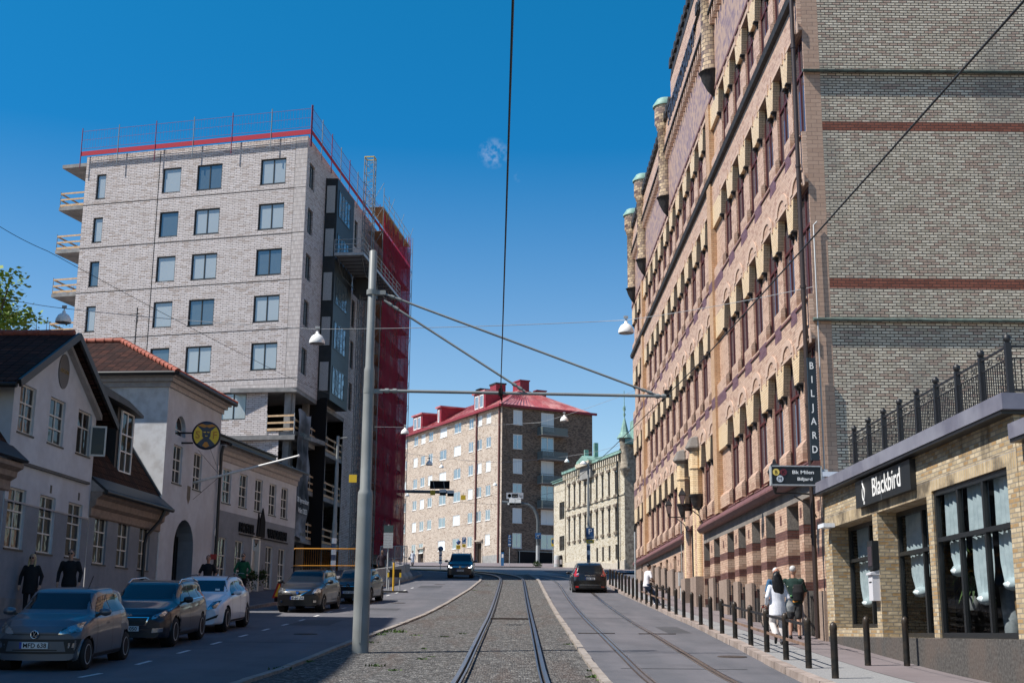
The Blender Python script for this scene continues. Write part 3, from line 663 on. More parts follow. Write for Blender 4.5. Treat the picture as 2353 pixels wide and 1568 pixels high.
# gable wall toward the viewer
gw = MB(); gband = ((15.03, 15.3), (10.58, 10.85), (1.95, 2.3))
def gm(u, z):
    if u < .44: return 2
    return 1 if any(a < z < b for a, b in gband) else 0
wall(gw, 0, 14, .5, 31, (), 0, 0, gm, 0, tuple(q for b in gband for q in b)+()) if 0 else None
us = (0, .44, 14); zsx = [.5, 1.95, 2.3, 10.58, 10.85, 15.03, 15.3, 31]
for a, b in zip(us, us[1:]):
    for c, d in zip(zsx, zsx[1:]): gw.quad((a, 0, c), (b, 0, c), (b, 0, d), (a, 0, d), gm((a+b)/2, (c+d)/2))
gw.box(13.999, 14, 0, 48, .5, 31, 0)
g = gw.build('gable_wall', [B_gable, B_gband, B_quoin], OFF); g.location = (LEN, 0, 0); g.rotation_euler = (0, 0, pi/2)
gl = MB()
for z in (9.68, 16.74): gl.prism([(0, z), (-.14, z-.02), (-.16, z+.02), (0, z+.1)], -.05, 14, 'x', 0)
for g in gl.build_parts('copper_ledge', [mottled('weathered_copper', (.045, .06, .055), (.10, .14, .125), 4, .6)], OFF): g.location = (LEN, 0, 0); g.rotation_euler = (0, 0, pi/2)
dp = MB(); dp.tube([(0, 0, 1.5), (0, 0, 31)], .062, 10)
for z in (4, 7.4, 10.6, 14, 17.5, 21): dp.tube([(0, 0, z), (0, 0, z+.08)], .078, 10)
o = dp.build('downpipe', [plain('dark_brown_pipe', (.035, .022, .02), .45)]); o.location = (7.76, 33.42, 0); tag(o, 'tall dark brown downpipe at the corner of the pink glazed brick building', 'downpipe')
dp = MB(); dp.tube([(0, 0, 1.5), (0, 0, 4.3), (0, .02, 12.3), (.1, .02, 12.4)], .02, 6); o = dp.build('cable_conduit', [MT['wiregrey']]); o.location = (8.06, 33.2, 0); tag(o, 'thin grey conduit running up beside the dark brown downpipe', 'conduit')
# ------------------------------------------------------------------ the low restaurant building in front
B_bb = brick('restaurant_brick', (.38, .30, .19), (.56, .465, .32), (.27, .24, .195), .23, .078, .011, c3=(.36, .24, .12), f3=.25, stain=(.07, .055, .04), sscale=.9, samt=.75, streak=True, slo=.56, shi=.66, bump=.02, rough=.9, bias=-.1)
B_bbh = brick('soldier_course', (.40, .30, .17), (.54, .43, .27), (.38, .34, .29), .09, .28, .012, stain=(.06, .05, .04), sscale=1.2, samt=.8, slo=.45, shi=.6, bump=.015, rough=.9, offset=0.)
S_plinth = mottled('dark_granite', (.045, .042, .04), (.11, .105, .10), 18, .85, .006, (.12, .09, .075), .8, .5)
M_fascia = mottled('painted_metal_fascia', (.13, .13, .17), (.19, .19, .235), 2.2, .4, 0, (.30, .31, .36), .7, .35)
M_frame = plain('near_black_frame', (.012, .014, .016), .4)
G_rest = see_glass('restaurant_pane', (.66, .70, .72), .10)
RB = thing('restaurant_building', 'low yellow brick restaurant with black framed windows and a roof terrace', 'building', (8, 33.27, 0), -pi/2)
YB = 33.27
WB = [(28.8, 32.54, 1.75, 4.2, .42), (24.97, 28.42, 1.55, 4.2, .42), (20.85, 24.66, 1.55, 4.27, .10)]
hb = [(YB-b, YB-a, z0, z1, d, 0, 0) for a, b, z0, z1, d in WB]
rb = MB(); zf = lambda u, z: 2 if z < 1.55 else (1 if 4.2 < z < 4.5 else 0)
wall(rb, 0, YB-20.4, .0, 5.1, hb, 0, 0, zf, 0, (1.55, 4.5, 4.2)); rb.quad((YB-20.4, 0, 0), (YB-20.4, 12, 0), (YB-20.4, 12, 5.1), (YB-20.4, 0, 5.1), 0)
wall(rb, YB-20.4, YB-8, -.3, 4.6, [(YB-20.0, YB-16.6, 1.5, 3.75, .1, 0, 0)], .012, 0, zf, 0, (1.55,)); rb.box(0, YB-20.4, .3, 9, 5.0, 5.08, 3); rb.box(YB-20.4, YB-8, .3, 9, 4.5, 4.58, 3)
rb.build('wall', [B_bb, B_bbh, S_plinth, MT['concrete']], RB)
rf = MB(); rf.box(-.0, YB-20.28, -.24, .3, 5.1, 5.36, 0); rf.box(-.0, YB-20.31, -.22, .3, 5.04, 5.1, 1); rf.box(YB-20.28, YB-20.2, -.24, 9, 5.1, 5.36, 0)
rf.box(YB-20.1, YB-8, -.22, .3, 4.6, 4.84, 0); rf.box(YB-20.1, YB-8, -.2, .3, 4.54, 4.6, 1)
rf.build('fascia', [M_fascia, MT['black']], RB)
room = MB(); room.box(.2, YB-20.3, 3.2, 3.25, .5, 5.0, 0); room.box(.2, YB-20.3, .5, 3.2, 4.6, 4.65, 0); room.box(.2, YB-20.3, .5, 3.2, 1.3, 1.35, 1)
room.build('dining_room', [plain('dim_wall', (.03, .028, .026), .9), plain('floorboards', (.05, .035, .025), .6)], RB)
def curtain(w, h, seed, tuck):
    mb = MB(); R = random.Random(seed); nx = 26; nz = 10; ph = R.uniform(0, 6)
    vs = []
    for j in range(nz+1):
        for i in range(nx+1):
            t = j/nz; x = w*i/nx; z = h*(1-t); pin = 1-(tuck*.35*max(0, t-.55)/.45)
            zz = z+.05*sin(x*9+ph)*t; vs.append(((x-w/2)*pin+w/2, .014*sin(x*26+ph)*(1+t)+.01*sin(x*9), zz))
    mb.add(vs, [(j*(nx+1)+i, j*(nx+1)+i+1, (j+1)*(nx+1)+i+1, (j+1)*(nx+1)+i) for j in range(nz) for i in range(nx)], 0, True)
    if tuck:
        mb.lathe([(.02, -.12), (.10, -.08), (.13, 0), (.08, .08), (.02, .1)], 9, 0, (w*.5, 0, -.02), Matrix.Diagonal((w*2.6, 1, 1)))
    return mb
M_curt = mottled('linen_curtain', (.50, .58, .60), (.66, .74, .75), 5, .9)
def shopwin(a, b, z0, z1, cols, dy, tops, lows, seed):
    w = b-a; h = z1-z0; spl = .66
    o = window(RB, YB-b, z0, dy, w, h, cols, (spl,), M_frame, G_rest, .10, 'window', 0, .09)
    cw = w/cols
    for c in range(cols):
        if c in tops:
            k = curtain(cw*.84, h*(1-spl)-.05, seed+c, 0).build('curtain', [M_curt], o, (c*cw+cw*.13, .14, h*spl+.02))
        if c in lows:
            hh = lows[c]; k = curtain(cw*.72, hh, seed+9+c, 1).build('curtain', [M_curt], o, (c*cw+cw*.18, .16, h*spl-.04-hh))
    return o
shopwin(*WB[0][:4], 2, .42, (0, 1), {0: .95, 1: 1.0}, 1)
shopwin(*WB[1][:4], 2, .42, (0, 1), {0: .75}, 5)
shopwin(*WB[2][:4], 3, .04, (0, 1, 2), {0: .52, 1: 1.05, 2: .85}, 9)
window(RB, YB-20.0, 1.5, .05, 3.4, 2.25, 3, (.66,), M_frame, glassy('dark_pane', (.01, .012, .014), .04), .10, 'window', 0, .09)
# house plants and a basket behind the panes, each standing in the room
def houseplant(name, label, x, y, z, h, seed, tree=True):
    r = thing(name, label, 'plant', (x, y, z)); R = random.Random(seed); mb = MB(); st = MB()
    st.tube([(0, 0, 0), (.02, .02, h*.4), (0, .03, h*.9)], .012, 5)
    for i in range(120 if tree else 60):
        zz = R.uniform(.25, 1)*h; a = R.uniform(0, 2*pi); d = R.uniform(.03, .24); L = R.uniform(.06, .13) if tree else R.uniform(.3, .6); b = R.uniform(0, 2*pi)
        c = Vector((cos(a)*d, sin(a)*d, zz)); u = Vector((cos(b), sin(b), R.uniform(-.6, .3) if tree else -1.4)).normalized()*L; w = Vector((-sin(b), cos(b), .2))*(L*.25 if tree else .02)
        mb.add([c-w*.2, c+u*.5+w, c+u, c+u*.5-w], [(0, 1, 2, 3)])
    st.build('stem', [MT['bark']], r); mb.build('foliage', [MT['leaf']], r)
    p = MB(); p.lathe([(.10, -.25), (.15, 0), (.14, 0), (.1, -.02)], 12); p.build('pot', [MT['concrete']], r)
houseplant('potted_plant', 'bushy potted plant with small leaves in the middle restaurant window', 8.62, 25.9, 2.2, 1.6, 3)
houseplant('potted_plant', 'hanging long leaved plant behind the leftmost pane of the widest window', 8.42, 24.0, 2.3, 1.1, 4, False)
bk = MB(); bk.lathe([(.22, 0), (.30, .35), (.31, .7), (.27, .7), (.26, .3)], 18); o = bk.build('wicker_basket', [mottled('wicker', (.20, .12, .05), (.34, .22, .11), 60, .8, .006)]); o.location = (8.55, 21.5, 1.62); tag(o, 'round wicker basket standing behind the widest restaurant window', 'basket')
bk = MB(); bk.lathe([(.15, 0), (.2, .8), (.19, .8), (.15, .02)], 18); o = bk.build('metal_bucket', [MT['galv']]); o.location = (8.6, 22.6, 1.62); tag(o, 'tall pale metal bucket behind the widest restaurant window', 'bucket')
# roof terrace railing
RL = thing('terrace_railing', 'black wrought iron railing with scrolls along the restaurant roof edge', 'railing', (8, 33.27, 0), -pi/2)
PY = [29.94, 28.72, 27.53, 26.36, 25.19, 24.02, 22.83, 21.62, 20.42]
rp = MB(); rp.box(-.045, .045, -.045, .045, 0, .86); rp.lathe([(.03, .86), (.062, .90), (.062, .96), (.02, 1.0)], 10); rpm = rp.mesh('post', [MT['iron']])
for Y in PY:
    o = bpy.data.objects.new('post', rpm); COL.objects.link(o); o.parent = RL; o.location = (YB-Y, .0, 5.36)
def panel(L):
    p = MB(); p.bar((0, 0, .80), (L, 0, .80), .03, .035); p.bar((0, 0, .60), (L, 0, .60), .018, .02); p.bar((0, 0, .08), (L, 0, .08), .02, .025)
    n = int(L/.095)
    for k in range(1, n): x = L*k/n; p.box(x-.007, x+.007, -.007, .007, .08, .60)
    for c in (L*.3, L*.7):
        for s in (1, -1):
            pts = [(c+s*(.02+.07*t/8)*cos(t*.85)+s*.06, 0, .70+(.02+.055*t/8)*sin(t*.85)) for t in range(9)]; p.tube(pts, .008, 4)
    return p
for a, b in zip([30.45]+PY, PY): o = panel(a-b).build('panel', [MT['iron']], RL, (YB-a, 0, 5.36))
o = panel(6).build('panel', [MT['iron']], RL, (YB-20.42, .0, 5.36)); o.rotation_euler = (0, 0, pi/2)
# red planter boxes on the terrace
for (a, b) in ((21.9, 24.0), (28.0, 29.6)):
    p = MB(); p.box(-.2, .2, 0, b-a, 0, .38); o = p.build('planter_box', [mottled('red_board', (.14, .03, .025), (.2, .05, .04), 4, .7)]); o.location = (8.6, a, 5.08)
    tag(o, 'dark red planter box behind the railing above the widest window' if a < 25 else 'dark red planter box behind the far end of the terrace railing', 'planter')
# white gutter elbow and pipe between the two buildings, and the small white canopy lamp
gt = MB(); gt.box(0, 1.4, -.12, .12, 5.38, 5.5); gt.tube([(.02, 0, 5.4), (.02, 0, 4.95)], .06, 10); o = gt.build('white_gutter', [plain('white_metal', (.62, .66, .72), .4)]); o.location = (7.95, 33.1, .15); tag(o, 'short white gutter with an elbow between the two brick buildings', 'gutter')
gt = MB(); gt.box(-.28, .0, -.45, .15, 0, .10); o = gt.build('white_canopy_lamp', [plain('white_metal2', (.70, .74, .80), .4)]); o.location = (8.0, 32.6, 4.18); tag(o, 'small white box lamp above the first restaurant window', 'lamp')
# signs
def plate(mb, w, h, d, m=0): mb.box(-w/2, w/2, 0, d, 0, h, m)
sg = thing('restaurant_sign', 'wide black board with pale lettering above the restaurant windows', 'sign', (7.90, 27.58, 4.40), -pi/2)
p = MB(); p.box(-2.06, 2.06, -.02, .10, 0, .60, 0); p.box(-.02, .0, -.022, -.02, 0, .6, 1); p.build('board', [M_frame, MT['grey']], sg)
p = MB(); text_into(p, 'Blackbird', .58, T(.38, -.025, .14), 0, .004, 'CENTER', .98, .004); p.build('lettering', [MT['white']], sg)
p = MB()   # small pale bird figure in outline, drawn as a plain silhouette
p.tube([(-1.42, -.026, .50), (-1.38, -.026, .44), (-1.30, -.026, .38), (-1.27, -.026, .26), (-1.31, -.026, .14), (-1.38, -.026, .10), (-1.44, -.026, .2), (-1.44, -.026, .34), (-1.38, -.026, .42)], .016, 5)
p.tube([(-1.45, -.026, .5), (-1.42, -.026, .56)], [.004, .016], 4); p.tube([(-1.36, -.026, .1), (-1.36, -.026, .03)], .01, 4); p.tube([(-1.31, -.026, .1), (-1.31, -.026, .03)], .01, 4); p.build('bird_figure', [MT['white']], sg)
bs = thing('billiard_sign', 'black sign box with white lettering and three coloured discs on brackets', 'sign', (6.66, 33.0, 5.32))
w, h = 1.25, .45
p = MB(); p.box(0, w, .0, .16, 0, h, 0)
for (a, b, c, d) in ((-.02, w+.02, h, h+.03), (-.02, w+.02, -.03, 0), (-.03, 0, -.03, h+.03), (w, w+.03, -.03, h+.03)): p.box(a, b, -.02, .17, c, d, 1)
p.build('board', [M_frame, MT['galv']], bs)
for n, (x, z, c) in enumerate(((.11, .31, (.75, .55, .12)), (.30, .31, (.12, .012, .02)), (.205, .14, (.55, .58, .62)))):
    p = MB(); p.lathe([(.001, 0), (.088, 0), (.088, .01)], 20, 0, (x, -.002, z), Matrix.Rotation(pi/2, 3, 'X')); text_into(p, 'BKM'[n], .13, T(x, -.014, z-.045), 1, .001); p.build('disc', [plain('disc', c, .4), MT['matt']], bs)
p = MB(); text_into(p, 'Bk Milen', .125, T(.80, -.004, .27), 0, .003, 'CENTER', 1.28, .002); text_into(p, 'Biljard', .115, T(.84, -.004, .10), 0, .003, 'CENTER', 1.35, .002); p.build('lettering', [MT['white']], bs)
p = MB(); p.box(w+.03, w+.2, .05, .1, .33, .40); p.box(w+.03, w+.2, .05, .1, .05, .12); p.build('bracket', [MT['galv']], bs)
vs = thing('vertical_sign', 'tall narrow black sign with white letters one below another', 'sign', (7.70, 33.05, 5.95))
p = MB(); p.box(0, .21, 0, .1, 0, 2.68, 0); p.build('board', [plain('blue_black', (.012, .02, .028), .4)], vs)
p = MB()
for i, ch in enumerate('BILJARD'): text_into(p, ch, .26, T(.10, -.004, 2.38-i*.365), 0, .003, 'CENTER', .8, .003)
p.build('lettering', [MT['white']], vs)
p = MB()
for k in range(38): p.lathe([(.001, 0), (.016, .01), (.001, .03)], 6, 0, (.225, .05, .05+k*.07), Matrix.Rotation(pi/2, 3, 'Y'))
p.build('bulbs', [MT['lampwhite']], vs)
# menu case and mailbox on the pier between the windows
p = MB(); p.box(-.20, .20, -.14, -.001, 0, .62, 0); p.box(-.15, .15, -.15, -.14, .08, .5, 1); o = p.build('menu_case', [M_frame, G_right]); o.location = (8.0, 28.62, 2.98); o.rotation_euler = (0, 0, -pi/2+.0); tag(o, 'black glazed menu case on the brick pier above the mailbox', 'menu case')
p = MB(); p.box(-.16, .16, -.16, -.001, 0, .55, 0); p.prism([(0, .55), (-.2, .55), (-.2, .59), (0, .66)], -.18, .18, 'x', 0); p.box(-.1, .1, -.163, -.16, .38, .41, 1); o = p.build('mailbox', [plain('mailbox_white', (.60, .60, .64), .45), MT['black']]); o.location = (8.0, 28.62, 2.32); o.rotation_euler = (0, 0, -pi/2); tag(o, 'white steel mailbox on the brick pier between restaurant windows', 'mailbox')
# wall lanterns
def lantern_mesh(root, s=1.):
    p = MB(); p.lathe([(.06*s, .0), (.16*s, .36*s)], 4, 0, sm=False); p.build('lamp_glass', [mottled('frosted_pane', (.40, .30, .28), (.5, .4, .37), 3, .3)], root)
    p = MB(); p.lathe([(.19*s, .36*s), (.20*s, .39*s), (.10*s, .56*s), (.05*s, .58*s), (.05*s, .62*s), (.02*s, .68*s)], 4, 0, sm=False)
    for k in range(4): a = k*pi/2; p.tube([(.062*s*cos(a), .062*s*sin(a), -.0), (.165*s*cos(a), .165*s*sin(a), .36*s)], .012*s, 4)
    p.lathe([(.0, -.14*s), (.03*s, -.1*s), (.05*s, 0), (.07*s, .01*s)], 6); p.build('lamp_frame', [MT['iron']], root)
for n, (x, y, X, lab, arm) in enumerate(((1567, 1158, 7.0, 'black lantern on the corbelled pier nearer the viewer', .8), (1536, 1180, 7.0, 'black lantern on the farther corbelled pier of the portal', .8), (1780, 1120, 6.85, 'black lantern behind the billiard sign box', 1.05))):
    P = atX(x, y, X); r = thing('wall_lantern', lab, 'lantern', P, pi/4, 'lanterns on the pink brick facade'); lantern_mesh(r, 1.0 if n < 2 else 1.1)
    b = MB(); c, s_ = cos(pi/4), sin(pi/4)
    pts = [(t*arm, 0, -.14+(-.10*(1-t)*0)-.30*t*(t > .99)) for t in (0, .5, .98)]
    Mx = RZ(-pi/4); pts = [Mx @ Vector(q) for q in ((0, 0, -.14), (arm*.5, 0, -.13), (arm, 0, -.16))]; b.tube(pts, .025, 6)
    b.tube([Mx @ Vector(q) for q in ((arm, 0, -.75), (arm*.85, 0, -.45), (arm*.45, 0, -.2))], .022, 6); b.build('bracket', [MT['iron']], r)
# ------------------------------------------------------------------ the tall block under construction
def onface(x, y, O, ang, off=0.):
    """u, z of a sight line on the facade through O whose local x runs at ang; off: distance in front of it"""
    d = Vector((cos(ang), sin(ang), 0)); n = Vector((sin(ang), -cos(ang), 0)); r = ray(x, y); o = Vector((0, 0, EYE)); P = Vector(O)+n*off
    p = o+r*((P-o).dot(n)/r.dot(n)); return (p-Vector(O)).dot(d), p.z
B_grey = brick('pale_grey_long_brick', (.52, .48, .47), (.64, .60, .60), (.17, .15, .15), .45, .122, .014, c3=(.44, .385, .36), f3=.15, stain=(.38, .34, .33), sscale=.25, samt=.3, bump=.014, rough=.85, offset=.37)
B_greyv = brick('upright_grey_brick', (.50, .46, .45), (.63, .59, .58), (.18, .16, .16), .085, .30, .010, bump=.014, rough=.85, offset=0.)
M_joint = plain('dark_joint', (.03, .028, .028), .9)
M_wf = plain('black_window_frame', (.012, .014, .015), .4)
G_tall = glassy('sky_pane', (.16, .21, .23), .05, .55, .8, .02); G_tall2 = glassy('pale_pane', (.38, .42, .43), .16, .25, .6, .02)
M_clad = mottled('black_cladding', (.012, .013, .014), (.02, .021, .023), 3, .45)
M_conc2 = mottled('cast_concrete', (.20, .20, .20), (.29, .285, .28), 2, .9, .002, (.13, .13, .13), .7, .5)
M_redmesh = plain('red_netting', (.16, .015, .06), .7)
Bp = (-30.1, 86.5, 0); AF = atan2(-4.4, 16.27); AS = atan2(1, .12)
TB = thing('apartment_block', 'tall grey brick apartment block still under construction, with open lower floors', 'building', Bp, AF)
LF = 16.85; LS = 31.0
ZH = [32.62, 29.45, 26.28, 23.10, 19.88]
hf = []; wins = []
for z in ZH:
    for (a, b) in ((.92, 1.66), (6.08, 7.50), (8.72, 10.60), (13.48, 15.34)): hf.append((a, b, z-1.8, z, .16, 0, 0)); wins.append((a, b, z-1.8))
hf.append((.92, 1.66, 14.9, 16.7, .16, 0, 0)); wins.append((.92, 1.66, 14.9))
hf.append((11.45, 13.33, 14.85, 16.68, .16, 0, 0)); wins.append((11.45, 13.33, 14.85))
w_ = MB(); wall(w_, 0, LF-.001, 16.8, 34.0, [h for h in hf if h[2] > 16.8]); wall(w_, 0, 14.85, 3.0, 16.8, [h for h in hf if h[2] < 16.8]); wall(w_, 14.85, 15.75, 3.0, 14.0)
w_.box(0, .01, 0, 30, 3, 34, 0); w_.box(0, LF-4.6, 29.9, 30, 3, 34, 0)
w_.build('front_wall', [B_grey], TB)
q = MB(); q.box(16.0, LF+.01, -.012, .05, 16.85, 34.0, 0); q.box(11.0, 16.0, -.012, .05, 16.81, 17.35, 0); q.box(15.98, 16.0, -.016, .05, 16.85, 34, 1)
for z in (30.4, 27.25, 24.05, 20.75, 17.45): q.box(0, LF+.012, -.018, .02, z, z+.035, 1)
q.box(5.78, 5.82, -.016, .02, 14, 33.9, 1); q.build('brick_quoins', [B_greyv, M_joint], TB)
for i, (a, b, z) in enumerate(wins):
    w = b-a; o = window(TB, a, z, .10, round(w, 2), 1.8, 2 if w > 1.6 else 1, (), M_wf, G_tall if i % 3 == 2 else G_tall2, .085, 'window', 0, .06, M_wf)
# side toward the street
SD = MB(); sh_ = []; LSd = [(.75, 2.05)]
for z in ZH: sh_.append((.75, 2.0, z-1.95, z-.2, .16, 0, 0)); sh_.append((11.1, 12.0, z-2.2, z-.1, .2, 0, 0)); sh_.append((13.6, 14.6, z-2.2, z-.1, .2, 0, 0))
wall(SD, 0.001, LS, 16.8, 34.0, sh_); wall(SD, 12.4, LS, 4.0, 16.8)
SD.box(4.0, 12.4, 4.5, 4.6, 3, 16.8, 0); SD.box(1, 4, 4.4, 4.5, 3, 16.8, 0)
s_o = SD.build('side_wall', [B_grey], TB); M_rel = T(LF, 0, 0) @ RZ(AS-AF); s_o.matrix_local = M_rel
def sidepart(mb, name, mats): o = mb.build(name, mats, TB); o.matrix_local = M_rel; return o
for z in ZH:
    for (a, b, zz, h) in ((.75, 2.0, z-1.95, 1.75), (11.1, 12.0, z-2.2, 2.1), (13.6, 14.6, z-2.2, 2.1)):
        o = window(TB, 0, 0, 0, round(b-a, 2), h, 2 if b-a > 1.1 else 1, (), M_wf, G_tall, .09, 'window'); o.matrix_local = M_rel @ T(a, .11, zz)
q = MB(); q.box(0, 4.8, -.014, .02, 16.81, 17.35, 0); q.box(9.9, LS, -.014, .02, 16.81, 17.35, 0); sidepart(q, 'brick_edge', [B_greyv])
bay = MB(); ox = .85
bay.prism([(4.9, 0), (5.0, -ox), (9.9, -ox), (9.95, 0)], 16.9, 32.75, 'z', 0); sidepart(bay, 'bay', [M_clad])
bj = MB()
for k in range(5):
    z0 = 17.15+3.17*k; bj.box(4.87, 4.9, -.72, -.12, z0+.35, z0+2.35, 1); bj.box(4.875, 4.88, -.62, -.22, z0+.5, z0+2.2, 0)
for k in range(5):
    z0 = 17.15+3.17*k; a = MB(); n = 4; 
    for j in range(n+1): x = 5.5+.82*j; a.box(x-.04, x+.04, -ox-.03, -ox+.02, z0+.3, z0+2.15, 0)
    a.box(5.46, 8.82, -ox-.03, -ox+.02, z0+.25, z0+.3, 0); a.box(5.46, 8.82, -ox-.03, -ox+.02, z0+2.15, z0+2.2, 0); f = sidepart(a, 'window', [M_wf])
    g = MB(); g.quad((5.5, -ox-.012, z0+.3), (8.78, -ox-.012, z0+.3), (8.78, -ox-.012, z0+2.15), (5.5, -ox-.012, z0+2.15)); g.build('pane', [G_tall], f)
for o in bj.build_parts('bay_end_panel', [M_clad, MT['galv']], TB): o.matrix_local = M_rel
# bare frame of the lower floors: slabs and columns
for z in (16.55, 13.45, 10.3, 7.1):
    s = MB(); s.prism([(0.05, .02), (12.35, .02), (12.35, 4.45), (0.05, 4.45)], z, z+.28, 'z', 0); sidepart(s, 'floor_slab', [M_conc2])
for u in (.5, 4.6, 9.2):
    s = MB(); s.box(u, u+.42, .5, .92, 4.0, 16.55, 0); sidepart(s, 'column', [M_conc2])
s = MB(); s.box(15.95, 16.35, .55, .95, 4, 16.8, 0); s.build('column', [M_conc2], TB); s = MB(); s.box(14.85, LF, .05, 5, 13.72, 14.0, 0); s.box(12, LF, 4.9, 5, 4, 17, 1); s.build('floor_slab', [M_conc2, MT['matt']], TB)
# roof slab and balconies
s = MB(); s.prism([(0.01, .01), (LF-.01, .01), (LF-4.4, 29.8), (0.01, 29.8)], 33.9, 33.99, 'z', 0); s.build('roof', [M_conc2], TB)
ZB = [33.45, 30.3, 27.15, 24.0, 20.85]
def guard(mbw, mbm, a, b, z, Mx=None):
    """timber guard rail on steel posts from a to b"""
    a = Vector(a); b = Vector(b); L = (b-a).length; n = max(1, int(L/1.8)); d = (b-a)/n
    P = lambda p, h: (Mx @ Vector((p.x, p.y, z+h))) if Mx is not None else Vector((p.x, p.y, z+h))
    for h, w in ((.12, .16), (.55, .12), (1.0, .12)): mbw.bar(P(a, h), P(b, h), .035, w)
    for i in range(n+1): p = a+d*i; mbm.tube([P(p, -.2), P(p, 1.15)], .026, 6)
for i, z in enumerate(ZB):
    s = MB(); s.box(-2.15, 0, .3, 5.2, z, z+.25, 0); s.build('balcony', [M_conc2], TB)
    if i:
        gr = thing('timber_guardrail', 'raw timber guard rail on the %s grey balcony slab from the roof' % ('second third fourth fifth'.split()[i-1]), 'guard rail', Bp, AF, 'timber guard rails of the block under construction')
        a, b = MB(), MB(); guard(a, b, (-2.1, .35, 0), (-.05, .35, 0), z+.25); guard(a, b, (-2.1, .35, 0), (-2.1, 5.1, 0), z+.25); guard(a, b, (-2.1, 5.1, 0), (-.05, 5.1, 0), z+.25)
        a.build_parts('rail', [MT['wood']], gr, .0); b.build_parts('post', [MT['galv']], gr, .0)
for n, z in enumerate((13.74, 10.58, 7.38)):
    gr = thing('timber_guardrail', 'raw timber guard rail along the street on the %s open floor from the top' % ('first second third'.split()[n]), 'guard rail', Bp, AF, 'timber guard rails of the block under construction')
    a, b = MB(), MB(); guard(a, b, (.1, .06, 0), (12.3, .06, 0), z, M_rel); a.build_parts('rail', [MT['wood']], gr, .0); b.build_parts('post', [MT['galv']], gr, .0)
gr = thing('timber_guardrail', 'short raw timber guard rail at the corner opening above the low roofs', 'guard rail', Bp, AF, 'timber guard rails of the block under construction')
a, b = MB(), MB(); guard(a, b, (14.9, -.05, 0), (16.8, -.05, 0), 14.0); a.build_parts('rail', [MT['wood']], gr, .0); b.build_parts('post', [MT['galv']], gr, .0)
# red edge netting and guard fence round the roof
rg = thing('roof_guard_fence', 'crimson mesh guard fence with a red netting strip round the flat roof', 'fence', Bp, AF)
a, m, nw = MB(), MB(), MB()
def fence_run(p, q, Mx):
    p = Vector(p); q = Vector(q); L = (q-p).length; d = (q-p)/L; X = lambda t, h: Mx @ Vector((*(p+d*t).xy, h))
    n = int(L/2.6); 
    for i in range(n+1):
        t = L*i/n; m.tube([X(t, 33.1), X(t, 36.05)], .035, 6, 0 if i % 2 else 1)
    for h, r in ((34.5, .014), (35.15, .011), (35.8, .014)): a.tube([X(0, h), X(L, h)], r, 5)
    k = int(L/.22)
    for i in range(k): a.tube([X(L*i/k, 34.5), X(L*i/k, 35.8)], .005, 3, caps=False)
    nw.add([X(0, 33.98), X(L, 33.98), X(L, 34.33), X(0, 34.3)], [(0, 1, 2, 3)]); nw.add([X(0, 33.98)+Vector((0, .04, 0)), X(L, 33.98)+Vector((0, .04, 0)), X(L, 34.3)+Vector((0, .04, 0)), X(0, 34.3)+Vector((0, .04, 0))], [(3, 2, 1, 0)])
I4 = Matrix.Identity(4)
fence_run((-.3, -.35, 0), (LF+.35, -.35, 0), I4); fence_run((-.35, -.35, 0), (LS, -.35, 0), M_rel)
M_net = None
def _net(name, col, alpha):
    mt, nt, b = _new(name); out = nt.nodes['Material Output']; setp(b, col, .8, 0, .1)
    tr = nt.nodes.new('ShaderNodeBsdfTransparent'); tl = nt.nodes.new('ShaderNodeBsdfTranslucent'); tl.inputs[0].default_value = (*col, 1)
    m1 = nt.nodes.new('ShaderNodeMixShader'); m1.inputs[0].default_value = .5; nt.links.new(b.outputs[0], m1.inputs[1]); nt.links.new(tl.outputs[0], m1.inputs[2])
    m2 = nt.nodes.new('ShaderNodeMixShader'); n = _noise(nt, _obj(nt), .35, 4); f = _ramp(nt, n.outputs[0], [(.35, (alpha-.16,)*3), (.65, (min(1, alpha+.12),)*3)]); nt.links.new(f, m2.inputs[0])
    nt.links.new(tr.outputs[0], m2.inputs[1]); nt.links.new(m1.outputs[0], m2.inputs[2]); nt.links.new(m2.outputs[0], out.inputs[0]); return mt
M_net = _net('crimson_net', (.34, .012, .045), .78); M_net2 = _net('crimson_mesh', (.45, .02, .06), .55)
a.build('mesh', [M_redmesh], rg); m.build_parts('post', [MT['grey'], M_redmesh], rg, .0); nw.build('netting', [plain('red_netting_strip', (.34, .008, .03), .8)], rg)
# scaffold with crimson net
sc = thing('scaffold', 'tall scaffold wrapped in crimson netting at the far end of the block', 'scaffold', Bp, AF)
a = MB(); nt_ = MB(); b_ = MB(); U0, U1 = 16.6, 27.6; X = lambda u, o, z: M_rel @ Vector((u, -o, z))
us = [U0+2.0*k for k in range(7)]
for u in us:
    for o in (.35, 1.55): a.tube([X(u, o, gz(97)-1.2), X(u, o, 35.2+random.uniform(0, 1.0))], .028, 5)
zz = [6.5+2.0*k for k in range(15)]
for z in zz:
    for o in (.35, 1.55):
        for h in (0, .5, 1.0): a.tube([X(U0, o, z+h), X(U1, o, z+h)], .022, 4, caps=False)
    for u in us: a.tube([X(u, .35, z), X(u, 1.55, z)], .022, 4, caps=False)
    for i in range(len(us)-1):
        if (i+int(z)) % 2: a.tube([X(us[i], 1.55, z), X(us[i+1], 1.55, z+2)], .02, 4, caps=False)
    a.tube([X(U0, .35, z), X(U0, 1.55, z+2)], .02, 4, caps=False)
    b_.prism([(U0, -.4), (U1, -.4), (U1, -1.5), (U0, -1.5)], z-.03, z+.02, 'z', 0, M_rel)
a.build('frame', [MT['grey']], sc); b_.build('decks', [MT['wood']], sc)
R = random.Random(5); N = 24; rows = 30
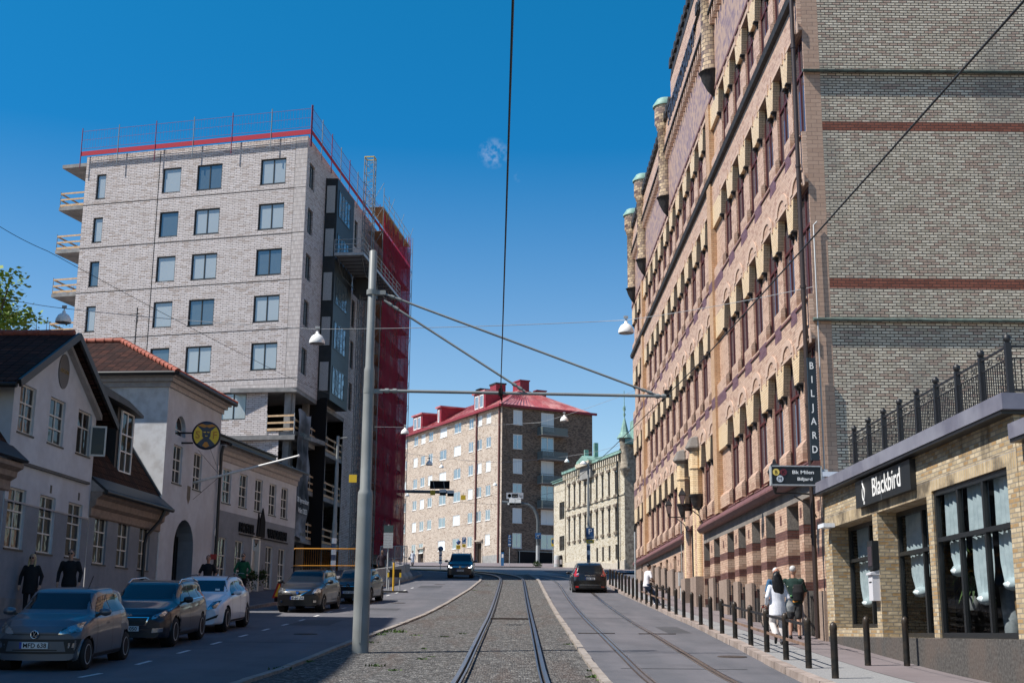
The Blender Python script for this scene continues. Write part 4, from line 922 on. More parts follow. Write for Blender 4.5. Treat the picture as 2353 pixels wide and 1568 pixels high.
def sheet(p0, p1, z0, z1, amp):
    vs = []
    for j in range(rows+1):
        for i in range(N+1):
            t = i/N; p = p0.lerp(p1, t); w = amp*sin(i*1.9+j*.35)*abs(sin(j*pi/3.3)); z = z0+(z1-z0)*j/rows+(0 if j < rows else .7*sin(i*2.3)*sin(i*.7))
            vs.append((p[0], p[1]-w, z))
    nt_.add([M_rel @ Vector(v) for v in vs], [(j*(N+1)+i, j*(N+1)+i+1, (j+1)*(N+1)+i+1, (j+1)*(N+1)+i) for j in range(rows) for i in range(N)], 0, True)
sheet(Vector((U0, -1.62, 0)), Vector((U1, -1.62, 0)), 7.2, 33.9, .05)
sheet(Vector((U1+.05, -1.62, 0)), Vector((U1+.05, -.2, 0)), 7.2, 35.2, .04)
nt_.build('net', [M_net], sc)
# mast climbing platform
mp = thing('climbing_platform', 'steel work platform with railings climbing a lattice mast on the dark facade', 'work platform', Bp, AF)
def lattice(mb, u, o, z0, z1, w=.72, m=0):
    c = [(u, o), (u+w, o), (u+w, o+w), (u, o+w)]
    for p in c: mb.tube([X(*p, z0), X(*p, z1)], .035, 5, m)
    z = z0
    while z < z1-.05:
        zt = min(z+.75, z1)
        for i in range(4):
            p, q = c[i], c[(i+1) % 4]; mb.tube([X(*p, z), X(*q, z)], .02, 4, m, False); mb.tube([X(*p, z), X(*q, zt)], .018, 4, m, False)
        z += .75
la = MB(); lattice(la, 10.6, 1.35, 5.2, 36.4); lattice(la, 13.4, .5, 5.2, 27.0, .6); la.build('mast', [MT['grey']], mp)
tp = MB()
for p, q in (((10.6, 1.35), (11.32, 1.35)), ((11.32, 1.35), (11.32, 2.07)), ((10.6, 2.07), (11.32, 2.07)), ((10.6, 1.35), (10.6, 2.07))): tp.bar(X(*p, 36.45), X(*q, 36.45), .07, .07)
tp.build('mast_top', [plain('yellow_steel', (.60, .42, .06), .5)], mp)
pf = MB(); ZP = 26.9
pf.prism([(4.4, -.95), (17.0, -.95), (17.0, -3.0), (4.4, -3.0)], ZP, ZP+.12, 'z', 0, M_rel)
pf.build('deck', [MT['grey']], mp)
rl = MB()
def railrun(p, q):
    p = Vector(p); q = Vector(q); L = (q-p).length; n = max(1, int(L/1.3))
    for h in (.45, .8, 1.15): rl.tube([X(p.x, p.y, ZP+h), X(q.x, q.y, ZP+h)], .028, 5)
    for i in range(n+1): r = p.lerp(q, i/n); rl.tube([X(r.x, r.y, ZP), X(r.x, r.y, ZP+1.15)], .025, 5)
    rl.bar(X(p.x, p.y, ZP+.1), X(q.x, q.y, ZP+.1), .03, .2)
railrun((4.4, .95), (4.4, 3.0)); railrun((4.4, 3.0), (17, 3.0)); railrun((17, 3.0), (17, .95)); rl.build('railing', [MT['galv']], mp)
ut = MB()
for o in (1.1, 2.8):
    ut.tube([X(4.6, o, ZP), X(6.0, o, ZP-1.0), X(15.5, o, ZP-1.0), X(16.9, o, ZP)], .035, 5)
    for k in range(14): u = 5.2+k*.8; ut.tube([X(u, o, ZP), X(u+.4, o, ZP-1.0), X(u+.8, o, ZP)], .02, 4)
for k in range(13): u = 5+k*.9; ut.tube([X(u, 1.0, ZP-.02), X(u, 2.95, ZP-.02)], .03, 4)
ut.prism([(10.2, -.9), (12.2, -.9), (12.2, -2.3), (10.2, -2.3)], ZP-1.2, ZP-.05, 'z', 0, M_rel); ut.build('truss', [plain('dark_steel', (.05, .055, .06), .5, .3)], mp)
# printed banner hanging over the rails
def _banner():
    m, nt, b = _new('printed_banner'); setp(b, (.1, .1, .11), .7, 0, .2); v = _obj(nt); mp_ = nt.nodes.new('ShaderNodeMapping'); mp_.inputs['Scale'].default_value = (.4, .4, .5); nt.links.new(v, mp_.inputs[0])
    n = _noise(nt, mp_.outputs[0], 1.0, 3); nt.links.new(_ramp(nt, n.outputs[0], [(.38, (.018, .018, .022)), (.5, (.08, .085, .10)), (.62, (.22, .23, .26))]), b.inputs[0]); return m
bn = thing('advertising_banner', 'long dark printed banner hanging from the timber rails', 'banner', Bp, AF)
mb = MB(); nx, nz = 12, 24; vs = []
for j in range(nz+1):
    for i in range(nx+1): t = j/nz; vs.append(X(-.35+3.0*i/nx*(1-.03*sin(j)), .28+.06*sin(i*1.3+j*.3)+.05*sin(j*.8), 15.35-8.1*t+.12*sin(i*.55)*(1 if j in (0, nz) else 0)))
mb.add(vs, [(j*(nx+1)+i, j*(nx+1)+i+1, (j+1)*(nx+1)+i+1, (j+1)*(nx+1)+i) for j in range(nz) for i in range(nx)], 0, True); mb.build('cloth', [_banner()], bn)
mb = MB(); MX = M_rel @ T(1.0, -.40, 0)
text_into(mb, '78 hyresr\u00e4tter', .46, MX @ T(.2, 0, 9.5), 0, .005); text_into(mb, 'Vt\u00e5r\u00e4 2023', .46, MX @ T(.2, 0, 8.85), 0, .005)
mb.build('lettering', [MT['white']], bn)
mb = MB(); text_into(mb, 'HYRESR\u00c4TT', .5, MX @ T(.15, 0, 13.6), 0, .005); text_into(mb, 'stenaby', .38, MX @ T(.4, 0, 7.45), 0, .005); mb.build('dark_lettering', [MT['black']], bn)
# ------------------------------------------------------------------ the low plastered houses on the left
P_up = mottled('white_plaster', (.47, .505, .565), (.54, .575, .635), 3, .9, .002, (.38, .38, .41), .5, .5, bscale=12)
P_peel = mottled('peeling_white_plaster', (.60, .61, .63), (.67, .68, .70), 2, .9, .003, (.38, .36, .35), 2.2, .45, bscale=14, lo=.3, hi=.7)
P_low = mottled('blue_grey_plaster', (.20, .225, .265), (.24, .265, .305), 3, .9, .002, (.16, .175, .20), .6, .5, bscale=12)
P_base = mottled('stained_plaster', (.17, .175, .19), (.25, .255, .265), 1.5, .92, .003, (.32, .31, .30), 1.6, .5)
M_sash = plain('sash_white', (.58, .57, .54), .5); G_low = glassy('old_pane', (.030, .026, .023), .06, 0., .25, .03)
M_gut = plain('black_gutter', (.018, .02, .022), .45, .2); M_corn = mottled('cornice', (.34, .32, .32), (.42, .40, .40), 5, .85); M_corn2 = mottled('brown_cornice', (.20, .155, .135), (.27, .22, .19), 5, .85)
M_rooftar = mottled('sheet_roof', (.035, .04, .045), (.06, .065, .07), 2, .5)
def _tiles(name, c1, c2, c3):
    m, nt, b = _new(name); setp(b, c1, .95, 0, .08); uv = _uv(nt)
    t = nt.nodes.new('ShaderNodeTexBrick'); t.offset = 0.
    for k, v in (('Scale', 1.), ('Mortar Size', .02), ('Mortar Smooth', .4), ('Brick Width', .24), ('Row Height', .34), ('Bias', -.2)): t.inputs[k].default_value = v
    nt.links.new(uv, t.inputs[0]); t.inputs['Color1'].default_value = (*c1, 1); t.inputs['Color2'].default_value = (*c2, 1); t.inputs['Mortar'].default_value = (.006, .005, .005, 1)
    n = _noise(nt, uv, 1.5, 4); c = _mix(nt, _ramp(nt, n.outputs[0], [(.45, (0, 0, 0)), (.7, (.7, .7, .7))]), t.outputs[0], c3); nt.links.new(c, b.inputs[0])
    w = nt.nodes.new('ShaderNodeTexWave'); w.wave_type = 'BANDS'; w.bands_direction = 'X'; w.inputs['Scale'].default_value = 1/.24/2*1.0; nt.links.new(uv, w.inputs[0])
    w2 = nt.nodes.new('ShaderNodeTexWave'); w2.bands_direction = 'Y'; w2.wave_profile = 'SAW'; w2.inputs['Scale'].default_value = 1/.34/2; nt.links.new(uv, w2.inputs[0])
    ad = nt.nodes.new('ShaderNodeMath'); ad.operation = 'ADD'; nt.links.new(w.outputs[1], ad.inputs[0]); nt.links.new(w2.outputs[1], ad.inputs[1]); _bump(nt, b, ad.outputs[0], .05, 1.); return m
R_dark = _tiles('dark_roof_tiles', (.05, .028, .025), (.10, .048, .038), (.035, .028, .027)); R_brown = _tiles('brown_roof_tiles', (.055, .032, .026), (.10, .052, .038), (.035, .028, .026))
R_ridge = mottled('red_ridge_tiles', (.22, .06, .04), (.32, .10, .065), 7, .7)
def roofquad(mb, a, b, c, d, m=0, th=.08):
    """a slab of roof: a,b eave, c,d ridge"""
    a, b, c, d = map(Vector, (a, b, c, d)); n = (b-a).cross(d-a).normalized()*th
    if n.z < 0: n = -n
    mb.add([a, b, c, d, a+n, b+n, c+n, d+n], [(3, 2, 1, 0), (4, 5, 6, 7), (0, 1, 5, 4), (1, 2, 6, 5), (2, 3, 7, 6), (3, 0, 4, 7)], m)
def house(name, label, O, P):
    ang = atan2(P[1]-O[1], P[0]-O[0]); L = hypot(P[0]-O[0], P[1]-O[1]); r = thing(name, label, 'building', (O[0], O[1], 0), ang); return r, ang, L
def px_rects(O, ang, rects):
    out = []
    for (x0, x1, yt0, yt1, yb0, yb1) in rects:
        u0, zt = onface(x0, yt0, (O[0], O[1], 0), ang); u1, zt2 = onface(x1, yt1, (O[0], O[1], 0), ang); _, zb = onface(x0, yb0, (O[0], O[1], 0), ang); _, zb2 = onface(x1, yb1, (O[0], O[1], 0), ang)
        out.append([u0, u1, (zb+zb2)/2, (zt+zt2)/2])
    return out
def sashes(parent, rs, dp=.12, cols=2, rows=(.34, .62), name='window'):
    for a, b, c, d in rs: window(parent, round(a, 3), round(c, 3), dp-.05, round(b-a, 1), round(d-c, 1), cols, rows, M_sash, G_low, .055, name, 0, .05, M_gut)
def holesof(rs, dp=.12): return [(round(a, 3), round(a, 3)+round(b-a, 1), round(c, 3), round(c, 3)+round(d-c, 1), dp, 0, 0) for a, b, c, d in rs]
# measured window sizes are evened out by row
def even(rs, w=None, z0=None, z1=None):
    out = []
    for a, b, c, d in rs:
        m = (a+b)/2; ww = w or (b-a); out.append([m-ww/2, m+ww/2, z0 if z0 is not None else c, z1 if z1 is not None else d])
    return out
# hostel
O, P = (-12.62, 55.95), (-10.96, 66.4); H4, A4, L4 = house('hostel_building', 'two storey white and blue grey plastered hostel with lettering on its wall', O, P)
c5 = lambda l: [(411.6+.2673*a, 411.6+.2673*b, 940.8+.2673*c, 940.8+.2673*c2, 940.8+.2673*d, 940.8+.2673*d2) for a, b, c, c2, d, d2 in l]
up = px_rects(O, A4, c5([(388, 448, 480, 505, 780, 800), (530, 585, 545, 570, 825, 850), (662, 715, 600, 620, 865, 890), (785, 830, 650, 665, 910, 930), (888, 930, 685, 700, 935, 950)]))
lo = px_rects(O, A4, c5([(245, 300, 1060, 1075, 1380, 1400), (342, 405, 1085, 1100, 1415, 1430), (492, 545, 1115, 1130, 1420, 1440), (752, 800, 1175, 1185, 1400, 1415), (862, 905, 1195, 1205, 1410, 1420)]))
zu = sum(r[2] for r in up)/5; zv = sum(r[3] for r in up)/5; up = even(up, 1.0, zu, zv); zl = sum(r[3] for r in lo)/5; lo = even(lo, 1.0, zl-2.0, zl)
dr = px_rects(O, A4, c5([(622, 685, 1150, 1160, 1540, 1568)]))[0]; dr = [dr[0], dr[0]+1.1, gz(61)+.1, gz(61)+.1+2.7]
split = zu-.35
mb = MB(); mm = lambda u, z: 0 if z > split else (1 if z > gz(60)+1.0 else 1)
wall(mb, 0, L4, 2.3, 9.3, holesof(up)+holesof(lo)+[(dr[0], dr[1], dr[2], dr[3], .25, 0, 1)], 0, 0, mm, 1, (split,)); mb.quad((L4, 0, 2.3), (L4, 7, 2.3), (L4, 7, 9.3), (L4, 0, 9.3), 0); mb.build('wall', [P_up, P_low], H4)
sashes(H4, up); sashes(H4, lo)
mb = MB(); mb.box(dr[0], dr[1], .18, .25, dr[2], dr[2]+2.1, 0); mb.box(dr[0]-.02, dr[0]+.14, -.03, .2, dr[2], dr[3], 1); mb.box(dr[1]-.14, dr[1]+.02, -.03, .2, dr[2], dr[3], 1); mb.box(dr[0], dr[1], -.03, .2, dr[3]-.12, dr[3]+.02, 1); mb.build('door', [mottled('pale_door', (.4, .39, .37), (.5, .49, .46), 4, .6), M_sash], H4)
cn = MB(); cn.prism([(0, 8.75), (-.05, 8.8), (-.05, 9.0), (-.14, 9.05), (-.14, 9.2), (-.28, 9.3), (-.28, 9.42), (0, 9.42)], -.02, L4+.02, 'x', 0); cn.build('cornice', [M_corn], H4)
rf = MB(); roofquad(rf, (-.05, -.42, 9.42), (L4+.15, -.42, 9.42), (L4+.15, 1.3, 9.95), (-.05, 1.3, 9.95), 0); rf.box(-.1, L4+.1, 1.2, 1.35, 9.6, 10.28, 1); rf.box(-.1, L4+.1, 1.1, 1.45, 10.28, 10.34, 2); rf.box(-.1, L4+.1, 1.3, 6.5, 9.9, 10.0, 1); rf.tube([(-.05, -.48, 9.40), (L4+.2, -.48, 9.40)], .07, 8, 1); rf.build('roof', [R_brown, M_gut, M_rooftar], H4)
lt = MB(); u_, z_ = onface(555, 1213, (O[0], O[1], 0), A4)
text_into(lt, 'HOSTEL', .58, T(u_+.55, -.05, z_-.15), 0, .03, 'CENTER', .95, .012); text_into(lt, 'VANDRAREN', .58, T(u_+4.75, -.05, z_-.15), 0, .03, 'CENTER', .80, .012)
lt.prism([(u_+1.9, z_-.2), (u_+2.15, z_-.2), (u_+2.22, z_+.55), (u_+2.05, z_+.9)], -.06, -.01, 'y', 0); lt.prism([(u_+2.2, z_-.2), (u_+2.95, z_-.2), (u_+2.95, z_+.55), (u_+2.6, z_+1.15), (u_+2.3, z_+.6)], -.06, -.01, 'y', 0)
lt.box(u_-.35, u_+6.4, -.06, -.01, z_-.28, z_-.24); lt.build('lettering', [MT['matt']], H4)
# house 3: tall with hipped roof and arched door
O, P = (-13.29, 49.5), (-12.64, 55.93); H3, A3, L3 = house('hip_roofed_house', 'three storey white plastered house with hipped tile roof and arched doorway', O, P)
wr = px_rects(O, A3, [(396, 424, 1020, 1031, 1106, 1117), (445, 467, 1039, 1048, 1122, 1131)]); wr = even(wr, 1.0, sum(r[2] for r in wr)/2, sum(r[3] for r in wr)/2)
lu = px_rects(O, A3, [(408, 429, 931, 931, 954, 964), (455, 472, 954, 954, 975, 980)]); lu = even(lu, 1.15, 9.05, 9.85)
ua, za = onface(392, 1300, (O[0], O[1], 0), A3); ub, zb = onface(441, 1300, (O[0], O[1], 0), A3); ut_, zt_ = onface(420, 1192, (O[0], O[1], 0), A3)
ua = max(.25, ua+.15); mb = MB()
hs = holesof(wr)+[(a, b, c, d, .2, .55, 0) for a, b, c, d in lu]+[(ua, ub, gz(52)+.1, zt_, .75, (ub-ua)/2, 1)]
s3 = wr[0][2]+.05; wall(mb, 0, L3, 1.6, 11.2, hs, 0, 0, None, 0); mb.build('wall', [P_up, P_low], H3)
mb = MB(); wall(mb, 0, ua-.03, 1.6, s3, (), -.012); wall(mb, ub+.03, L3, 1.6, s3, (), -.012); wall(mb, ua-.03, ub+.03, zt_+.1, s3, (), -.012); mb.build('lower_wall', [P_low], H3) if False else None
sashes(H3, wr)
for a, b, c, d in lu: window(H3, a, c, .15, round(b-a, 2), round(d-c, 2), 1, (), M_sash, G_low, .05, 'lunette_window', .55, .04)
mb = MB(); mb.box(ua, ub, .68, .74, gz(52)+.1, zt_, 0)
for k in range(9): x = ua+(ub-ua)*(k+.5)/9; mb.box(x-.02, x+.02, .60, .68, gz(52)+.1, zt_, 1)
mb.build('door', [plain('dark_door', (.03, .025, .022), .6), M_gut], H3)
sd = MB(); sd.quad((0, 8.5, 1.6), (0, 0, 1.6), (0, 0, 11.2), (0, 8.5, 11.2)); sd.quad((0, 8.5, 1.6), (L3, 8.5, 1.6), (L3, 8.5, 11.2), (0, 8.5, 11.2)); sd.quad((L3, 0, 1.6), (L3, 8.5, 1.6), (L3, 8.5, 11.2), (L3, 0, 11.2)); sd.build('side_wall', [P_peel], H3)
cn = MB()
for k, (o_, z0, z1) in enumerate(((.08, 10.75, 10.95), (.2, 10.95, 11.1), (.32, 11.1, 11.2))): cn.box(-o_, L3+o_, -o_, 8.5+o_, z0, z1, 0)
cn.build('cornice', [M_corn], H3)
ax, az = .5*L3, 13.55; ov = .48; rf = MB(); ap = (L3*.5, 4.0, 13.6); E_ = [(-ov, -ov, 11.22), (L3+ov, -ov, 11.22), (L3+ov, 8.5+ov, 11.22), (-ov, 8.5+ov, 11.22)]
rA = (L3*.5, 3.4, 13.3); rB = (L3*.5, 5.3, 13.3)
rf.add([E_[0], E_[1], rA], [(0, 1, 2)]); rf.add([E_[1], E_[2], rB, rA], [(0, 1, 2, 3)]); rf.add([E_[2], E_[3], rB], [(0, 1, 2)]); rf.add([E_[3], E_[0], rA, rB], [(0, 1, 2, 3)]); rf.box(-ov, L3+ov, -ov, 8.5+ov, 11.2, 11.215, 1)
for p, q in ((E_[0], E_[1]), (E_[3], E_[0])): rf.tube([p, q], .08, 8, 1)
rf.build('roof', [R_dark, M_gut], H3)
rd = MB()
def ridge_tiles(p, q):
    p = Vector(p); q = Vector(q); n = int((q-p).length/.36)
    for i in range(n): a = p.lerp(q, i/n); b = p.lerp(q, (i+1)/n); rd.tube([a+Vector((0, 0, .04)), b+Vector((0, 0, .06))], [.14, .105], 7)
ridge_tiles(E_[0], rA); ridge_tiles(E_[3], rB); ridge_tiles(rA, rB); ridge_tiles(E_[1], rA); rd.build('ridge_tiles', [R_ridge], H3)
# antenna
an = MB(); an.tube([(0, 0, 0), (0, 0, 1.75)], .025, 6); an.tube([(-.28, 0, 1.45), (.1, 0, 1.5)], .02, 5); an.tube([(-.1, 0, 1.2), (.05, 0, 1.1), (.05, 0, 1.4)], .015, 5); o = an.build('roof_antenna', [MT['iron']]); o.location = at(309, 800, 52.9); tag(o, 'thin antenna pole on the peak of the hipped tile roof', 'antenna')
# house 2: low with mansard and dormer
O, P = (-13.8, 42.72), (-13.32, 49.48); H2, A2, L2 = house('mansard_house', 'low grey plastered house with a steep tiled mansard roof and one dormer', O, P)
wr = px_rects(O, A2, [(215, 254, 1172, 1184, 1287, 1299), (270, 303, 1186, 1196, 1299, 1307), (318, 350, 1202, 1210, 1308, 1316)]); z0, z1 = sum(r[2] for r in wr)/3, sum(r[3] for r in wr)/3; wr = even(wr, 1.12, z0, z1)
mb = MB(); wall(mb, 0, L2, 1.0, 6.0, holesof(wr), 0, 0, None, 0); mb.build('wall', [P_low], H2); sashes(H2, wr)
cn = MB(); cn.prism([(0, 5.15), (-.06, 5.2), (-.06, 5.45), (-.2, 5.55), (-.22, 5.75), (-.38, 5.85), (-.38, 5.98), (0, 5.98)], -.05, L2, 'x', 0); cn.build('cornice', [M_corn2], H2)
rf = MB(); roofquad(rf, (0, -.45, 6.0), (L2, -.45, 6.0), (L2, .1, 6.45), (0, .1, 6.45), 1); roofquad(rf, (0, .1, 6.45), (L2, .1, 6.45), (L2, 1.95, 9.15), (0, 1.95, 9.15), 0)
rf.box(0, L2, 1.95, 6.5, 9.0, 9.1, 1); rf.tube([(L2-.03, .05, 6.55), (L2-.03, 1.95, 9.32)], .07, 6, 1); rf.tube([(0, -.5, 5.97), (L2, -.5, 5.97)], .08, 8, 1); rf.build('roof', [R_brown, M_gut], H2)
d0, dz0 = onface(286, 1092, (O[0], O[1], 0), A2, -.75); d1, dz1 = onface(316, 1088, (O[0], O[1], 0), A2, -.75)
dm = MB(); wx0, wx1 = 3.35, 4.55; dm.box(wx0-.25, wx1+.25, .5, 3.2, 6.9, 9.35, 0); dm.box(wx0-2.4, wx0-.25, 1.2, 3.2, 7.6, 9.4, 0); dm.prism([(wx0-2.6, 9.42), (wx0+.05, 9.36), (wx1+.35, 9.2), (wx1+.35, 9.3), (wx0+.0, 9.58), (wx0-2.6, 9.72)], .2, 3.3, 'y', 1)
dmo = dm.build('dormer', [plain('dark_zinc', (.025, .024, .026), .5), M_rooftar], H2); window(H2, wx0, 7.05, .42, 1.2, 2.2, 2, (.34, .62), MT['white'], G_low, .06, 'dormer_window')
dp_ = MB(); dp_.tube([(L2-.9, -.5, 5.9), (L2-.95, -.35, 5.5), (L2-1.6, -.12, 4.9), (L2-1.7, -.1, 4.6), (L2-1.7, -.1, 2.1)], .065, 8); dp_.build('downpipe', [M_gut], H2)
# house 1: gable to the street
O, P = (-14.1, 36.2), (-13.82, 42.7); H1, A1, L1 = house('gabled_house', 'white plastered gabled house with a round plaque under its peak', O, P)
wu = px_rects(O, A1, [(45, 90, 883, 897, 992, 1008), (112, 155, 914, 928, 1017, 1031), (176, 216, 942, 953, 1040, 1051)]); wu = even(wu, 1.15, sum(r[2] for r in wu)/3, sum(r[3] for r in wu)/3)
wl = px_rects(O, A1, [(16, 66, 1118, 1130, 1252, 1264), (88, 133, 1137, 1148, 1266, 1276), (153, 195, 1155, 1165, 1280, 1289)]); wl = even(wl, 1.2, sum(r[2] for r in wl)/3, sum(r[3] for r in wl)/3)
mb = MB(); sp1 = 5.05; m1 = lambda u, z: 0 if z > sp1 else (1 if z > 2.4 else 2)
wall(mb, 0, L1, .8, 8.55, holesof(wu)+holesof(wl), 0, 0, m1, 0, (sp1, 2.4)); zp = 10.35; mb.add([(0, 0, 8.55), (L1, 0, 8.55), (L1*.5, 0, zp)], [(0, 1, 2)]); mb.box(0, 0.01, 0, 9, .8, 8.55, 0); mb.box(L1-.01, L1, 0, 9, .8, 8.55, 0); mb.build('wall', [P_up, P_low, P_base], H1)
sashes(H1, wu[:2]); sashes(H1, wl)
a, b, c, d = wu[2]; o = window(H1, round(a, 3), round(c, 3), .07, 1.1 if round(b-a, 1) != 1.2 else 1.2, round(d-c, 1), 2, (.62,), M_sash, G_low, .055, 'window', 0, .05, M_gut)
of = MB(); of.box(0, .5, -.02, .02, 0, 1.0, 0); of.box(.05, .45, -.025, -.02, .06, .94, 1); oo = of.build('open_casement', [M_sash, G_low], H1, (b-.02, -.02, c+.03)); oo.rotation_euler = (0, 0, radians(-75))
cn = MB(); cn.box(.3, L1-.35, -.09, 0, 6.16, 6.24, 0); cn.box(-.0, L1+.0, -.02, 0.0, 5.05, 5.1, 1)
for s in (0, 1):
    X_ = (lambda u: u) if s == 0 else (lambda u: L1-u)
    pr = [(X_(-.05), 8.35), (X_(L1*.5), zp-.12), (X_(L1*.5), zp+.02), (X_(-.05), 8.52)]; cn.prism(pr, -.18, 0, 'y', 1)
cn.build('cornice', [M_rooftar, M_corn], H1)
rf = MB()
for s in (0, 1):
    X_ = (lambda u: u) if s == 0 else (lambda u: L1-u)
    roofquad(rf, (X_(-.75), 9, 8.2), (X_(-.75), -.45, 8.2), (X_(L1/2), -.45, zp+.08), (X_(L1/2), 9, zp+.08), 0, .09)
    rf.bar((X_(-.78), -.48, 8.22), (X_(L1/2), -.48, zp+.12), .08, .22, 1)
rf.tube([(-.8, -.4, 8.17), (-.8, 9, 8.17)], .08, 8, 1); rf.build('roof', [R_dark, M_gut], H1)
rd = MB(); ridge_tiles((L1/2, -.3, zp+.15), (L1/2, 9, zp+.15)); rd.build('ridge_tiles', [R_ridge], H1)
pq = MB(); u_, z_ = onface(146, 853, (O[0], O[1], 0), A1); pq.lathe([(.0, 0), (.42, 0), (.42, .02)], 24, 0, (u_, -.01, z_), Matrix.Rotation(pi/2, 3, 'X') @ Matrix.Diagonal((1, 1.3, 1))); pq.build('round_plaque', [plain('plaque_grey', (.10, .11, .12), .6)], H1)
pq = MB(); text_into(pq, 'ADLON', .19, T(u_, -.04, z_-.06), 0, .004); pq.build('plaque_lettering', [plain('dull_gold', (.3, .2, .07), .5)], H1)
vt = MB()
for x, y in ((117, 1123), (181, 1140), (270, 1176)):
    u_, z_ = onface(x, y, (O[0], O[1], 0), A1) if x < 250 else (L1+.2, 3)
    if x < 250: vt.box(u_-.06, u_+.06, -.01, 0, z_-.12, z_+.12)
vt.build_parts('vent', [M_gut], H1)
# house 0 at the picture's edge
O, P = (-14.55, 28.0), (-14.12, 36.15); H0, A0, L0 = house('corner_mansard_house', 'grey plastered house with dark mansard roof nearest the viewer', O, P)
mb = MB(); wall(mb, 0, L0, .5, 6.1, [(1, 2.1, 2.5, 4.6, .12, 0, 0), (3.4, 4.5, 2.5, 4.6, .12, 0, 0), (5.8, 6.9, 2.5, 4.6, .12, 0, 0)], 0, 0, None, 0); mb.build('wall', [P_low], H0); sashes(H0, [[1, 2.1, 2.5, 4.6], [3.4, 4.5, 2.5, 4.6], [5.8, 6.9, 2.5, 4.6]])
cn = MB(); cn.prism([(0, 5.3), (-.06, 5.35), (-.06, 5.6), (-.22, 5.7), (-.24, 5.85), (-.4, 5.95), (-.4, 6.08), (0, 6.08)], -.02, L0+.25, 'x', 0); cn.build('cornice', [M_corn2], H0)
rf = MB(); roofquad(rf, (0, -.48, 6.1), (L0+.3, -.48, 6.1), (L0+.3, .1, 6.6), (0, .1, 6.6), 1); roofquad(rf, (0, .1, 6.6), (L0+.3, .1, 6.6), (L0+.3, 1.9, 9.0), (0, 1.9, 9.0), 0); rf.box(0, L0, 1.9, 6, 8.9, 9.0, 1); rf.prism([(.0, 6.1), (-.45, 6.12), (.1, 6.6), (1.9, 9.0), (1.9, 6.1)], L0+.3, L0+.34, 'x', 1); rf.build('roof', [R_brown, M_gut], H0)
# a taller block outside the frame at the left, whose shade falls on the near road
TH = thing('corner_apartment_building', 'tall plastered apartment building behind the mansard house, beyond the frame', 'building', (-20, 6, 0), pi/2)
mb = MB(); hs = [(u, u+1.2, z, z+1.7, .12, 0, 0) for u in [2+3*k for k in range(11)] for z in (9, 12.2, 15.4, 18.6)]; wall(mb, 0, 35.5, 0, 23.2, hs); mb.box(0, .01, 0, 12, 0, 23.2); mb.box(35.49, 35.5, 0, 12, 0, 23.2); mb.box(0, 35.5, 11.99, 12, 0, 23.2); mb.build('wall', [P_up], TH)
mb = MB(); roofquad(mb, (-.3, -.4, 23.2), (35.8, -.4, 23.2), (35.8, 6, 25), (-.3, 6, 25)); roofquad(mb, (-.3, 12.4, 23.2), (35.8, 12.4, 23.2), (35.8, 6, 25), (-.3, 6, 25)); mb.build('roof', [R_dark], TH)
for h in hs: window(TH, h[0], h[2], .07, 1.2, 1.7, 2, (.6,), M_sash, G_low, .06)
# ------------------------------------------------------------------ the brick block at the end of the street
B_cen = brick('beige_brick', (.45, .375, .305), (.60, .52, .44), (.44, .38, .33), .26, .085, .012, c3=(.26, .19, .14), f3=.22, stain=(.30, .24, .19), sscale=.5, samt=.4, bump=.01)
B_cen2 = brick('dark_brown_brick', (.18, .12, .085), (.30, .22, .165), (.13, .10, .08), .26, .085, .012, c3=(.09, .065, .05), f3=.3, stain=(.08, .06, .05), sscale=.6, samt=.4, bump=.01)  # right face's copy of the beige brick, its shade put into darker colours
M_redroof = mottled('red_sheet_roof', (.34, .07, .075), (.44, .12, .12), 1.2, .33, 0, (.60, .34, .32), .5, .7, spec=.8); M_redwall = mottled('red_dormer_sheet', (.20, .022, .035), (.26, .03, .045), 3, .5)  # pale pink third tone puts the roof's sun sheen into the colour
G_cen = glassy('far_pane', (.30, .36, .40), .08, .5, .6); G_cenw = glassy('curtained_pane', (.62, .66, .68), .3, .0, .5)
C0 = at(1150, 1293, 166); dL = Vector((-.453, .8915)); LL = 46.
O = (C0.x+dL.x*LL, C0.y+dL.y*LL); CB, AC, LC = house('brick_apartment_building', 'beige brick apartment building with crimson roof closing the street', O, (C0.x, C0.y))
zg = 10.0; _, ze = onface(1150, 927, (O[0], O[1], 0), AC)
F_ = lambda x, y: onface(x, y, (O[0], O[1], 0), AC)
cols = []
for a, b, t in ((300, 355, 925), (448, 508, 880), (555, 617, 845), (668, 732, 815), (835, 935, 755), (1045, 1148, 685), (1262, 1330, 630), (1387, 1458, 595), (1520, 1592, 550)):
    cols.append((F_(882+.1547*a, 860+.1547*t)[0], F_(882+.1547*b, 860+.1547*t)[0]))
z1 = F_(1129, 946)[1]; z6 = F_(1126, 1225)[1]; pit = (z1-z6)/5; ht = F_(1129, 946)[1]-F_(1129, 970)[1]
extra = [(cols[0][0]-3*k-2.9, cols[0][0]-3*k-1.6) for k in range(5)]
hs = []; cols = extra+cols; doors = []
for i, (a, b) in enumerate(cols):
    for r in range(6):
        zt = z1-pit*r
        if r == 5 and i in (len(cols)-2, len(cols)-6): continue
        hs.append((a, b, zt-ht, zt, .10, 0, 0))
dl = [F_(845+.3281*750, 1285)[0], F_(845+.3281*352, 1285)[0]]
for d in dl: hs.append((d, d+2.0, zg-.2, zg+2.9, .5, 0, 0))
mb = MB(); wall(mb, 0, LC, zg-1, ze-.3, hs, 0, 0, lambda u, z: 1 if z < zg+1.15 else 0, 0, (zg+1.15,)); mb.build('wall', [B_cen, MT['concrete']], CB)
for i, h in enumerate(hs[:-2]): window(CB, round(h[0], 2), h[2], .04, round((h[1]-h[0])*2)/2, round(h[3]-h[2], 1), 2, (), MT['white'], (G_cen, G_cenw, G_cen)[(i*7+i//6) % 3], .09, 'window', 0, .06, MT['white'])
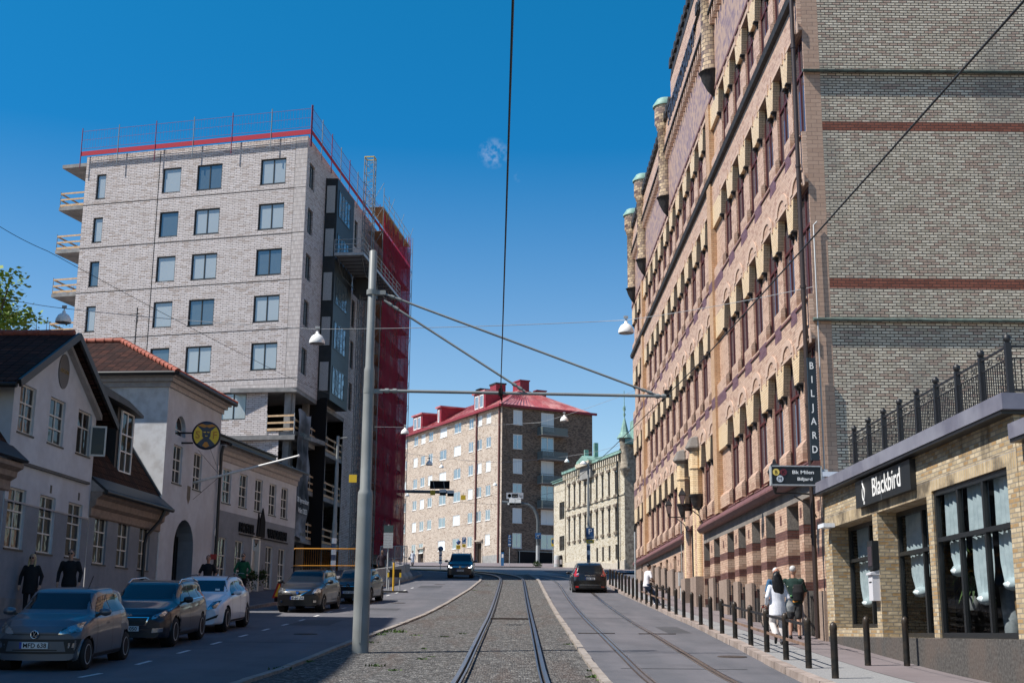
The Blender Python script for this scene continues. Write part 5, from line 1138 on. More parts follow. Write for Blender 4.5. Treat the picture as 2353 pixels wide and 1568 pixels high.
dm = MB()
for d in dl: dm.box(d, d+2.0, .42, .5, zg-.2, zg+2.9, 0); dm.box(d-.25, d, -.05, .05, zg-.2, zg+3.1, 1); dm.box(d+2, d+2.25, -.05, .05, zg-.2, zg+3.1, 1); dm.box(d-.35, d+2.35, -.25, .05, zg+3.1, zg+3.3, 1)
dm.build_parts('door', [plain('brown_door', (.05, .035, .025), .6), B_cen], CB)
for x in (1095, 1147.5):
    u_ = F_(x, 1100)[0]; t = MB(); t.tube([(u_, -.15, zg), (u_, -.15, ze-.3)], .12, 6); t.build('downpipe', [plain('red_brown_pipe', (.14, .05, .045), .5)], CB)
# right face
RX = Vector((.869, .495)); A2r = atan2(RX.y, RX.x); R0 = (C0.x, C0.y, 0); FR = lambda x, y: onface(x, y, R0, A2r)
LR = FR(1361, 1100)[0]; Mr = T(LC, 0, 0) @ RZ(A2r-AC)
def rpart(mb, name, mats): o = mb.build(name, mats, CB); o.matrix_local = Mr; return o
ca = (FR(845+.3281*1017, 1000)[0], FR(845+.3281*1083, 1000)[0]); cb = (FR(1212.75+.3281*92, 1000)[0], FR(1212.75+.3281*183, 1000)[0])
hr = [(c[0], c[1], z1-pit*r-1.9-(.5 if (c is cb and r < 4) else 0), z1-pit*r+.0, .1, 0, 0) for c in (ca, cb) for r in range(6)]
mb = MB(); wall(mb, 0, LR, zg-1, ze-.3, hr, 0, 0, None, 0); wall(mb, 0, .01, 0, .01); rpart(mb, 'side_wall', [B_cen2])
for i, h in enumerate(hr):
    o = window(CB, 0, 0, 0, round(h[1]-h[0], 1), round(h[3]-h[2], 1), 2, (), MT['white'], (G_cenw, G_cen)[i % 2], .10, 'window', 0, .06, MT['white']); o.matrix_local = Mr @ T(h[0], .05, h[2])
b0, b1 = FR(1212.75+.3281*66, 1020)[0], FR(1212.75+.3281*248, 1020)[0]
for r in range(4):
    zt = z1-pit*r-3.1; bl = MB(); bl.box(b0, b1, -1.3, 0, zt, zt+.15, 0)
    for k in range(int((b1-b0)/.13)): x = b0+.13*k; bl.box(x, x+.09, -1.32, -1.28, zt+.1, zt+1.05, 1)
    for k in range(10): bl.box(b0-.02, b0+.02, -.13*k-.1, -.13*k, zt+.1, zt+1.05, 1)
    bl.box(b0-.03, b1+.03, -1.34, -1.27, zt+1.2, zt+1.25, 2); bl.box(b0-.03, b0+.02, -1.3, 0, zt+1.2, zt+1.25, 2); rpart(bl, 'balcony', [MT['concrete'], plain('grey_green_bars', (.12, .15, .15), .5), MT['iron']])
bs_ = MB(); bs_.box(2.5, LR, -.12, -.02, zg-.8, zg+1.6, 0)
for k in range(5): bs_.box(2.6+k*2.9, 2.68+k*2.9, -.2, -.12, zg, zg+1.7, 1)
bs_.box(2.5, LR, -.2, -.12, zg+1.6, zg+1.7, 1); rpart(bs_, 'basement_front', [MT['matt'], MT['grey']])
# roof, dormers, chimneys in the left-face frame
rP = lambda p: Mr @ Vector(p)
dpth = 12.; rf = MB(); e0 = Vector((-.3, -.45, ze-.25)); e1 = Vector((LC+.3, -.45, ze-.25)); e2 = rP((LR+.5, -.3, ze-.25)); zr = ze+3.6
k1 = Vector((LC-6.5, dpth*.52, zr)); k0 = Vector((-.3, dpth*.52, zr)); k2 = rP((LR-6.5, 7, zr))
rf.add([e0, e1, k1, k0], [(0, 1, 2, 3)]); rf.add([e1, e2, k2, k1], [(0, 1, 2, 3)]); rf.add([e2, rP((LR+.5, 14, ze-.25)), k2], [(0, 1, 2)]); rf.add([e0, k0, (-.3, dpth, ze-.25)], [(0, 1, 2)])
n = 60
for i in range(n): t = i/n; a = e0.lerp(e1, t); b = k0.lerp(k1, t); rf.bar(a+Vector((0, 0, .02)), b+Vector((0, 0, .02)), .05, .07)
for i in range(26): t = i/26; a = e1.lerp(e2, t); b = k1.lerp(k2, t); rf.bar(a+Vector((0, 0, .02)), b+Vector((0, 0, .02)), .05, .07)
rf.bar(e0, e1, .3, .3, 1); rf.bar(e1, e2, .3, .3, 1); rf.build('roof', [M_redroof, M_redwall], CB)
def dormer(x0, x1, yt, yb, nwin):
    u0 = F_(x0, yb)[0]; u1 = F_(x1, yb)[0]; h = 2.4; z0 = ze+.35; d = MB(); d.box(u0, u1, .9, 9, z0-.6, z0+h, 0); d.box(u0-.25, u1+.25, .65, 9.2, z0+h, z0+h+.22, 1); o = d.build('dormer', [M_redwall, M_redroof], CB)
    w = (u1-u0-.6)/nwin
    for k in range(nwin): window(o, u0+.3+w*k+.1, z0+.3, .82, round(w-.3, 1), 1.8, 1, (), MT['white'], G_cen, .12, 'dormer_window')
dormer(936, 957, 970, 985, 2); dormer(991, 1000, 955, 965, 1); dormer(1075, 1101, 912, 935, 2)
for x, w in ((1058, 1.3), (1028, .9), (1030, .7)):
    u_ = F_(x, 930)[0]; c = MB(); c.box(u_, u_+w*1.5, 4.5, 6, zr-1.5, zr+1.2, 0); c.box(u_-.1, u_+w*1.5+.1, 4.4, 6.1, zr+1.2, zr+1.4, 1); c.build('chimney', [M_redwall, MT['iron']], CB)
for x, y, w in ((1178, 880, 2.2), (1226, 900, 1.0)):
    p = at(x, y, 176); q = CB.matrix_world
    c = MB(); pl_ = Matrix.Translation((O[0], O[1], 0)) @ RZ(AC); pp = pl_.inverted() @ p; c.box(pp.x, pp.x+w, pp.y, pp.y+1.4, pp.z-3.5, pp.z, 0); c.box(pp.x-.1, pp.x+w+.1, pp.y-.1, pp.y+1.5, pp.z, pp.z+.15, 0); c.build('chimney', [M_redwall], CB)
# ------------------------------------------------------------------ the ornate yellow brick building with a corner turret
B_hos = brick('cream_brick', (.56, .51, .41), (.71, .66, .55), (.33, .29, .22), .26, .085, .013, c3=(.40, .33, .22), f3=.2, stain=(.34, .28, .2), sscale=.5, samt=.3, bump=.01)
B_rub = mottled('rough_masonry', (.16, .13, .10), (.42, .37, .29), 3.2, .9, .01, bscale=7)
K = at(1436, 1280, 122); E0 = at(1272, 1280, 144); HB, AH, LH = house('hospital_building', 'ornate cream brick building with green copper roof and a round corner turret', (E0.x, E0.y), (K.x, K.y)); OH = (E0.x, E0.y, 0)
FH = lambda x, y: onface(x, y, OH, AH); D4 = lambda a, b: (1212.75+.3281*a, 845.25+.3281*b)
def Z4(a, b): return FH(*D4(a, b))[1]
uL = FH(*D4(262, 1000))[0]
zev = Z4(600, 612); hs = []; ws = []
for (a, b, t1, b1, t2, b2) in ((283, 310, 880, 1025, 1100, 1255), (320, 342, 865, 1010, 1085, 1240), (357, 378, 850, 1000, 1070, 1228), (395, 415, 835, 985, 1055, 1215), (433, 455, 815, 970, 1030, 1200), (475, 495, 790, 950, 1030, 1190), (515, 537, 765, 925, 1012, 1175), (560, 580, 745, 905, 998, 1162), (607, 630, 718, 882, 975, 1145)):
    u0, u1 = FH(*D4(a, t1))[0], FH(*D4(b, t1))[0]; ws.append((u0, u1))
WH = round((ws[-1][1]-ws[-1][0])*.6, 2); za1 = Z4(600, 722); zb1 = Z4(607, 882); za2 = Z4(607, 975); zb2 = Z4(607, 1145)
for u0, u1 in ws:
    for a, b in ((zb1, za1), (zb2, za2)): hs.append((u0, u0+WH, a, b, .12, 0, 0))
bz = Z4(607, 1235)
for i, (u0, u1) in enumerate(ws): hs.append((u0, u0+WH, bz-1.4+(-.0), bz, .2, 0, 0)) if i > 4 else None
mb = MB(); wall(mb, uL, LH, 5.5, zev, hs)
for (a, b) in ((930, 1055), (1170, 1280)):
    pass
tri = [(FH(*D4(x, 1000))[0]) for x in (220, 234, 248)]; ht_ = []
for u in tri:
    for (a, b) in ((Z4(240, 1055), Z4(240, 935)), (Z4(240, 1275), Z4(240, 1172))): ht_.append((u, u+1.0, a, b, .2, 0, 0))
wall(mb, 0, uL-.01, 5.5, zev-.6, ht_, .0); mb.quad((0, 0, 5.5), (0, 14, 5.5), (0, 14, zev-.6), (0, 0, zev-.6)); mb.build('wall', [B_hos], HB)
for h in hs+ht_: window(HB, h[0], h[2], .12, round(h[1]-h[0], 2), round(h[3]-h[2], 1), 2, (.68,), plain('brown_frame', (.05, .04, .035), .5) if not bpy.data.materials.get('brown_frame') else bpy.data.materials['brown_frame'], G_low, .08)
tr = MB()
for u0, u1 in ws:
    for z in (za1, za2): tr.box(u0-.15, u0+WH+.15, -.16, 0, z+.05, z+.3, 0); tr.box(u0-.1, u0+WH+.1, -.1, 0, z+.3, z+.42, 1)
    for z in (zb1, zb2): tr.box(u0-.1, u0+WH+.1, -.14, 0, z-.28, z-.05, 0)
tr.box(uL, LH, -.08, 0, za2+1.0, za2+1.15, 1); u = uL
while u < LH: tr.box(u, u+.28, -.3, 0, zev-.75, zev-.1, 1); u += .62
tr.box(uL-.1, LH+.1, -.4, 0, zev-.1, zev+.1, 2); tr.box(0, uL, -.2, 0, zev-.7, zev-.5, 2); tr.box(uL-.05, uL+.15, -.1, 0, 6, zev-.1, 1)
tr.build_parts('stone_trim', [plain('trim_brown', (.14, .11, .085), .8), B_hos, M_copper], HB)
rf = MB(); roofquad(rf, (uL-.2, -.4, zev+.1), (LH, -.4, zev+.1), (LH, 4, zev+1.9), (uL-.2, 4, zev+1.9)); roofquad(rf, (-.2, -.3, zev-.5), (uL, -.3, zev-.5), (uL, 4, zev+.8), (-.2, 4, zev+.8)); rf.build('roof', [M_copper], HB)
pd = MB(); u0, u1 = FH(*D4(388, 700))[0], FH(*D4(462, 700))[0]; zp0, zp1 = Z4(425, 775), Z4(425, 668); pd.box(u0, u1, -.4, 1.2, zp0, zp1, 0); pd.prism([(u0-.4, zp1+.1), (u1+.4, zp1+.1), (u1+.2, zp1+.35), ((u0+u1)/2, zp1+.8), (u0-.2, zp1+.35)], -.7, 1.6, 'y', 1); pd.box(u0-.5, u1+.5, -.75, 1.6, zp1-.3, zp1+.1, 2)
pd.box(u0+.2, u0+.5, 0, .4, zp1+.5, zp1+1.6, 1); pd.box(u1-.2, u1+.2, 0, .4, zp1+.5, zp1+1.9, 1); pd.build('pediment', [MT['concrete'], M_copper, B_hos], HB)
tw = MB(); c = (LH-.1, .1); zt0 = Z4(650, 705); zt1 = Z4(650, 500); zt2 = Z4(657, 350); q = .45
tw.lathe([(.03, zt0-1.1), (.25, zt0-.6), (.50, zt0-.1), (.54, zt0), (q, zt0+.08), (q, zt1-.5), (.52, zt1-.35), (.52, zt1)], 20, 0, (c[0], c[1], 0)); tw.lathe([(.78, zt1), (.74, zt1+.08), (.42, zt1+.6), (.14, zt2-.3), (.03, zt2+.1)], 8, 1, (c[0], c[1], 0), sm=False)
tw.lathe([(.03, zt2), (.14, zt2+.3), (.04, zt2+.5), (.16, zt2+.8), (.04, zt2+1.2), (.03, zt2+2.6)], 8, 1, (c[0], c[1], 0)); tw.tube([(c[0]-.4, c[1], zt2+1.0), (c[0]+.4, c[1], zt2+1.0)], .035, 5, 1); tw.box(c[0]-.15, c[0]+.1, c[1]-.5, c[1]-.38, zt1-2.2, zt1-1.0, 2)
tw.build('turret', [B_rub, M_copper, MT['dark']], HB)
r2 = MB(); Mh = T(LH, 0, 0) @ RZ(pi/2*.93); hh = [(3.2, 4.2, za1-3.4, za1-.3, .2, 0, 0), (3.2, 4.2, za2-3.4, za2-.3, .2, 0, 0), (2.8, 5.0, 5.8, 10.8, .6, 0, 1)]
wall(r2, 0, 16, 5.5, zev+.8, hh, 0, 0, None, 1); r2.box(0, 16, -.5, 0, zev+.7, zev+1.2, 2)
for h in hh[:2]: r2.box(h[0]-.3, h[1]+.3, -.3, 0, h[3]+.1, h[3]+.4, 2)
o = r2.build('side_wall', [B_rub, MT['dark'], M_copper], HB); o.matrix_local = Mh
r3 = MB(); r3.box(2.6, 9, .2, 8, zev+1, zev+4.2, 0); o = r3.build('roof_lantern', [M_copper], HB); o.matrix_local = Mh
bs_ = MB(); 
zb0 = 6.6
bs_.prism([(uL, zb0-1.5), (LH+.1, zb0-1.5), (LH+.1, zb0+1.6), (LH-3, zb0+1.4), (uL+5, gz(140)+.6), (uL, gz(141)+.5)], -.12, 0, 'y', 0); bs_.build('stone_base', [mottled('pale_granite', (.38, .34, .28), (.50, .46, .39), 4, .9)], HB)
dp = MB(); u_ = FH(*D4(645, 1100))[0]; dp.tube([(u_, -.2, 6.5), (u_, -.2, zev)], .09, 6); dp.build('downpipe', [M_gut], HB)
# low hill and houses closing the views between
hz = MB(); hz.box(-75, -30, 215, 222, 8, 19, 0); hz.box(40, 70, 190, 200, 8, 22, 0); o = hz.build('distant_building', [P_low]) if False else None
# ------------------------------------------------------------------ the steel mast with its bracket arms
M_mast = mottled('mast_paint', (.20, .215, .215), (.25, .265, .265), 3, .45, 0, (.13, .135, .13), 1.5, .5)
MX0 = gnd(827, 1502); bx, by, bz_ = MX0.x, MX0.y, gz(MX0.y)
zA = at(836, 1130, by).z; zB = at(840, 848, by).z; zT = at(849, 576, by).z
tm_ = thing('tram_mast', 'tall stepped grey steel mast standing in the gravel with arms over both tracks', 'mast', (bx, by, 0))
m = MB(); m.lathe([(.185, bz_-.1), (.170, zA-.08), (.165, zA), (.128, zA+.07), (.122, zB-.07), (.120, zB), (.098, zB+.07), (.090, zT-.02), (.07, zT)], 28); m.box(-.02, .03, -.195, -.15, bz_+.25, bz_+1.05); m.build('pole', [M_mast], tm_)
m = MB()
for z in (at(840, 898, by).z, at(848, 672, by).z): m.lathe([(.128, z-.06), (.128, z+.06)], 20); m.box(.10, .32, -.04, .04, z-.05, z+.05)
m.build_parts('clamp', [M_mast], tm_)
def arm(p, q, r, name='arm'):
    m = MB(); P = Vector(p)-Vector((bx, by, 0)); Q = Vector(q)-Vector((bx, by, 0)); d = (Q-P).normalized(); m.tube([P, Q], r, 10)
    for t in (.12, .3): m.tube([P+d*t, P+d*(t+.09)], r*1.6, 8)
    for t in (.10, .25): m.tube([Q-d*(t+.09), Q-d*t], r*1.6, 8)
    return m.build(name, [M_mast], tm_)
arm(at(872, 897, by-.02), at(1540, 910, by-.1), .036); arm(at(886, 676, by), at(1506, 906, by-.1), .026, 'tie_rod'); arm(at(882, 690, by), at(1206, 899, by-.1), .026, 'tie_rod')
def zc(Y): return gz(Y)+5.83
def wirething(name, label, pts, r, cat='wire', group=None, mat='wire'):
    m = MB(); m.tube(pts, r, 5); o = m.build(name, [MT[mat]]); tag(o, label, cat, group); return o
xl = at(1150, 897, by).x; xr = at(1530, 908, by).x
wirething('contact_wire', 'overhead contact wire running above the gravel track', [(.06, -4, zc(-4))]+[(lerp([(3, .05), (29, xl), (60, .1), (85, .1), (105, -3)], Y), Y, zc(Y)) for Y in range(3, 106, 3)], .011, 'wire', 'overhead tram wires')
wirething('contact_wire', 'overhead contact wire crossing in front of the brick gable and facade', [(3.6, -4, zc(-4))]+[(lerp([(3, 3.72), (29, xr), (60, 3.3), (85, 3.4), (105, .4)], Y), Y, zc(Y)) for Y in range(3, 106, 3)], .011, 'wire', 'overhead tram wires')
m = MB()
for x, dx in ((xl, 0), (xr, 0)):
    z = zc(by); m.box(x-.05, x+.05, by-.14, by-.02, z-.04, z+.12); m.tube([(x, by-.08, z), (x+.02, by-.9, z+.04)], .025, 5); m.tube([(x, by-.08, z), (x+.02, by+.9, z+.04)], .025, 5)
for m2 in m.build_parts('insulator_clamp', [MT['matt']], tm_): m2.location = (-bx, -by, 0)
def sag(pts, s=.15, n=8):
    out = []
    for a, b in zip(pts, pts[1:]):
        a = Vector(a); b = Vector(b)
        for i in range(n): t = i/n; out.append(a.lerp(b, t)-Vector((0, 0, s*4*t*(1-t))))
    return out+[Vector(pts[-1])]
wirething('span_wire', 'span wire carrying three white street lamps across the street', sag([at(-60, 668, 40), at(145, 708, 40), at(728, 756, 40), at(1440, 735, 40), at(1885, 655, 33.35)], .06), .010, 'wire', 'span wires over the street', 'wiregrey')
wirething('span_wire', 'thin wire slanting across the grey brick block from the upper frame edge', sag([at(-20, 508, 36), at(110, 577, 36), at(620, 845, 52), at(760, 905, 60)], .05), .009, 'wire', 'span wires over the street')
wirething('span_wire', 'span wire over the crossing in front of the crimson roofed building', sag([at(860, 980, 78), at(1240, 970, 78), at(1462, 895, 70)], .1), .010, 'wire', 'span wires over the street', 'wiregrey')
wirething('span_wire', 'far span wire running to the striped lamp pole', sag([at(930, 1040, 95), at(1150, 1062, 110), at(1352, 1040, 108), at(1455, 1010, 100)], .1), .012, 'wire', 'span wires over the street', 'wiregrey')
wirething('span_wire', 'dark wire stretched low across the mouth of the far street', sag([at(1060, 1153, 120), at(1215, 1160, 118), at(1352, 1164, 108), at(1452, 1168, 100)], .05), .014, 'wire', 'span wires over the street')
# hanging street lamps
hd = thing('street_lamp', 'white dome street lamp hanging on the span wire left of the grey block', 'street lamp', group='dome street lamps')
p = MB(); p.lathe([(.245, 0), (.25, .03), (.235, .12), (.17, .24), (.07, .31), (.05, .32), (.05, .38), (.01, .40)], 24); p.build('lamp_shade', [MT['lampwhite']], hd)
p = MB(); p.lathe([(.001, .05), (.22, .04), (.235, .0)], 20); p.build('lamp_bowl', [plain('opal', (.35, .35, .35), .4)], hd)
p = MB(); p.tube([(0, 0, .38), (0, 0, .50)], .018, 6); p.box(-.07, .07, -.03, .03, .48, .56); p.build('hanger', [MT['galv']], hd)
LAMPS = [(145, 741, 40, None), (728, 789, 40, 'white dome street lamp hanging beside the dark bay of the block'), (1438, 765, 40, 'white dome street lamp hanging in front of the long pink facade edge'),
 (930, 996, 78, 'small white dome lamp hanging before the crimson netting'), (1296, 967, 78, 'small white dome lamp above the balconies of the far brown wall'), (986, 1068, 93, 'small dome lamp before the third floor of the beige building'),
 (1014, 1074, 140, 'tiny dome lamp beside a downpipe of the beige building'), (1137, 1115, 150, 'tiny dome lamp near the corner of the beige building'), (1302, 1061, 135, 'tiny dome lamp before the brown balcony wall'), (935, 1139, 150, 'tiny dome lamp low beside the scaffold net edge')]
for i, (x, y, Y, lab) in enumerate(LAMPS):
    P = at(x, y, Y)
    if i == 0: hd.location = P; continue
    dup(hd, P, 0, lab)
# second pole with the blue and white bands
def band_pole(name, label, P, ztop, r, zb, lamp=False):
    t = thing(name, label, 'lamp pole', (P.x, P.y, 0)); m = MB(); m.lathe([(r, P.z-.1), (r, P.z+3.6), (r*.8, P.z+3.7), (r*.78, ztop-2.0), (r*.62, ztop-1.9), (r*.6, ztop)], 14); m.build('pole', [M_mast], t)
    b = MB(); n = 6
    for k in range(n): b.lathe([(r+.012, zb+k*.35), (r+.012, zb+k*.35+.34)], 14, k % 2)
    b.build('reflective_bands', [plain('band_blue', (.02, .06, .13), .4), MT['white']], t); return t
p2 = at(764, 1330, 83); t = band_pole('banded_mast', 'thin grey mast with blue and white bands behind the black hatchbacks', Vector((p2.x, 83, gz(83))), at(770, 1001, 83).z, .15, at(762, 1312, 83).z)
mm_ = MB(); zt_ = at(770, 1001, 83).z; mm_.tube([(0, 0, zt_-.15), (.6, 0, zt_-.1)], .05, 6); mm_.build('bracket', [M_mast], t)
p3 = at(1352, 1300, 102); zt_ = at(1350, 1062, 102).z; t = band_pole('banded_lamp_pole', 'grey lamp pole with blue and white bands and a parking sign', Vector((p3.x, 102, gz(102)+.1)), zt_, .13, at(1352, 1284, 102).z)
mm_ = MB(); mm_.tube([(0, 0, zt_-.4), (-.15, -.1, zt_), (-.35, -.1, zt_+.1)], .03, 6); mm_.lathe([(.26, 0), (.25, .06), (.16, .2), (.05, .27)], 16, 1, (-.4, -.1, zt_-.15)); mm_.build('lamp_head', [M_mast, MT['lampwhite']], t)
M_sblue = plain('sign_blue', (.015, .075, .20), .45); M_syel = plain('sign_yellow', (.62, .42, .02), .45); M_sred = plain('sign_red', (.35, .02, .02), .45)
sp = MB(); z = at(1357, 1247, 101.8).z; sp.box(-.18, .42, -.18, -.15, z, z+.28, 2); sp.box(-.18, .42, -.18, -.15, z+.32, z+1.2, 0); text_into(sp, 'P', .62, T(.12, -.185, z+.70), 1, .004); sp.box(-.1, .34, -.186, -.18, z+.42, z+.52, 3); sp.box(-.05, .3, -.186, -.18, z+.1, z+.18, 3); sp.build('parking_sign', [M_sblue, MT['white'], M_syel, plain('sign_text_grey', (.2, .25, .3), .5)], t)
# bollards along the right kerb
bo = thing('bollard', 'black rounded steel bollard on the kerb', 'bollard', group='bollards along the kerb')
m = MB(); m.lathe([(.062, -.05), (.062, .80), (.066, .81), (.066, .86), (.058, .90), (.035, .935), (.005, .95)], 16); m.build('post', [mottled('worn_black_paint', (.012, .013, .013), (.022, .022, .022), 9, .38, 0, (.10, .065, .04), 2.5, .45)], bo)
BPX = [(1401, 1343), (1407.5, 1346), (1415, 1349.5), (1422.6, 1353), (1429, 1358), (1437, 1362), (1445, 1366), (1454, 1371), (1463, 1375), (1474, 1379), (1485, 1384), (1496, 1389), (1509, 1395), (1523, 1398), (1537, 1404), (1553, 1411), (1571, 1418), (1590, 1426), (1610, 1435), (1633, 1445.5), (1659, 1455.5), (1689, 1467), (1725, 1481.6), (1762, 1496.5), (1806, 1514), (1858, 1533.6), (1919, 1557)]
BY = []
for x, y in BPX: BY.append(gnd(x, y, .12).y)
# even spacing from the two ends of the measured row
Yf, Yn = BY[0], BY[-1]; n = len(BPX); BP = []
for i in range(n):
    Y = BY[i]; X_ = at(BPX[i][0], BPX[i][1], Y).x; BP.append((X_, Y))
for i in range(1, 5): BP.append((BP[n-1][0]-.0-.02*i, Yn-1.25*i))
BP = [(at(2342, 1511, 0.+1).x*0+x, y) for x, y in BP]
near = [(1990, 1451), (2080, 1465), (2196, 1486), (2342, 1511)]
for i, (x, yt) in enumerate(near):   # near posts whose feet leave the frame: use the height of their heads
    Y = 26.
    while Y > 12:
        if at(x, yt, Y).z <= gz(Y)+.12+.95: break
        Y -= .02
    BP[n+i] = (at(x, yt, Y).x, Y)
ordn = 'first second third fourth fifth sixth seventh eighth ninth tenth eleventh twelfth thirteenth fourteenth fifteenth sixteenth seventeenth eighteenth nineteenth twentieth twenty-first twenty-second twenty-third twenty-fourth twenty-fifth twenty-sixth twenty-seventh twenty-eighth twenty-ninth thirtieth thirty-first'.split()
N_ = len(BP)
for i, (x, y) in enumerate(BP):
    k = N_-1-i; z = gz(y)+.118
    lab = ordn[k]+' black kerb bollard counted from the nearest one'
    if i == 0: bo.location = (x, y, z); bo['label'] = lab
    else: dup(bo, (x, y, z), 0, lab)
def brail(i, j, label):
    t = thing('bollard_rail', label, 'rail', (0, 0, 0), 0, 'rails between bollards')
    for h, mt in ((.80, MT['black']), (.42, mottled('rusty_rail', (.16, .10, .07), (.24, .16, .12), 6, .7))):
        m = MB()
        for a in range(i, j):
            p, q = BP[a], BP[a+1]; m.bar((p[0], p[1], gz(p[1])+.118+h), (q[0], q[1], gz(q[1])+.118+h), .02, .055)
        m.build('rail', [mt], t)
brail(20, 25, 'pair of flat rails joining the bollards beside the woman in white'); brail(9, 14, 'pair of flat rails the seated man in the white shirt leans on')
brail(N_-2, N_-1, 'flat rails joining the two bollards nearest the viewer')
# small signs and furniture at the crossing
def post(m, x, y, z0, z1, r=.03, k=0): m.tube([(x, y, z0), (x, y, z1)], r, 8, k)
def signpost(name, label, xb, yb, Y, parts, mats, r=.03, cat='sign'):
    P = at(xb, yb, Y); t = thing(name, label, cat, (P.x, Y, 0)); ztop = max(q[4] for q in parts); m = MB(); post(m, 0, 0, gz(Y)+.05, ztop, r); m.build('post', [MT['galv']], t)
    for nm, kind, x0, z0, z1, w, k, extra in parts:
        m = MB()
        if kind == 'box': m.box(-w/2, w/2, -r-.05, -r-.02, z0, z1, k)
        else: m.lathe([(.001, 0), (w/2, 0), (w/2, .02), (.001, .02)], 24, k, (0, -r-.02, (z0+z1)/2), Matrix.Rotation(pi/2, 3, 'X'))
        if extra: extra(m, -r-.055, z0, z1, w)
        m.build(nm, mats, t)
    return t
SM = [M_sblue, M_syel, M_sred, MT['white'], MT['matt']]
def zz_(x, y, Y): return at(x, y, Y).z
Yc = 150.
def ex_arrow(m, y, z0, z1, w): c = (z0+z1)/2; m.bar((-w*.25, y, c+w*.25), (w*.22, y, c-w*.22), .02, w*.1, 3, (0, 1, 0)); m.bar((w*.25, y, c-w*.25), (w*.02, y, c-w*.25), .02, w*.09, 3, (0, 1, 0)); m.bar((w*.25, y, c-w*.25), (w*.25, y, c-w*.02), .02, w*.09, 3, (0, 1, 0))
def ex_ring(m, y, z0, z1, w): m.lathe([(w*.5, 0), (w*.5, .01), (w*.36, .01), (w*.36, 0)], 24, 2, (0, y+.03, (z0+z1)/2), Matrix.Rotation(pi/2, 3, 'X'), caps=False); m.bar((-w*.27, y, (z0+z1)/2+w*.27), (w*.27, y, (z0+z1)/2-w*.27), .02, w*.1, 2, (0, 1, 0))
def ex_P(m, y, z0, z1, w): text_into(m, 'P', (z1-z0)*.62, T(0, y-.01, z0+(z1-z0)*.5), 3, .004); m.box(-w*.35, w*.35, y, y+.01, z0+(z1-z0)*.12, z0+(z1-z0)*.2, 3)
def ex_lines(m, y, z0, z1, w): m.box(-w*.38, w*.38, y, y+.01, z0+(z1-z0)*.55, z0+(z1-z0)*.7, 4); m.box(-w*.3, w*.3, y, y+.01, z0+(z1-z0)*.25, z0+(z1-z0)*.4, 4)
Y = 112.; w = 12/2976*Y
signpost('arrow_sign', 'round blue keep-right arrow sign on a banded post before the far building', 1011.5, 1296, Y, [('arrow_disc', 'disc', 0, zz_(1012, 1266, Y), zz_(1012, 1254, Y), w, 0, ex_arrow)]+[('band', 'box', 0, zz_(1012, 1294-k*5.6, Y), zz_(1012, 1289-k*5.6, Y), .26, 0 if k % 2 else 3, None) for k in range(5)], SM)
Y = 152.; signpost('no_stopping_sign', 'round red and blue no stopping sign with a yellow plate below', 1052, 1294, Y, [('no_stopping_disc', 'disc', 0, zz_(1052, 1250, Y), zz_(1052, 1239.5, Y), 10/2976*Y, 0, ex_ring), ('plate', 'box', 0, zz_(1052, 1260, Y), zz_(1052, 1251, Y), 10/2976*Y, 1, ex_lines)], SM)
signpost('parking_sign', 'blue parking sign with a yellow plate between the two far doors', 1065, 1294, Y, [('parking_plate', 'box', 0, zz_(1065, 1248, Y), zz_(1065, 1233, Y), 8.5/2976*Y, 0, ex_P), ('plate', 'box', 0, zz_(1065, 1256, Y), zz_(1065, 1249, Y), 8.5/2976*Y, 1, ex_lines)], SM)
Y = 148.
signpost('tall_parking_sign', 'tall narrow blue parking sign stack by the blue ticket machine', 1170, 1298, Y, [('parking_plate', 'box', 0, zz_(1170, 1237, Y), zz_(1170, 1228, Y), .36, 0, ex_P), ('symbol_plate', 'box', 0, zz_(1170, 1245.5, Y), zz_(1170, 1237.6, Y), .36, 0, ex_arrow), ('text_plate', 'box', 0, zz_(1170, 1254, Y), zz_(1170, 1246, Y), .36, 0, lambda m, y, a, b, w: m.box(-w*.38, w*.38, y, y+.01, a+(b-a)*.4, a+(b-a)*.6, 3))], SM, .035)
signpost('no_parking_sign', 'yellow bordered no stopping sign edge by the grey bins', 1270, 1297, Y, [('sign_plate', 'box', 0, zz_(1270, 1254, Y), zz_(1270, 1235.5, Y), .36, 1, lambda m, y, a, b, w: m.lathe([(.001, 0), (w*.42, 0), (w*.42, .01)], 20, 0, (0, y, (a+b)/2+.1), Matrix.Rotation(pi/2, 3, 'X') @ Matrix.Diagonal((1, 1.7, 1))))], SM)
P = at(1154, 1297, Y); t = thing('ticket_machine', 'blue parking ticket machine at the beige building corner', 'ticket machine', (P.x, Y, gz(Y)+.1)); m = MB(); m.box(-.16, .16, -.15, .15, .0, 1.55, 0); m.box(-.2, .2, -.17, .2, 1.55, 1.7, 1); m.box(-.1, .1, -.16, -.15, .9, 1.3, 2); m.build('body', [plain('machine_blue', (.02, .12, .28), .4), MT['matt'], MT['white']], t)
for x, rr, lab in ((1279, .30, 'round grey litter bin covered in stickers by the cream building'), (1288.5, .20, 'narrow dark litter bin behind the round grey bin')):
    P = at(x, 1297, 141); m = MB(); m.lathe([(rr, 0), (rr, 1.15), (rr*.8, 1.25), (.01, 1.28)], 18, 0); m.lathe([(rr+.01, .3), (rr+.01, .8)], 12, 1, (0, 0, 0), None, True, pi*1.1, pi*1.7); o = m.build('litter_bin', [MT['galv'] if rr > .25 else MT['matt'], plain('sticker', (.5, .46, .46), .6)]); o.location = (P.x, 141, gz(141)+.1); tag(o, lab, 'bin')
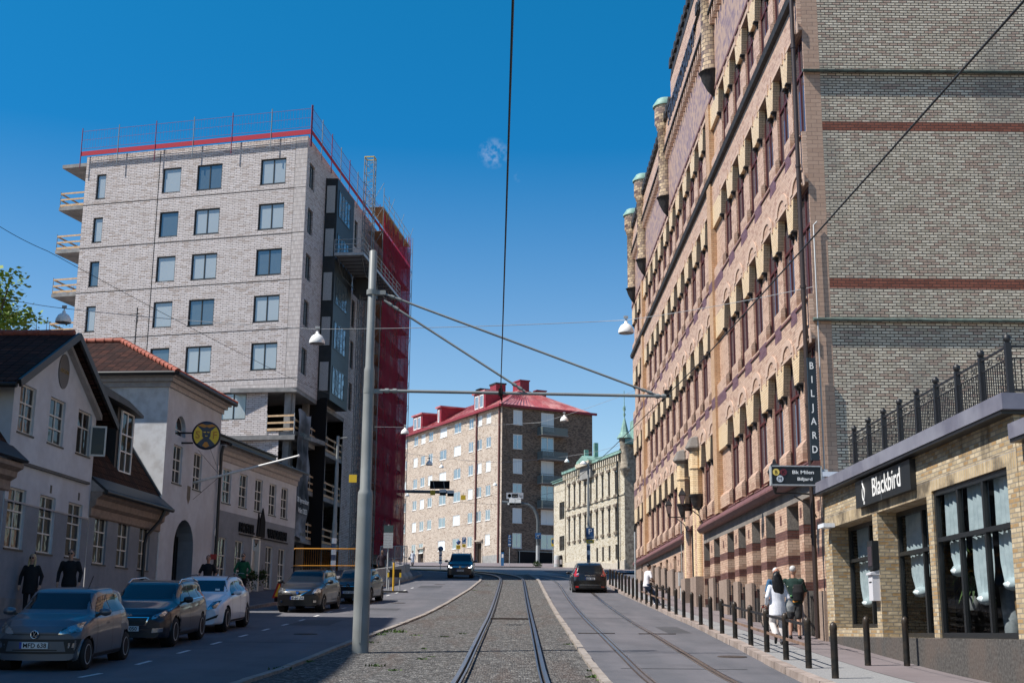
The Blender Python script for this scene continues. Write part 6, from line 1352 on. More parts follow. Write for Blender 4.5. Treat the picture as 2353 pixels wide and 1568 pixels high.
# toll gantries
def gantry(name, label): return thing(name, label, 'gantry')
Y = 146.; g = gantry('toll_gantry', 'curved grey toll gantry arm with cameras and a price sign over the crossing'); M_gan = plain('gantry_grey', (.085, .10, .11), .45)
P0 = at(1235, 1298, Y); z0 = gz(Y)+.1; zt_ = at(1206, 1156, Y).z; m = MB(); xR = P0.x; xL = at(1153, 1152, Y).x
pts = [(xR, Y, z0), (xR, Y, zt_-1.9), (xR-.15, Y, zt_-1.2), (xR-.5, Y, zt_-.55), (xR-1.1, Y, zt_-.12), (xR-1.8, Y, zt_), (xL, Y, zt_+.15)]; m.tube(pts, .17, 12); m.build('arm', [M_gan], g)
m = MB(); m.lathe([(.20, z0), (.20, z0+2.3)], 14, 0, (xR, Y, 0)); m.build('sleeve', [MT['galv']], g)
for x in (1176, 1190): q = at(x, 1150, Y-.1); m = MB(); m.box(q.x-.32, q.x+.32, Y-.45, Y+.3, q.z-.28, q.z+.26); m.box(q.x-.3, q.x+.3, Y-.5, Y-.45, q.z-.5, q.z-.25, 1); m.build('camera', [MT['white'], MT['matt']], g)
q = at(1172, 1157, Y-.3); m = MB(); m.box(q.x-.3, q.x+.25, Y-.5, Y-.2, q.z-.1, q.z+.1); m.build('camera', [MT['white']], g)
a, b = at(1163, 1145, Y-.2), at(1202, 1131, Y-.2); m = MB(); m.box(a.x, b.x, Y-.25, Y-.15, a.z, b.z, 0); m.box(a.x+.62, a.x+1.28, Y-.27, Y-.25, a.z+.15, b.z-.15, 1); text_into(m, '- - -', .3, T(a.x+.95, Y-.285, a.z+.26), 2, .003); text_into(m, 'kr', .42, T(b.x-.27, Y-.27, a.z+.2), 1, .003); m.lathe([(.001, 0), (.2, 0)], 14, 1, (a.x+.35, Y-.26, a.z+.35), Matrix.Rotation(pi/2, 3, 'X')); m.build('price_sign', [plain('sign_grey', (.36, .37, .40), .5), MT['matt'], MT['white']], g)
q = at(1236, 1230, Y-.2); m = MB(); m.box(q.x-.33, q.x+.33, Y-.24, Y-.2, q.z-.33, q.z+.33, 0); m.bar((q.x-.2, Y-.26, q.z-.02), (q.x+.18, Y-.26, q.z+.12), .02, .16, 1, (0, 1, 0)); m.box(q.x-.02, q.x+.04, Y-.26, Y-.24, q.z-.2, q.z+.02, 1); m.build('camera_sign', [M_sblue, MT['white']], g)
Y = 118.; g = gantry('toll_gantry', 'straight dark toll gantry arm with black panel emerging from the scaffold'); zt_ = at(955, 1128, Y).z
xL = at(880, 1128, Y).x; xR = at(1036, 1132, Y).x; m = MB(); m.tube([(xL, Y, gz(Y)), (xL, Y, zt_-.8), (xL+.5, Y, zt_-.1), (xL+1.2, Y, zt_), (xR, Y, zt_-.05)], .14, 12); m.build('arm', [M_gan], g)
a, b = at(987.5, 1122, Y-.2), at(1033, 1104, Y-.2); m = MB(); m.box(a.x, b.x, Y-.3, Y-.22, a.z, b.z, 0); m.bar((a.x+.45, Y-.32, a.z-.15), (a.x+.3, Y-.32, b.z-.1), .04, .06, 1); m.bar((a.x+1.35, Y-.32, a.z-.15), (a.x+1.25, Y-.32, b.z-.1), .04, .06, 1); m.build('panel', [MT['matt'], MT['galv']], g)
for x, y in ((1017.5, 1128), (1035, 1130)): q = at(x, y, Y-.3); m = MB(); m.box(q.x-.3, q.x+.3, Y-.6, Y+.1, q.z-.16, q.z+.16); m.box(q.x-.28, q.x+.3, Y-.65, Y-.6, q.z-.4, q.z-.14, 1); m.build('camera', [MT['white'], MT['matt']], g)
for x, y, Y, lab in ((994, 1131, 117, 'yellow section insulator marker hanging by the dark gantry arm'), (1064, 1142, 120, 'yellow marker board hanging before the beige facade'), (810.5, 1098.5, 80, 'square yellow marker board hanging before the lattice mast')):
    q = at(x, y, Y); s_ = .22 if Y > 100 else .24; m = MB(); m.box(-s_, s_, -.02, .02, -s_, s_, 0); m.tube([(0, 0, s_), (0, 0, s_+.2)], .02, 5, 1); o = m.build('hanging_marker', [M_syel, MT['iron']]); o.location = q; tag(o, lab, 'marker board')
# bush at the foot of the gantry, weeds along the kerbs
tb_ = thing('bush', 'small leafy bush at the foot of the curved gantry post', 'plant', (at(1234, 1300, 145).x, 145, gz(145)+.1)); R = random.Random(11); m = MB()
for i in range(260):
    a = R.uniform(0, 2*pi); d = R.uniform(0, .55); zq = R.uniform(.02, .7)*(1-d*.9); c = Vector((d*cos(a), d*sin(a)*.6, zq)); u_ = Vector((R.uniform(-1, 1), R.uniform(-1, 1), R.uniform(-.2, 1))).normalized()*.09; v_ = u_.cross(Vector((0, 1, .3))).normalized()*.04
    m.add([c-v_, c+u_, c+v_, c-u_*.3], [(0, 1, 2, 3)])
m.build('foliage', [MT['leaf2']], tb_)
WE = [(905, 1452, .5, .16), (870, 1458, .3, .12), (955, 1459, .25, .06), (1060, 1455, .2, .06), (1018, 1462, .25, .05), (968, 1514, .25, .06), (975, 1490, .18, .05), (861, 1530, .3, .09), (905, 1540, .2, .06), (990, 1508, .2, .04), (1262, 1372, .15, .04), (1304, 1480, .2, .06), (1321, 1479, .15, .05), (1363, 1541, .22, .07), (1368, 1556, .28, .09), (640, 1538, .35, .10), (700, 1520, .3, .07), (845, 1476, .4, .08), (1090, 1355, .3, .05), (1120, 1343, .3, .05), (1385, 1563, .15, .05)]
for i, (x, y, r, h) in enumerate(WE):
    q = gnd(x, y, .03); o = tuft(int(16+r*60), r*.7, h*.7, i, MT['leaf2'] if i % 2 else MT['leaf']); o.location = (q.x, q.y, gz(q.y)+.03)
    tag(o, 'low green weed tuft growing in the gravel bed or along its kerb', 'weed', 'weed tufts in the gravel')
# left side: barriers, fences, posts
YB0, YB1 = 69., 86.
bt = MB(); bt.prism([(-.30, 0), (.30, 0), (.30, .18), (.12, .42), (.09, .90), (-.09, .90), (-.12, .42), (-.30, .18)], -.98, .98, 'y', 0); bm = bt.mesh('concrete_barrier', [MT['concrete']])
prev = None; i = 0; Y = YB0
bl_ = ['concrete barrier nearest the black car at the start of the row', 'concrete barrier second in the row from the yellow post', 'concrete barrier third in the row from the yellow post', 'concrete barrier fourth in the row along the lane edge', 'concrete barrier fifth in the row along the lane edge', 'concrete barrier sixth in the row along the lane edge', 'concrete barrier seventh in the row near its far end', 'concrete barrier eighth, second from the far end', 'concrete barrier last in the row toward the crossing']
while Y < YB1 and i < 9:
    x = lerp([(68, -8.2), (74, -7.65), (80, -7.05), (87, -6.6)], Y); x2 = lerp([(68, -8.2), (74, -7.65), (80, -7.05), (87, -6.6)], Y+2)
    o = bpy.data.objects.new('concrete_barrier', bm); COL.objects.link(o); o.location = (x, Y, (gz(Y-1)+gz(Y+1))/2+.11); o.rotation_euler = (atan2(gz(Y+1)-gz(Y-1), 2), 0, -atan2(x2-x, 2)); tag(o, bl_[i], 'barrier', 'concrete barriers along the works'); Y += 2.02; i += 1
t = thing('marker_post', 'yellow flexible marker post on a flat rubber foot at the lane edge', 'post', (at(903, 1358, 68.5).x, 68.5, gz(68.5)))
m = MB(); m.tube([(0, 0, .03), (0, 0, 1.52)], .05, 8); m.build('post', [plain('post_yellow', (.65, .38, .02), .5)], t); m = MB(); m.box(-.75, .75, -.2, .2, 0, .07); m.build('foot', [MT['rubber']], t)
t = thing('warning_board', 'black board with small yellow reflectors beside the yellow post', 'sign', (at(906, 1320, 69.2).x, 69.2, gz(69))); z = at(906, 1325, 69.2).z-gz(69); m = MB(); m.box(-.38, .36, -.02, .02, z, z+.42, 0); m.box(-.38, -.28, -.03, -.02, z, z+.24, 1); m.box(.26, .36, -.03, -.02, z, z+.24, 1); text_into(m, 'b', .2, T(-.3, -.03, z+.27), 2, .002); m.build('board', [MT['matt'], M_syel, MT['white']], t); m = MB(); post(m, -.28, .03, 0, z+.4, .03); post(m, .28, .03, 0, z+.4, .03); m.build('legs', [MT['galv']], t)
Y = 72.; P = at(889, 1345, Y); t = thing('direction_sign_stack', 'stack of narrow pale direction plates on a grey post by the barriers', 'sign', (P.x, Y, gz(Y))); z1 = at(890, 1208, Y).z-gz(Y); z0 = at(890, 1262, Y).z-gz(Y); m = MB(); post(m, 0, 0, 0, z1+.1, .04); m.build('post', [MT['galv']], t)
for k in range(6):
    for s in (-1, 1): m = MB(); zz2 = z1-.26-(z1-z0)*.11*(k+1.6); m.box(min(0, s*.26), max(0, s*.26), -.08, -.05, zz2, zz2+.13, 0); m.build('plate', [MT['white'] if 0 else MT['galv']], t)
m = MB(); m.box(-.26, .26, -.08, -.05, z1-.34, z1+.05); m.build('top_plate', [plain('dark_green_plate', (.03, .06, .06), .5)], t)
def site_fence(name, label, p, q, h, mat, rail, cat='fence', group=None, mesh=.12):
    t = thing(name, label, cat, group=group); m = MB(); p = Vector(p); q = Vector(q); L = (q-p).length; n = max(1, round(L/3.2)); w = MB()
    for i in range(n):
        a = p.lerp(q, i/n+.006); b = p.lerp(q, (i+1)/n-.006); up = Vector((0, 0, h))
        m.tube([a, a+up*.9, a.lerp(b, .04)+up, b.lerp(a, .04)+up, b+up*.9, b], rail, 6)
        for hh in (.55,): m.tube([a+up*hh, b+up*hh], rail*.7, 5)
        m.tube([a+up*.08, b+up*.08], rail*.8, 5); k = int((b-a).length/mesh)
        for j in range(1, k): c = a.lerp(b, j/k); w.tube([c+up*.08, c+up], .004, 3, caps=False)
    m.build('frame', [mat], t); w.build('mesh', [mat], t); return t
a, b = at(667, 1300, 72), at(742, 1300, 72); site_fence('site_fence', 'orange tube framed mesh fence before the open ground floor', (a.x, 72, gz(72)+.1), (at(840, 1300, 73).x, 73, gz(73)+.1), 2.05, plain('fence_orange', (.55, .24, .02), .5), .035)
a = at(880, 1250, 92); site_fence('site_fence', 'grey mesh fence panels beside the scaffold foot', (a.x, 90, gz(90)+.1), (at(936, 1250, 104).x, 104, gz(104)+.1), 2.0, MT['galv'], .025)
t = thing('warning_sign', 'triangular roadworks sign standing on the pavement left of the black estate', 'sign', (at(640, 1361, 56).x, 56, gz(56)+.1)); m = MB(); m.prism([(-.42, .0), (.42, .0), (0, .75)], -.02, .02, 'y', 0); m.prism([(-.30, .07), (.30, .07), (0, .60)], -.025, -.02, 'y', 1); o = m.build('triangle', [M_sred, M_syel], t); o.rotation_euler = (0, 0, radians(62)); o.location = (0, 0, .15); m = MB(); m.box(-.25, .25, -.02, .02, 0, .2); o = m.build('foot', [MT['matt']], t); o.rotation_euler = (0, 0, radians(62))
# house fittings on the left
P = at(474, 1000, 51.2); t = thing('round_club_sign', 'round yellow and dark blue emblem sign with letters S and F on the white house', 'sign', P, radians(12)); m = MB(); Rr = 31/2976*51.2
m.lathe([(.001, -.09), (Rr, -.09), (Rr+.03, -.06), (Rr+.03, .09), (.001, .09)], 32, 0, (0, 0, 0), Matrix.Rotation(pi/2, 3, 'X')); 
for k in range(4):
    a0 = -pi/4+k*pi/2; P_ = [(0, 0)]+[(Rr*.93*cos(a0+pi/2*j/8), Rr*.93*sin(a0+pi/2*j/8)) for j in range(9)]; m.prism(P_, -.105, -.09, 'y', 1 if k % 2 == 0 else 0)
m.build('disc', [plain('club_blue', (.010, .022, .05), .4), plain('club_yellow', (.72, .50, .02), .45)], t)
m = MB(); m.prism([(-.17, .22), (.17, .22), (.16, -.05), (0, -.25), (-.16, -.05)], -.115, -.105, 'y', 0); m.prism([(-.36, .38), (-.1, .30), (0, .34), (.1, .30), (.36, .38), (.2, .45), (0, .40), (-.2, .45)], -.115, -.105, 'y', 1); m.prism([(-.05, -.27), (.05, -.27), (.14, -.42), (0, -.50), (-.14, -.42)], -.115, -.105, 'y', 1)
for x, z in ((-.07, .1), (.07, .1), (0, -.05)): m.prism([(x-.04, z), (x+.04, z), (x+.045, z+.05), (x, z+.03), (x-.045, z+.05)], -.125, -.115, 'y', 2)
text_into(m, 'S', .42, T(-.33, -.12, -.13), 1, .004); text_into(m, 'F', .42, T(.33, -.12, -.13), 1, .004); m.build('emblem', [plain('club_blue2', (.008, .018, .045), .4), plain('club_orange', (.50, .20, .015), .5), plain('club_gold', (.7, .45, .03), .4)], t)
m = MB(); m.tube([(-.5, .1, .1), (-1.3, .35, .1)], .04, 6); m.tube([(-.5, .1, -.3), (-1.3, .35, -.3)], .04, 6); m.build('bracket', [MT['iron']], t)
t = thing('flagpole', 'white flagpole slanting out over the street from the white house wall', 'flagpole'); a, b = at(438, 1110, 53.2), at(686, 1046, 51.6); m = MB(); m.tube([a, b], [.055, .035], 10); m.lathe([(.01, -.06), (.06, 0), (.01, .06)], 10, 0, b); m.build('pole', [MT['lampwhite']], t)
m = MB(); c = a.lerp(b, .28); m.box(a.x-.15, a.x+.05, a.y-.1, a.y+.1, a.z-.15, a.z+.12); m.tube([c, at(418, 990, 53.5)], .008, 4); m.tube([c, at(425, 1162, 53)], .008, 4); m.tube([c, at(480, 1022, 55)], .008, 4); m.build('stays', [MT['iron']], t)
m = MB(); a, b = at(492, 1030, 55.9), at(480, 1290, 55.9); m.tube([(-12.45, 55.75, 9.35), (-12.52, 55.75, 9.0), (-12.52, 55.75, gz(55.7)+.2)], .07, 8); o = m.build('downpipe', [M_gut]); tag(o, 'black downpipe between the hostel and the hip roofed house', 'downpipe')
m = MB(); m.box(-.22, .22, -.02, .02, 0, .22, 0); text_into(m, '3', .18, T(-.08, -.03, .03), 1, .002); o = m.build('small_red_sign', [M_sred, MT['white']]); o.location = at(485, 1284, 55.5); tag(o, 'small red plate with a number on the black downpipe', 'sign')
m = MB(); m.prism([(-.2, .6), (.2, .6), (.2, .1), (0, -.15), (-.2, .1)], -.04, .04, 'y', 0); o = m.build('wall_shield', [mottled('old_bronze', (.08, .065, .05), (.14, .11, .08), 9, .6)]); o.location = at(430, 1150, 52.4); o.rotation_euler = (0, 0, A3); tag(o, 'small carved shield above the arched doorway', 'plaque')
for x, y, lab in ((589, 1238, 'black lantern at the near side of the hostel door'), (609, 1247, 'black lantern at the far side of the hostel door')):
    P = at(x, y, 61.2 if x < 600 else 62.8); r = thing('wall_lantern', lab, 'lantern', P-Vector((0, 0, .2)), pi/4, 'lanterns on the hostel wall'); lantern_mesh(r, .9); bq = MB(); bq.tube([(0, 0, -.1), (-.25, -.25, -.15)], .02, 5); bq.build('bracket', [MT['iron']], r)
def basket(x, y, Y, seed, lab):
    t = thing('flower_basket', lab, 'plant', at(x, y, Y), 0, 'flower baskets by the hostel door'); R = random.Random(seed); m = MB()
    for i in range(260):
        a = R.uniform(0, 2*pi); el = R.uniform(-.6, 1.2); d = .28*R.uniform(.5, 1.1); c = Vector((cos(a)*d*cos(el), sin(a)*d*cos(el), d*sin(el)-(R.random() < .25)*R.uniform(.1, .5))); u_ = Vector((R.uniform(-1, 1), R.uniform(-1, 1), R.uniform(-1, 1))).normalized()*.05; v_ = u_.cross(Vector((0, .8, .6))).normalized()*.03
        m.add([c-v_, c+u_, c+v_, c-u_], [(0, 1, 2, 3)])
    m.build('foliage', [MT['leaf2']], t); m = MB(); m.lathe([(.05, -.2), (.17, 0), (.16, .02)], 12); m.build('bowl', [MT['iron']], t); m = MB(); m.tube([(0, 0, 0), (0, 0, .5)], .01, 4); m.build('chain', [MT['iron']], t)
basket(577, 1323, 59.4, 1, 'hanging flower basket nearer side of the hostel door'); basket(601, 1321, 61.6, 2, 'hanging flower basket farther side of the hostel door')
# grey electricity box by the portal and the round sign post beyond
m = MB(); m.box(-.17, .17, -.2, -.0, .65, 1.25, 0); m.tube([(0, -.08, 0), (0, -.08, .65)], .07, 10, 0); m.tube([(0, -.05, 1.25), (0, -.05, 3.6)], .02, 5, 0); o = m.build('meter_box', [MT['galv']]); P = at(1556, 1380, 60.6); o.location = (7.9, 60.0, gz(60)+.12); o.rotation_euler = (0, 0, -pi/2); tag(o, 'small grey meter box on a post at the pink facade', 'box')
m = MB(); m.tube([(0, 0, 0), (0, 0, 3.1)], .045, 8, 0); m.lathe([(.05, 3.1), (.05, 3.4), (.01, 3.45)], 8, 1); o = m.build('slim_post', [MT['galv'], MT['matt']]); P = gnd(1460, 1362, .12); o.location = (P.x, P.y, gz(P.y)+.12); tag(o, 'slim grey steel post at the street corner of the pink building', 'post')
# bicycles leaning by the basement windows
def bicycle(loc, rz, lean, label):
    t = thing('bicycle', label, 'bicycle', loc, rz, 'bicycles against the pink building'); t.rotation_euler = (0, 0, rz)
    def W_(x): m = MB(); m.tube([(x+.34*cos(a), 0, .34+.34*sin(a)) for a in [2*pi*k/24 for k in range(25)]], .018, 6, 0, False); o = m.build('wheel', [MT['rubber']], t); s = MB(); [s.tube([(x, 0, .34), (x+.33*cos(a), 0, .34+.33*sin(a))], .003, 3, 0, False) for a in [2*pi*k/14 for k in range(14)]]; s.lathe([(.03, -.04), (.03, .04)], 8, 0, (x, 0, .34), Matrix.Rotation(pi/2, 3, 'X')); s.build('spokes', [MT['galv']], o)
    W_(-.52); W_(.53); m = MB(); bb = (-.05, 0, .3); st = (-.17, 0, .78); hdp = (.34, 0, .85); hb = (.37, 0, .68)
    for p, q in ((bb, st), (bb, hb), (st, hdp), (bb, (-.52, 0, .34)), (st, (-.52, 0, .34)), (hdp, (.53, 0, .34))): m.tube([p, q], .017, 6)
    m.build('frame', [MT['black']], t); m = MB(); m.tube([(.30, -.27, 1.0), (.36, -.12, 1.02), (.34, 0, .98), (.36, .12, 1.02), (.30, .27, 1.0)], .013, 6); m.tube([hdp, (.34, 0, .98)], .014, 6); m.build('handlebar', [MT['galv']], t)
    m = MB(); m.prism([(-.30, 0), (-.06, .02), (.0, -.02), (-.06, -.03)], -.07, .07, 'y', 0); o = m.build('saddle', [MT['matt']], t); o.location = (-.05, 0, .90); m = MB(); m.tube([st, (-.19, 0, .88)], .013, 5); m.tube([(-.60, -.08, .66), (-.25, -.08, .68)], .008, 4); m.tube([(-.60, .08, .66), (-.25, .08, .68)], .008, 4); m.tube([(-.58, 0, .66), (-.52, 0, .36)], .008, 4); m.box(-.62, -.6, -.03, .03, .6, .66, 1); m.build('rack', [MT['iron'], M_sred], t)
    return t
b1 = bicycle((7.55, 37.6, gz(37.6)+.13), radians(-78), 0, 'dark city bicycle parked against the striped pier behind the woman')
bicycle((7.7, 39.2, gz(39.2)+.13), radians(-84), 0, 'second dark bicycle farther up along the striped piers')
# trees beyond the left roofs
def tree(name, label, loc, h, r, seed, mat, nleaf, cz=.62, sq=.8, leaf=.16):
    t = thing(name, label, 'tree', loc); R = random.Random(seed); m = MB(); tips = []
    m.tube([(0, 0, 0), (.05*h*.1, 0, h*.25), (.1, .05, h*.5)], [h*.028, h*.022, h*.016], 10)
    for k in range(13):
        a = R.uniform(0, 2*pi); z0 = h*R.uniform(.28, .55); e = Vector((cos(a)*r*R.uniform(.4, .95), sin(a)*r*R.uniform(.4, .95), h*R.uniform(.5, 1.0))); s = Vector((.1, .05, z0)); mid = s.lerp(e, .5)+Vector((R.uniform(-.3, .3), R.uniform(-.3, .3), .3)); m.tube([s, mid, e], [h*.010, h*.006, .015], 6); tips.append(e)
        for j in range(4): f = mid.lerp(e, R.random())+Vector((R.uniform(-1, 1), R.uniform(-1, 1), R.uniform(-.5, .7)))*r*.35; m.tube([mid.lerp(e, R.random()*.6), f], [.02, .008], 4); tips.append(f)
    m.build('trunk', [MT['bark']], t); m = MB()
    cl = [(p, R.uniform(.25, .5)*r*.55) for p in tips]
    for i in range(nleaf):
        p, q = cl[R.randrange(len(cl))]; d = Vector((R.gauss(0, 1), R.gauss(0, 1), R.gauss(0, .8))).normalized()*q*R.random()**.5; c = p+d; L = leaf*R.uniform(.5, 1.2); u_ = Vector((R.uniform(-1, 1), R.uniform(-1, 1), R.uniform(-.7, .4))).normalized()*L; v_ = u_.cross(Vector((R.uniform(-1, 1), R.uniform(-1, 1), 1))).normalized()*L*.45
        m.add([c-u_*.5, c+v_, c+u_*.6, c-v_], [(0, 1, 2, 3)])
    m.build('crown', [mat], t); return t
LF1 = mottled('fresh_leaves', (.12, .19, .02), (.22, .30, .05), 3, .55, spec=.3)
P = at(2, 790, 66); tree('broadleaf_tree', 'sunlit broadleaf tree rising behind the gabled house roof', (P.x-1.6, 66, gz(66)), P.z-gz(66)+4.6, 4.8, 2, LF1, 9000, leaf=.30)
P = at(118, 775, 96); tree('young_tree', 'sparse young tree showing between roof and balconies', (P.x, 96, gz(96)), P.z-gz(96)+1.7, 2.6, 5, MT['leaf'], 700, leaf=.25)
# ------------------------------------------------------------------ cars
def paint(name, col, metal=.0, rough=.32, dust=.12):
    m, nt, b = _new(name); setp(b, col, rough, metal, .4, .6, .04)
    n = _noise(nt, _obj(nt), 2.2, 5); nt.links.new(_mix(nt, _ramp(nt, n.outputs[0], [(.4, (0, 0, 0)), (.75, (dust, dust, dust))]), col, (.16, .15, .14)), b.inputs[0]); return m
C_glass = glassy('car_glass', (.010, .012, .014), .03, 0., .38); C_lamp = None
def _lampm():
    m, nt, b = _new('headlamp_lens'); setp(b, (.5, .52, .55), .12, .75, .6, 1., .02); v = nt.nodes.new('ShaderNodeTexVoronoi'); v.inputs['Scale'].default_value = 9; nt.links.new(_obj(nt), v.inputs[0])
    sp = nt.nodes.new('ShaderNodeSeparateColor'); nt.links.new(v.outputs['Color'], sp.inputs[0]); nt.links.new(_ramp(nt, sp.outputs[0], [(.2, (.05, .055, .06)), (.6, (.4, .42, .45)), (.9, (.85, .87, .9))]), b.inputs[0]); return m
C_lamp = _lampm(); C_red = plain('tail_lamp_red', (.40, .008, .008), .15, 0, .6, 1.); C_trim = plain('car_black_trim', (.012, .012, .013), .55); C_plate = plain('plate_white', (.62, .63, .64), .45)
C_rim = mottled('alloy_rim', (.32, .33, .34), (.42, .43, .44), 12, .3); C_ink = plain('plate_ink', (.01, .01, .012), .6); C_eu = plain('plate_blue', (.01, .04, .25), .5); C_dash = plain('seat_grey', (.06, .065, .07), .9)
def crom(P, n):
    """resample a row of points with a Catmull-Rom curve, n steps a span"""
    out = []; N = len(P)
    for i in range(N-1):
        a, b, c, d = P[max(i-1, 0)], P[i], P[i+1], P[min(i+2, N-1)]
        for k in range(n):
            t = k/n; out.append(.5*((2*b)+(c-a)*t+(2*a-5*b+4*c-d)*t*t+(3*b-a-3*c+d)*t**3))
    out.append(P[-1]); return out
def lin(P, y): return lerp(P, y)
def make_car(name, label, cat, pos, rz, S, mats, group=None):
    """S: length, half width, tops [(y, z)], belt [(y, z)], plan [(y, factor)], roof half width, wheels (y front, y rear, r), glasshouse (hood end, roof start, roof end, tail)"""
    L, W = S['L'], S['W']; body_m = mats
    t = thing(name, label, cat, pos, rz, group); t.rotation_euler = (S.get('pitch', .052)*(1 if abs(rz) < 1.5 else -1), 0, rz)
    ys = sorted({round(y, 3) for k in ('top', 'belt', 'plan') for y, _ in S[k]} | {0, L})
    rows = []
    for y in ys:
        w = W*lin(S['plan'], y); zt = lin(S['top'], y); zb = min(lin(S['belt'], y), zt-.02); z0 = lin(S['sill'], y); wr = S['wr']*lin(S['plan'], y)
        gh = zt-zb; g = max(0, min(1, (gh-.06)/.30)); 
        wt = w*.90*(1-g)+wr*g
        sh = S.get('shoulder', .02)
        P = [Vector((w*.80, y, z0)), Vector((w*.95, y, z0+.03)), Vector((w*.99, y, z0+.18)), Vector((w, y, z0+(zb-z0)*.55)), Vector((w*.99, y, zb-.12*(zb-z0))), Vector((w*.955, y, zb)),
             Vector((w*.93*(1-g)+(w*.915)*g, y, zb+gh*.12)), Vector(((w*.85)*(1-g)+(w*.90*.45+wr*.55)*g, y, zb+gh*(.45+.2*(1-g)))), Vector(((w*.72)*(1-g)+wr*g, y, zb+gh*(.88))), Vector((w*.50*(1-g)+wr*.86*g, y, zb+gh*.975)), Vector((w*.27*(1-g)+wr*.45*g, y, zb+gh*.995)), Vector((0, y, zt))]
        rows.append(P)
    NS = 5; cols = []
    m = len(rows[0]); dense = []
    for j in range(m): dense.append(crom([r[j] for r in rows], NS))
    D = []
    for i in range(len(dense[0])): D.append(crom([dense[j][i] for j in range(m)], 3))
    def bend(p):
        k = min(1, abs(p.x)/W)**2.6
        p.y += S.get('bulge', .26)*k*math.exp(-max(0, p.y)/.45)-.16*k*math.exp(-max(0, L-p.y)/.35); return p
    D = [[bend(p.copy()) for p in r] for r in D]
    nr, nc = len(D), len(D[0]); yf, yr, wr_ = S['wheels']; zc_ = wr_; ra = wr_+.055
    vs = []; idx = {}
    full = [[None]*(2*nc-1) for _ in range(nr)]
    for i in range(nr):
        for j in range(nc):
            p = D[i][j]; 
            if D[i][j].x < 0: p.x = 0
            full[i][j] = p; full[i][2*nc-2-j] = Vector((-p.x, p.y, p.z))
    vs = [p for r in full for p in r]; w2 = 2*nc-1; fs = []
    def inarch(c):
        return abs(c.x) > W*.55 and c.z < zc_+ra and any((c.y-y)**2+(c.z-zc_)**2 < ra*ra for y in (yf, yr))
    allf = [(i*w2+j, i*w2+j+1, (i+1)*w2+j+1, (i+1)*w2+j) for i in range(nr-1) for j in range(w2-1)]
    capv, capf = [], []
    for i, yy in ((0, 0.), (nr-1, L)):
        o_ = len(capv); NX = 14
        for j in range(nc):
            a = D[i][j]
            for q_ in range(NX+1): x_ = a.x*(1-2*q_/NX); capv.append(bend(Vector((x_, rows[0][0].y if i == 0 else rows[-1][0].y, a.z))))
        capf += [tuple(o_+v for v in ((j*(NX+1)+q_, j*(NX+1)+q_+1, (j+1)*(NX+1)+q_+1, (j+1)*(NX+1)+q_))) for j in range(nc-1) for q_ in range(NX)]
    bvh = BVHTree.FromPolygons(vs+capv, allf+[tuple(len(vs)+k for k in f) for f in capf])
    # pull the arch rims onto the circle so the cut is clean
    ed = [Vector(v) for v in vs]
    for n_, v in enumerate(ed):
        if abs(v.x) > W*.55:
            for y in (yf, yr):
                d = hypot(v.y-y, v.z-zc_)
                if ra*.86 < d < ra*1.12 and v.z > .12: k = ra/d; v.y = y+(v.y-y)*k; v.z = zc_+(v.z-zc_)*k
    for f in allf:
        c = sum((ed[k] for k in f), Vector())/4
        if abs(c.x) > W*.55 and any((c.y-y)**2+(c.z-zc_)**2 < (ra*.985)**2 for y in (yf, yr)): continue
        fs.append(f)
    mb = MB(); mb.add(ed, [f[::-1] for f in fs], 0, True)
    mb.add(capv, capf, 0, True)
    o = mb.build('body', [body_m], t); 
    md = MB(); md.box(-W*.66, W*.66, .42, L-.35, .20, lin(S['belt'], L/2)-.2, 0); md.build('underbody', [MT['matt']], t)
    def hit(o_, d):
        if abs(o_.x) < .013: o_.x = .013
        loc, n, i, dist = bvh.ray_cast(o_, d); return loc, n
    def patch(nm, quads, dirn, mat, off=.006, nx=10, nz=6, parent=None, both=False, sm=True):
        q = MB(); ok = 0
        for (A, B, C, E_) in quads:       # A,B bottom; C,E top (C over B, E over A); coordinates: front/rear (x,z), side (y,z)
            g = []
            for j in range(nz+1):
                for i in range(nx+1):
                    s, v = i/nx, j/nz; a = (A[0]*(1-s)+B[0]*s, A[1]*(1-s)+B[1]*s); b = (E_[0]*(1-s)+C[0]*s, E_[1]*(1-s)+C[1]*s); p = (a[0]*(1-v)+b[0]*v, a[1]*(1-v)+b[1]*v)
                    if dirn == 'f': o_, d = Vector((p[0], -3, p[1])), Vector((0, 1, 0))
                    elif dirn == 'b': o_, d = Vector((p[0], L+3, p[1])), Vector((0, -1, 0))
                    elif dirn == 't': o_, d = Vector((p[0], p[1], 5)), Vector((0, 0, -1))
                    else: o_, d = Vector((3, p[0], p[1])), Vector((-1, 0, 0))
                    loc, n = hit(o_, d)
                    if loc is None: loc = Vector((p[0], 0 if dirn == 'f' else L, p[1])) if dirn in 'fb' else (Vector((p[0], p[1], 1.3)) if dirn == 't' else Vector((W*.9, p[0], p[1]))); n = -d
                    if n.dot(d) > 0: n = -n
                    g.append(loc+n*off)
            w_ = nx+1; F_i = [(j*w_+i, j*w_+i+1, (j+1)*w_+i+1, (j+1)*w_+i) for j in range(nz) for i in range(nx)]
            q.add(g, F_i, 0, sm)
            if both: q.add([Vector((-p.x, p.y, p.z)) for p in g], [f[::-1] for f in F_i], 0, sm)
        return q.build(nm, [mat], parent or t)
    def mirrorx(quads): return [tuple((-p[0], p[1]) for p in q) for q in quads]
    # wheels
    tm = MB(); tm.lathe([(wr_*.62, -.11), (wr_*.93, -.115), (wr_, -.08), (wr_, .08), (wr_*.93, .115), (wr_*.62, .11)], 28, 0, (0, 0, 0), Matrix.Rotation(pi/2, 3, 'Y')); tme = tm.mesh('tyre', [MT['rubber']])
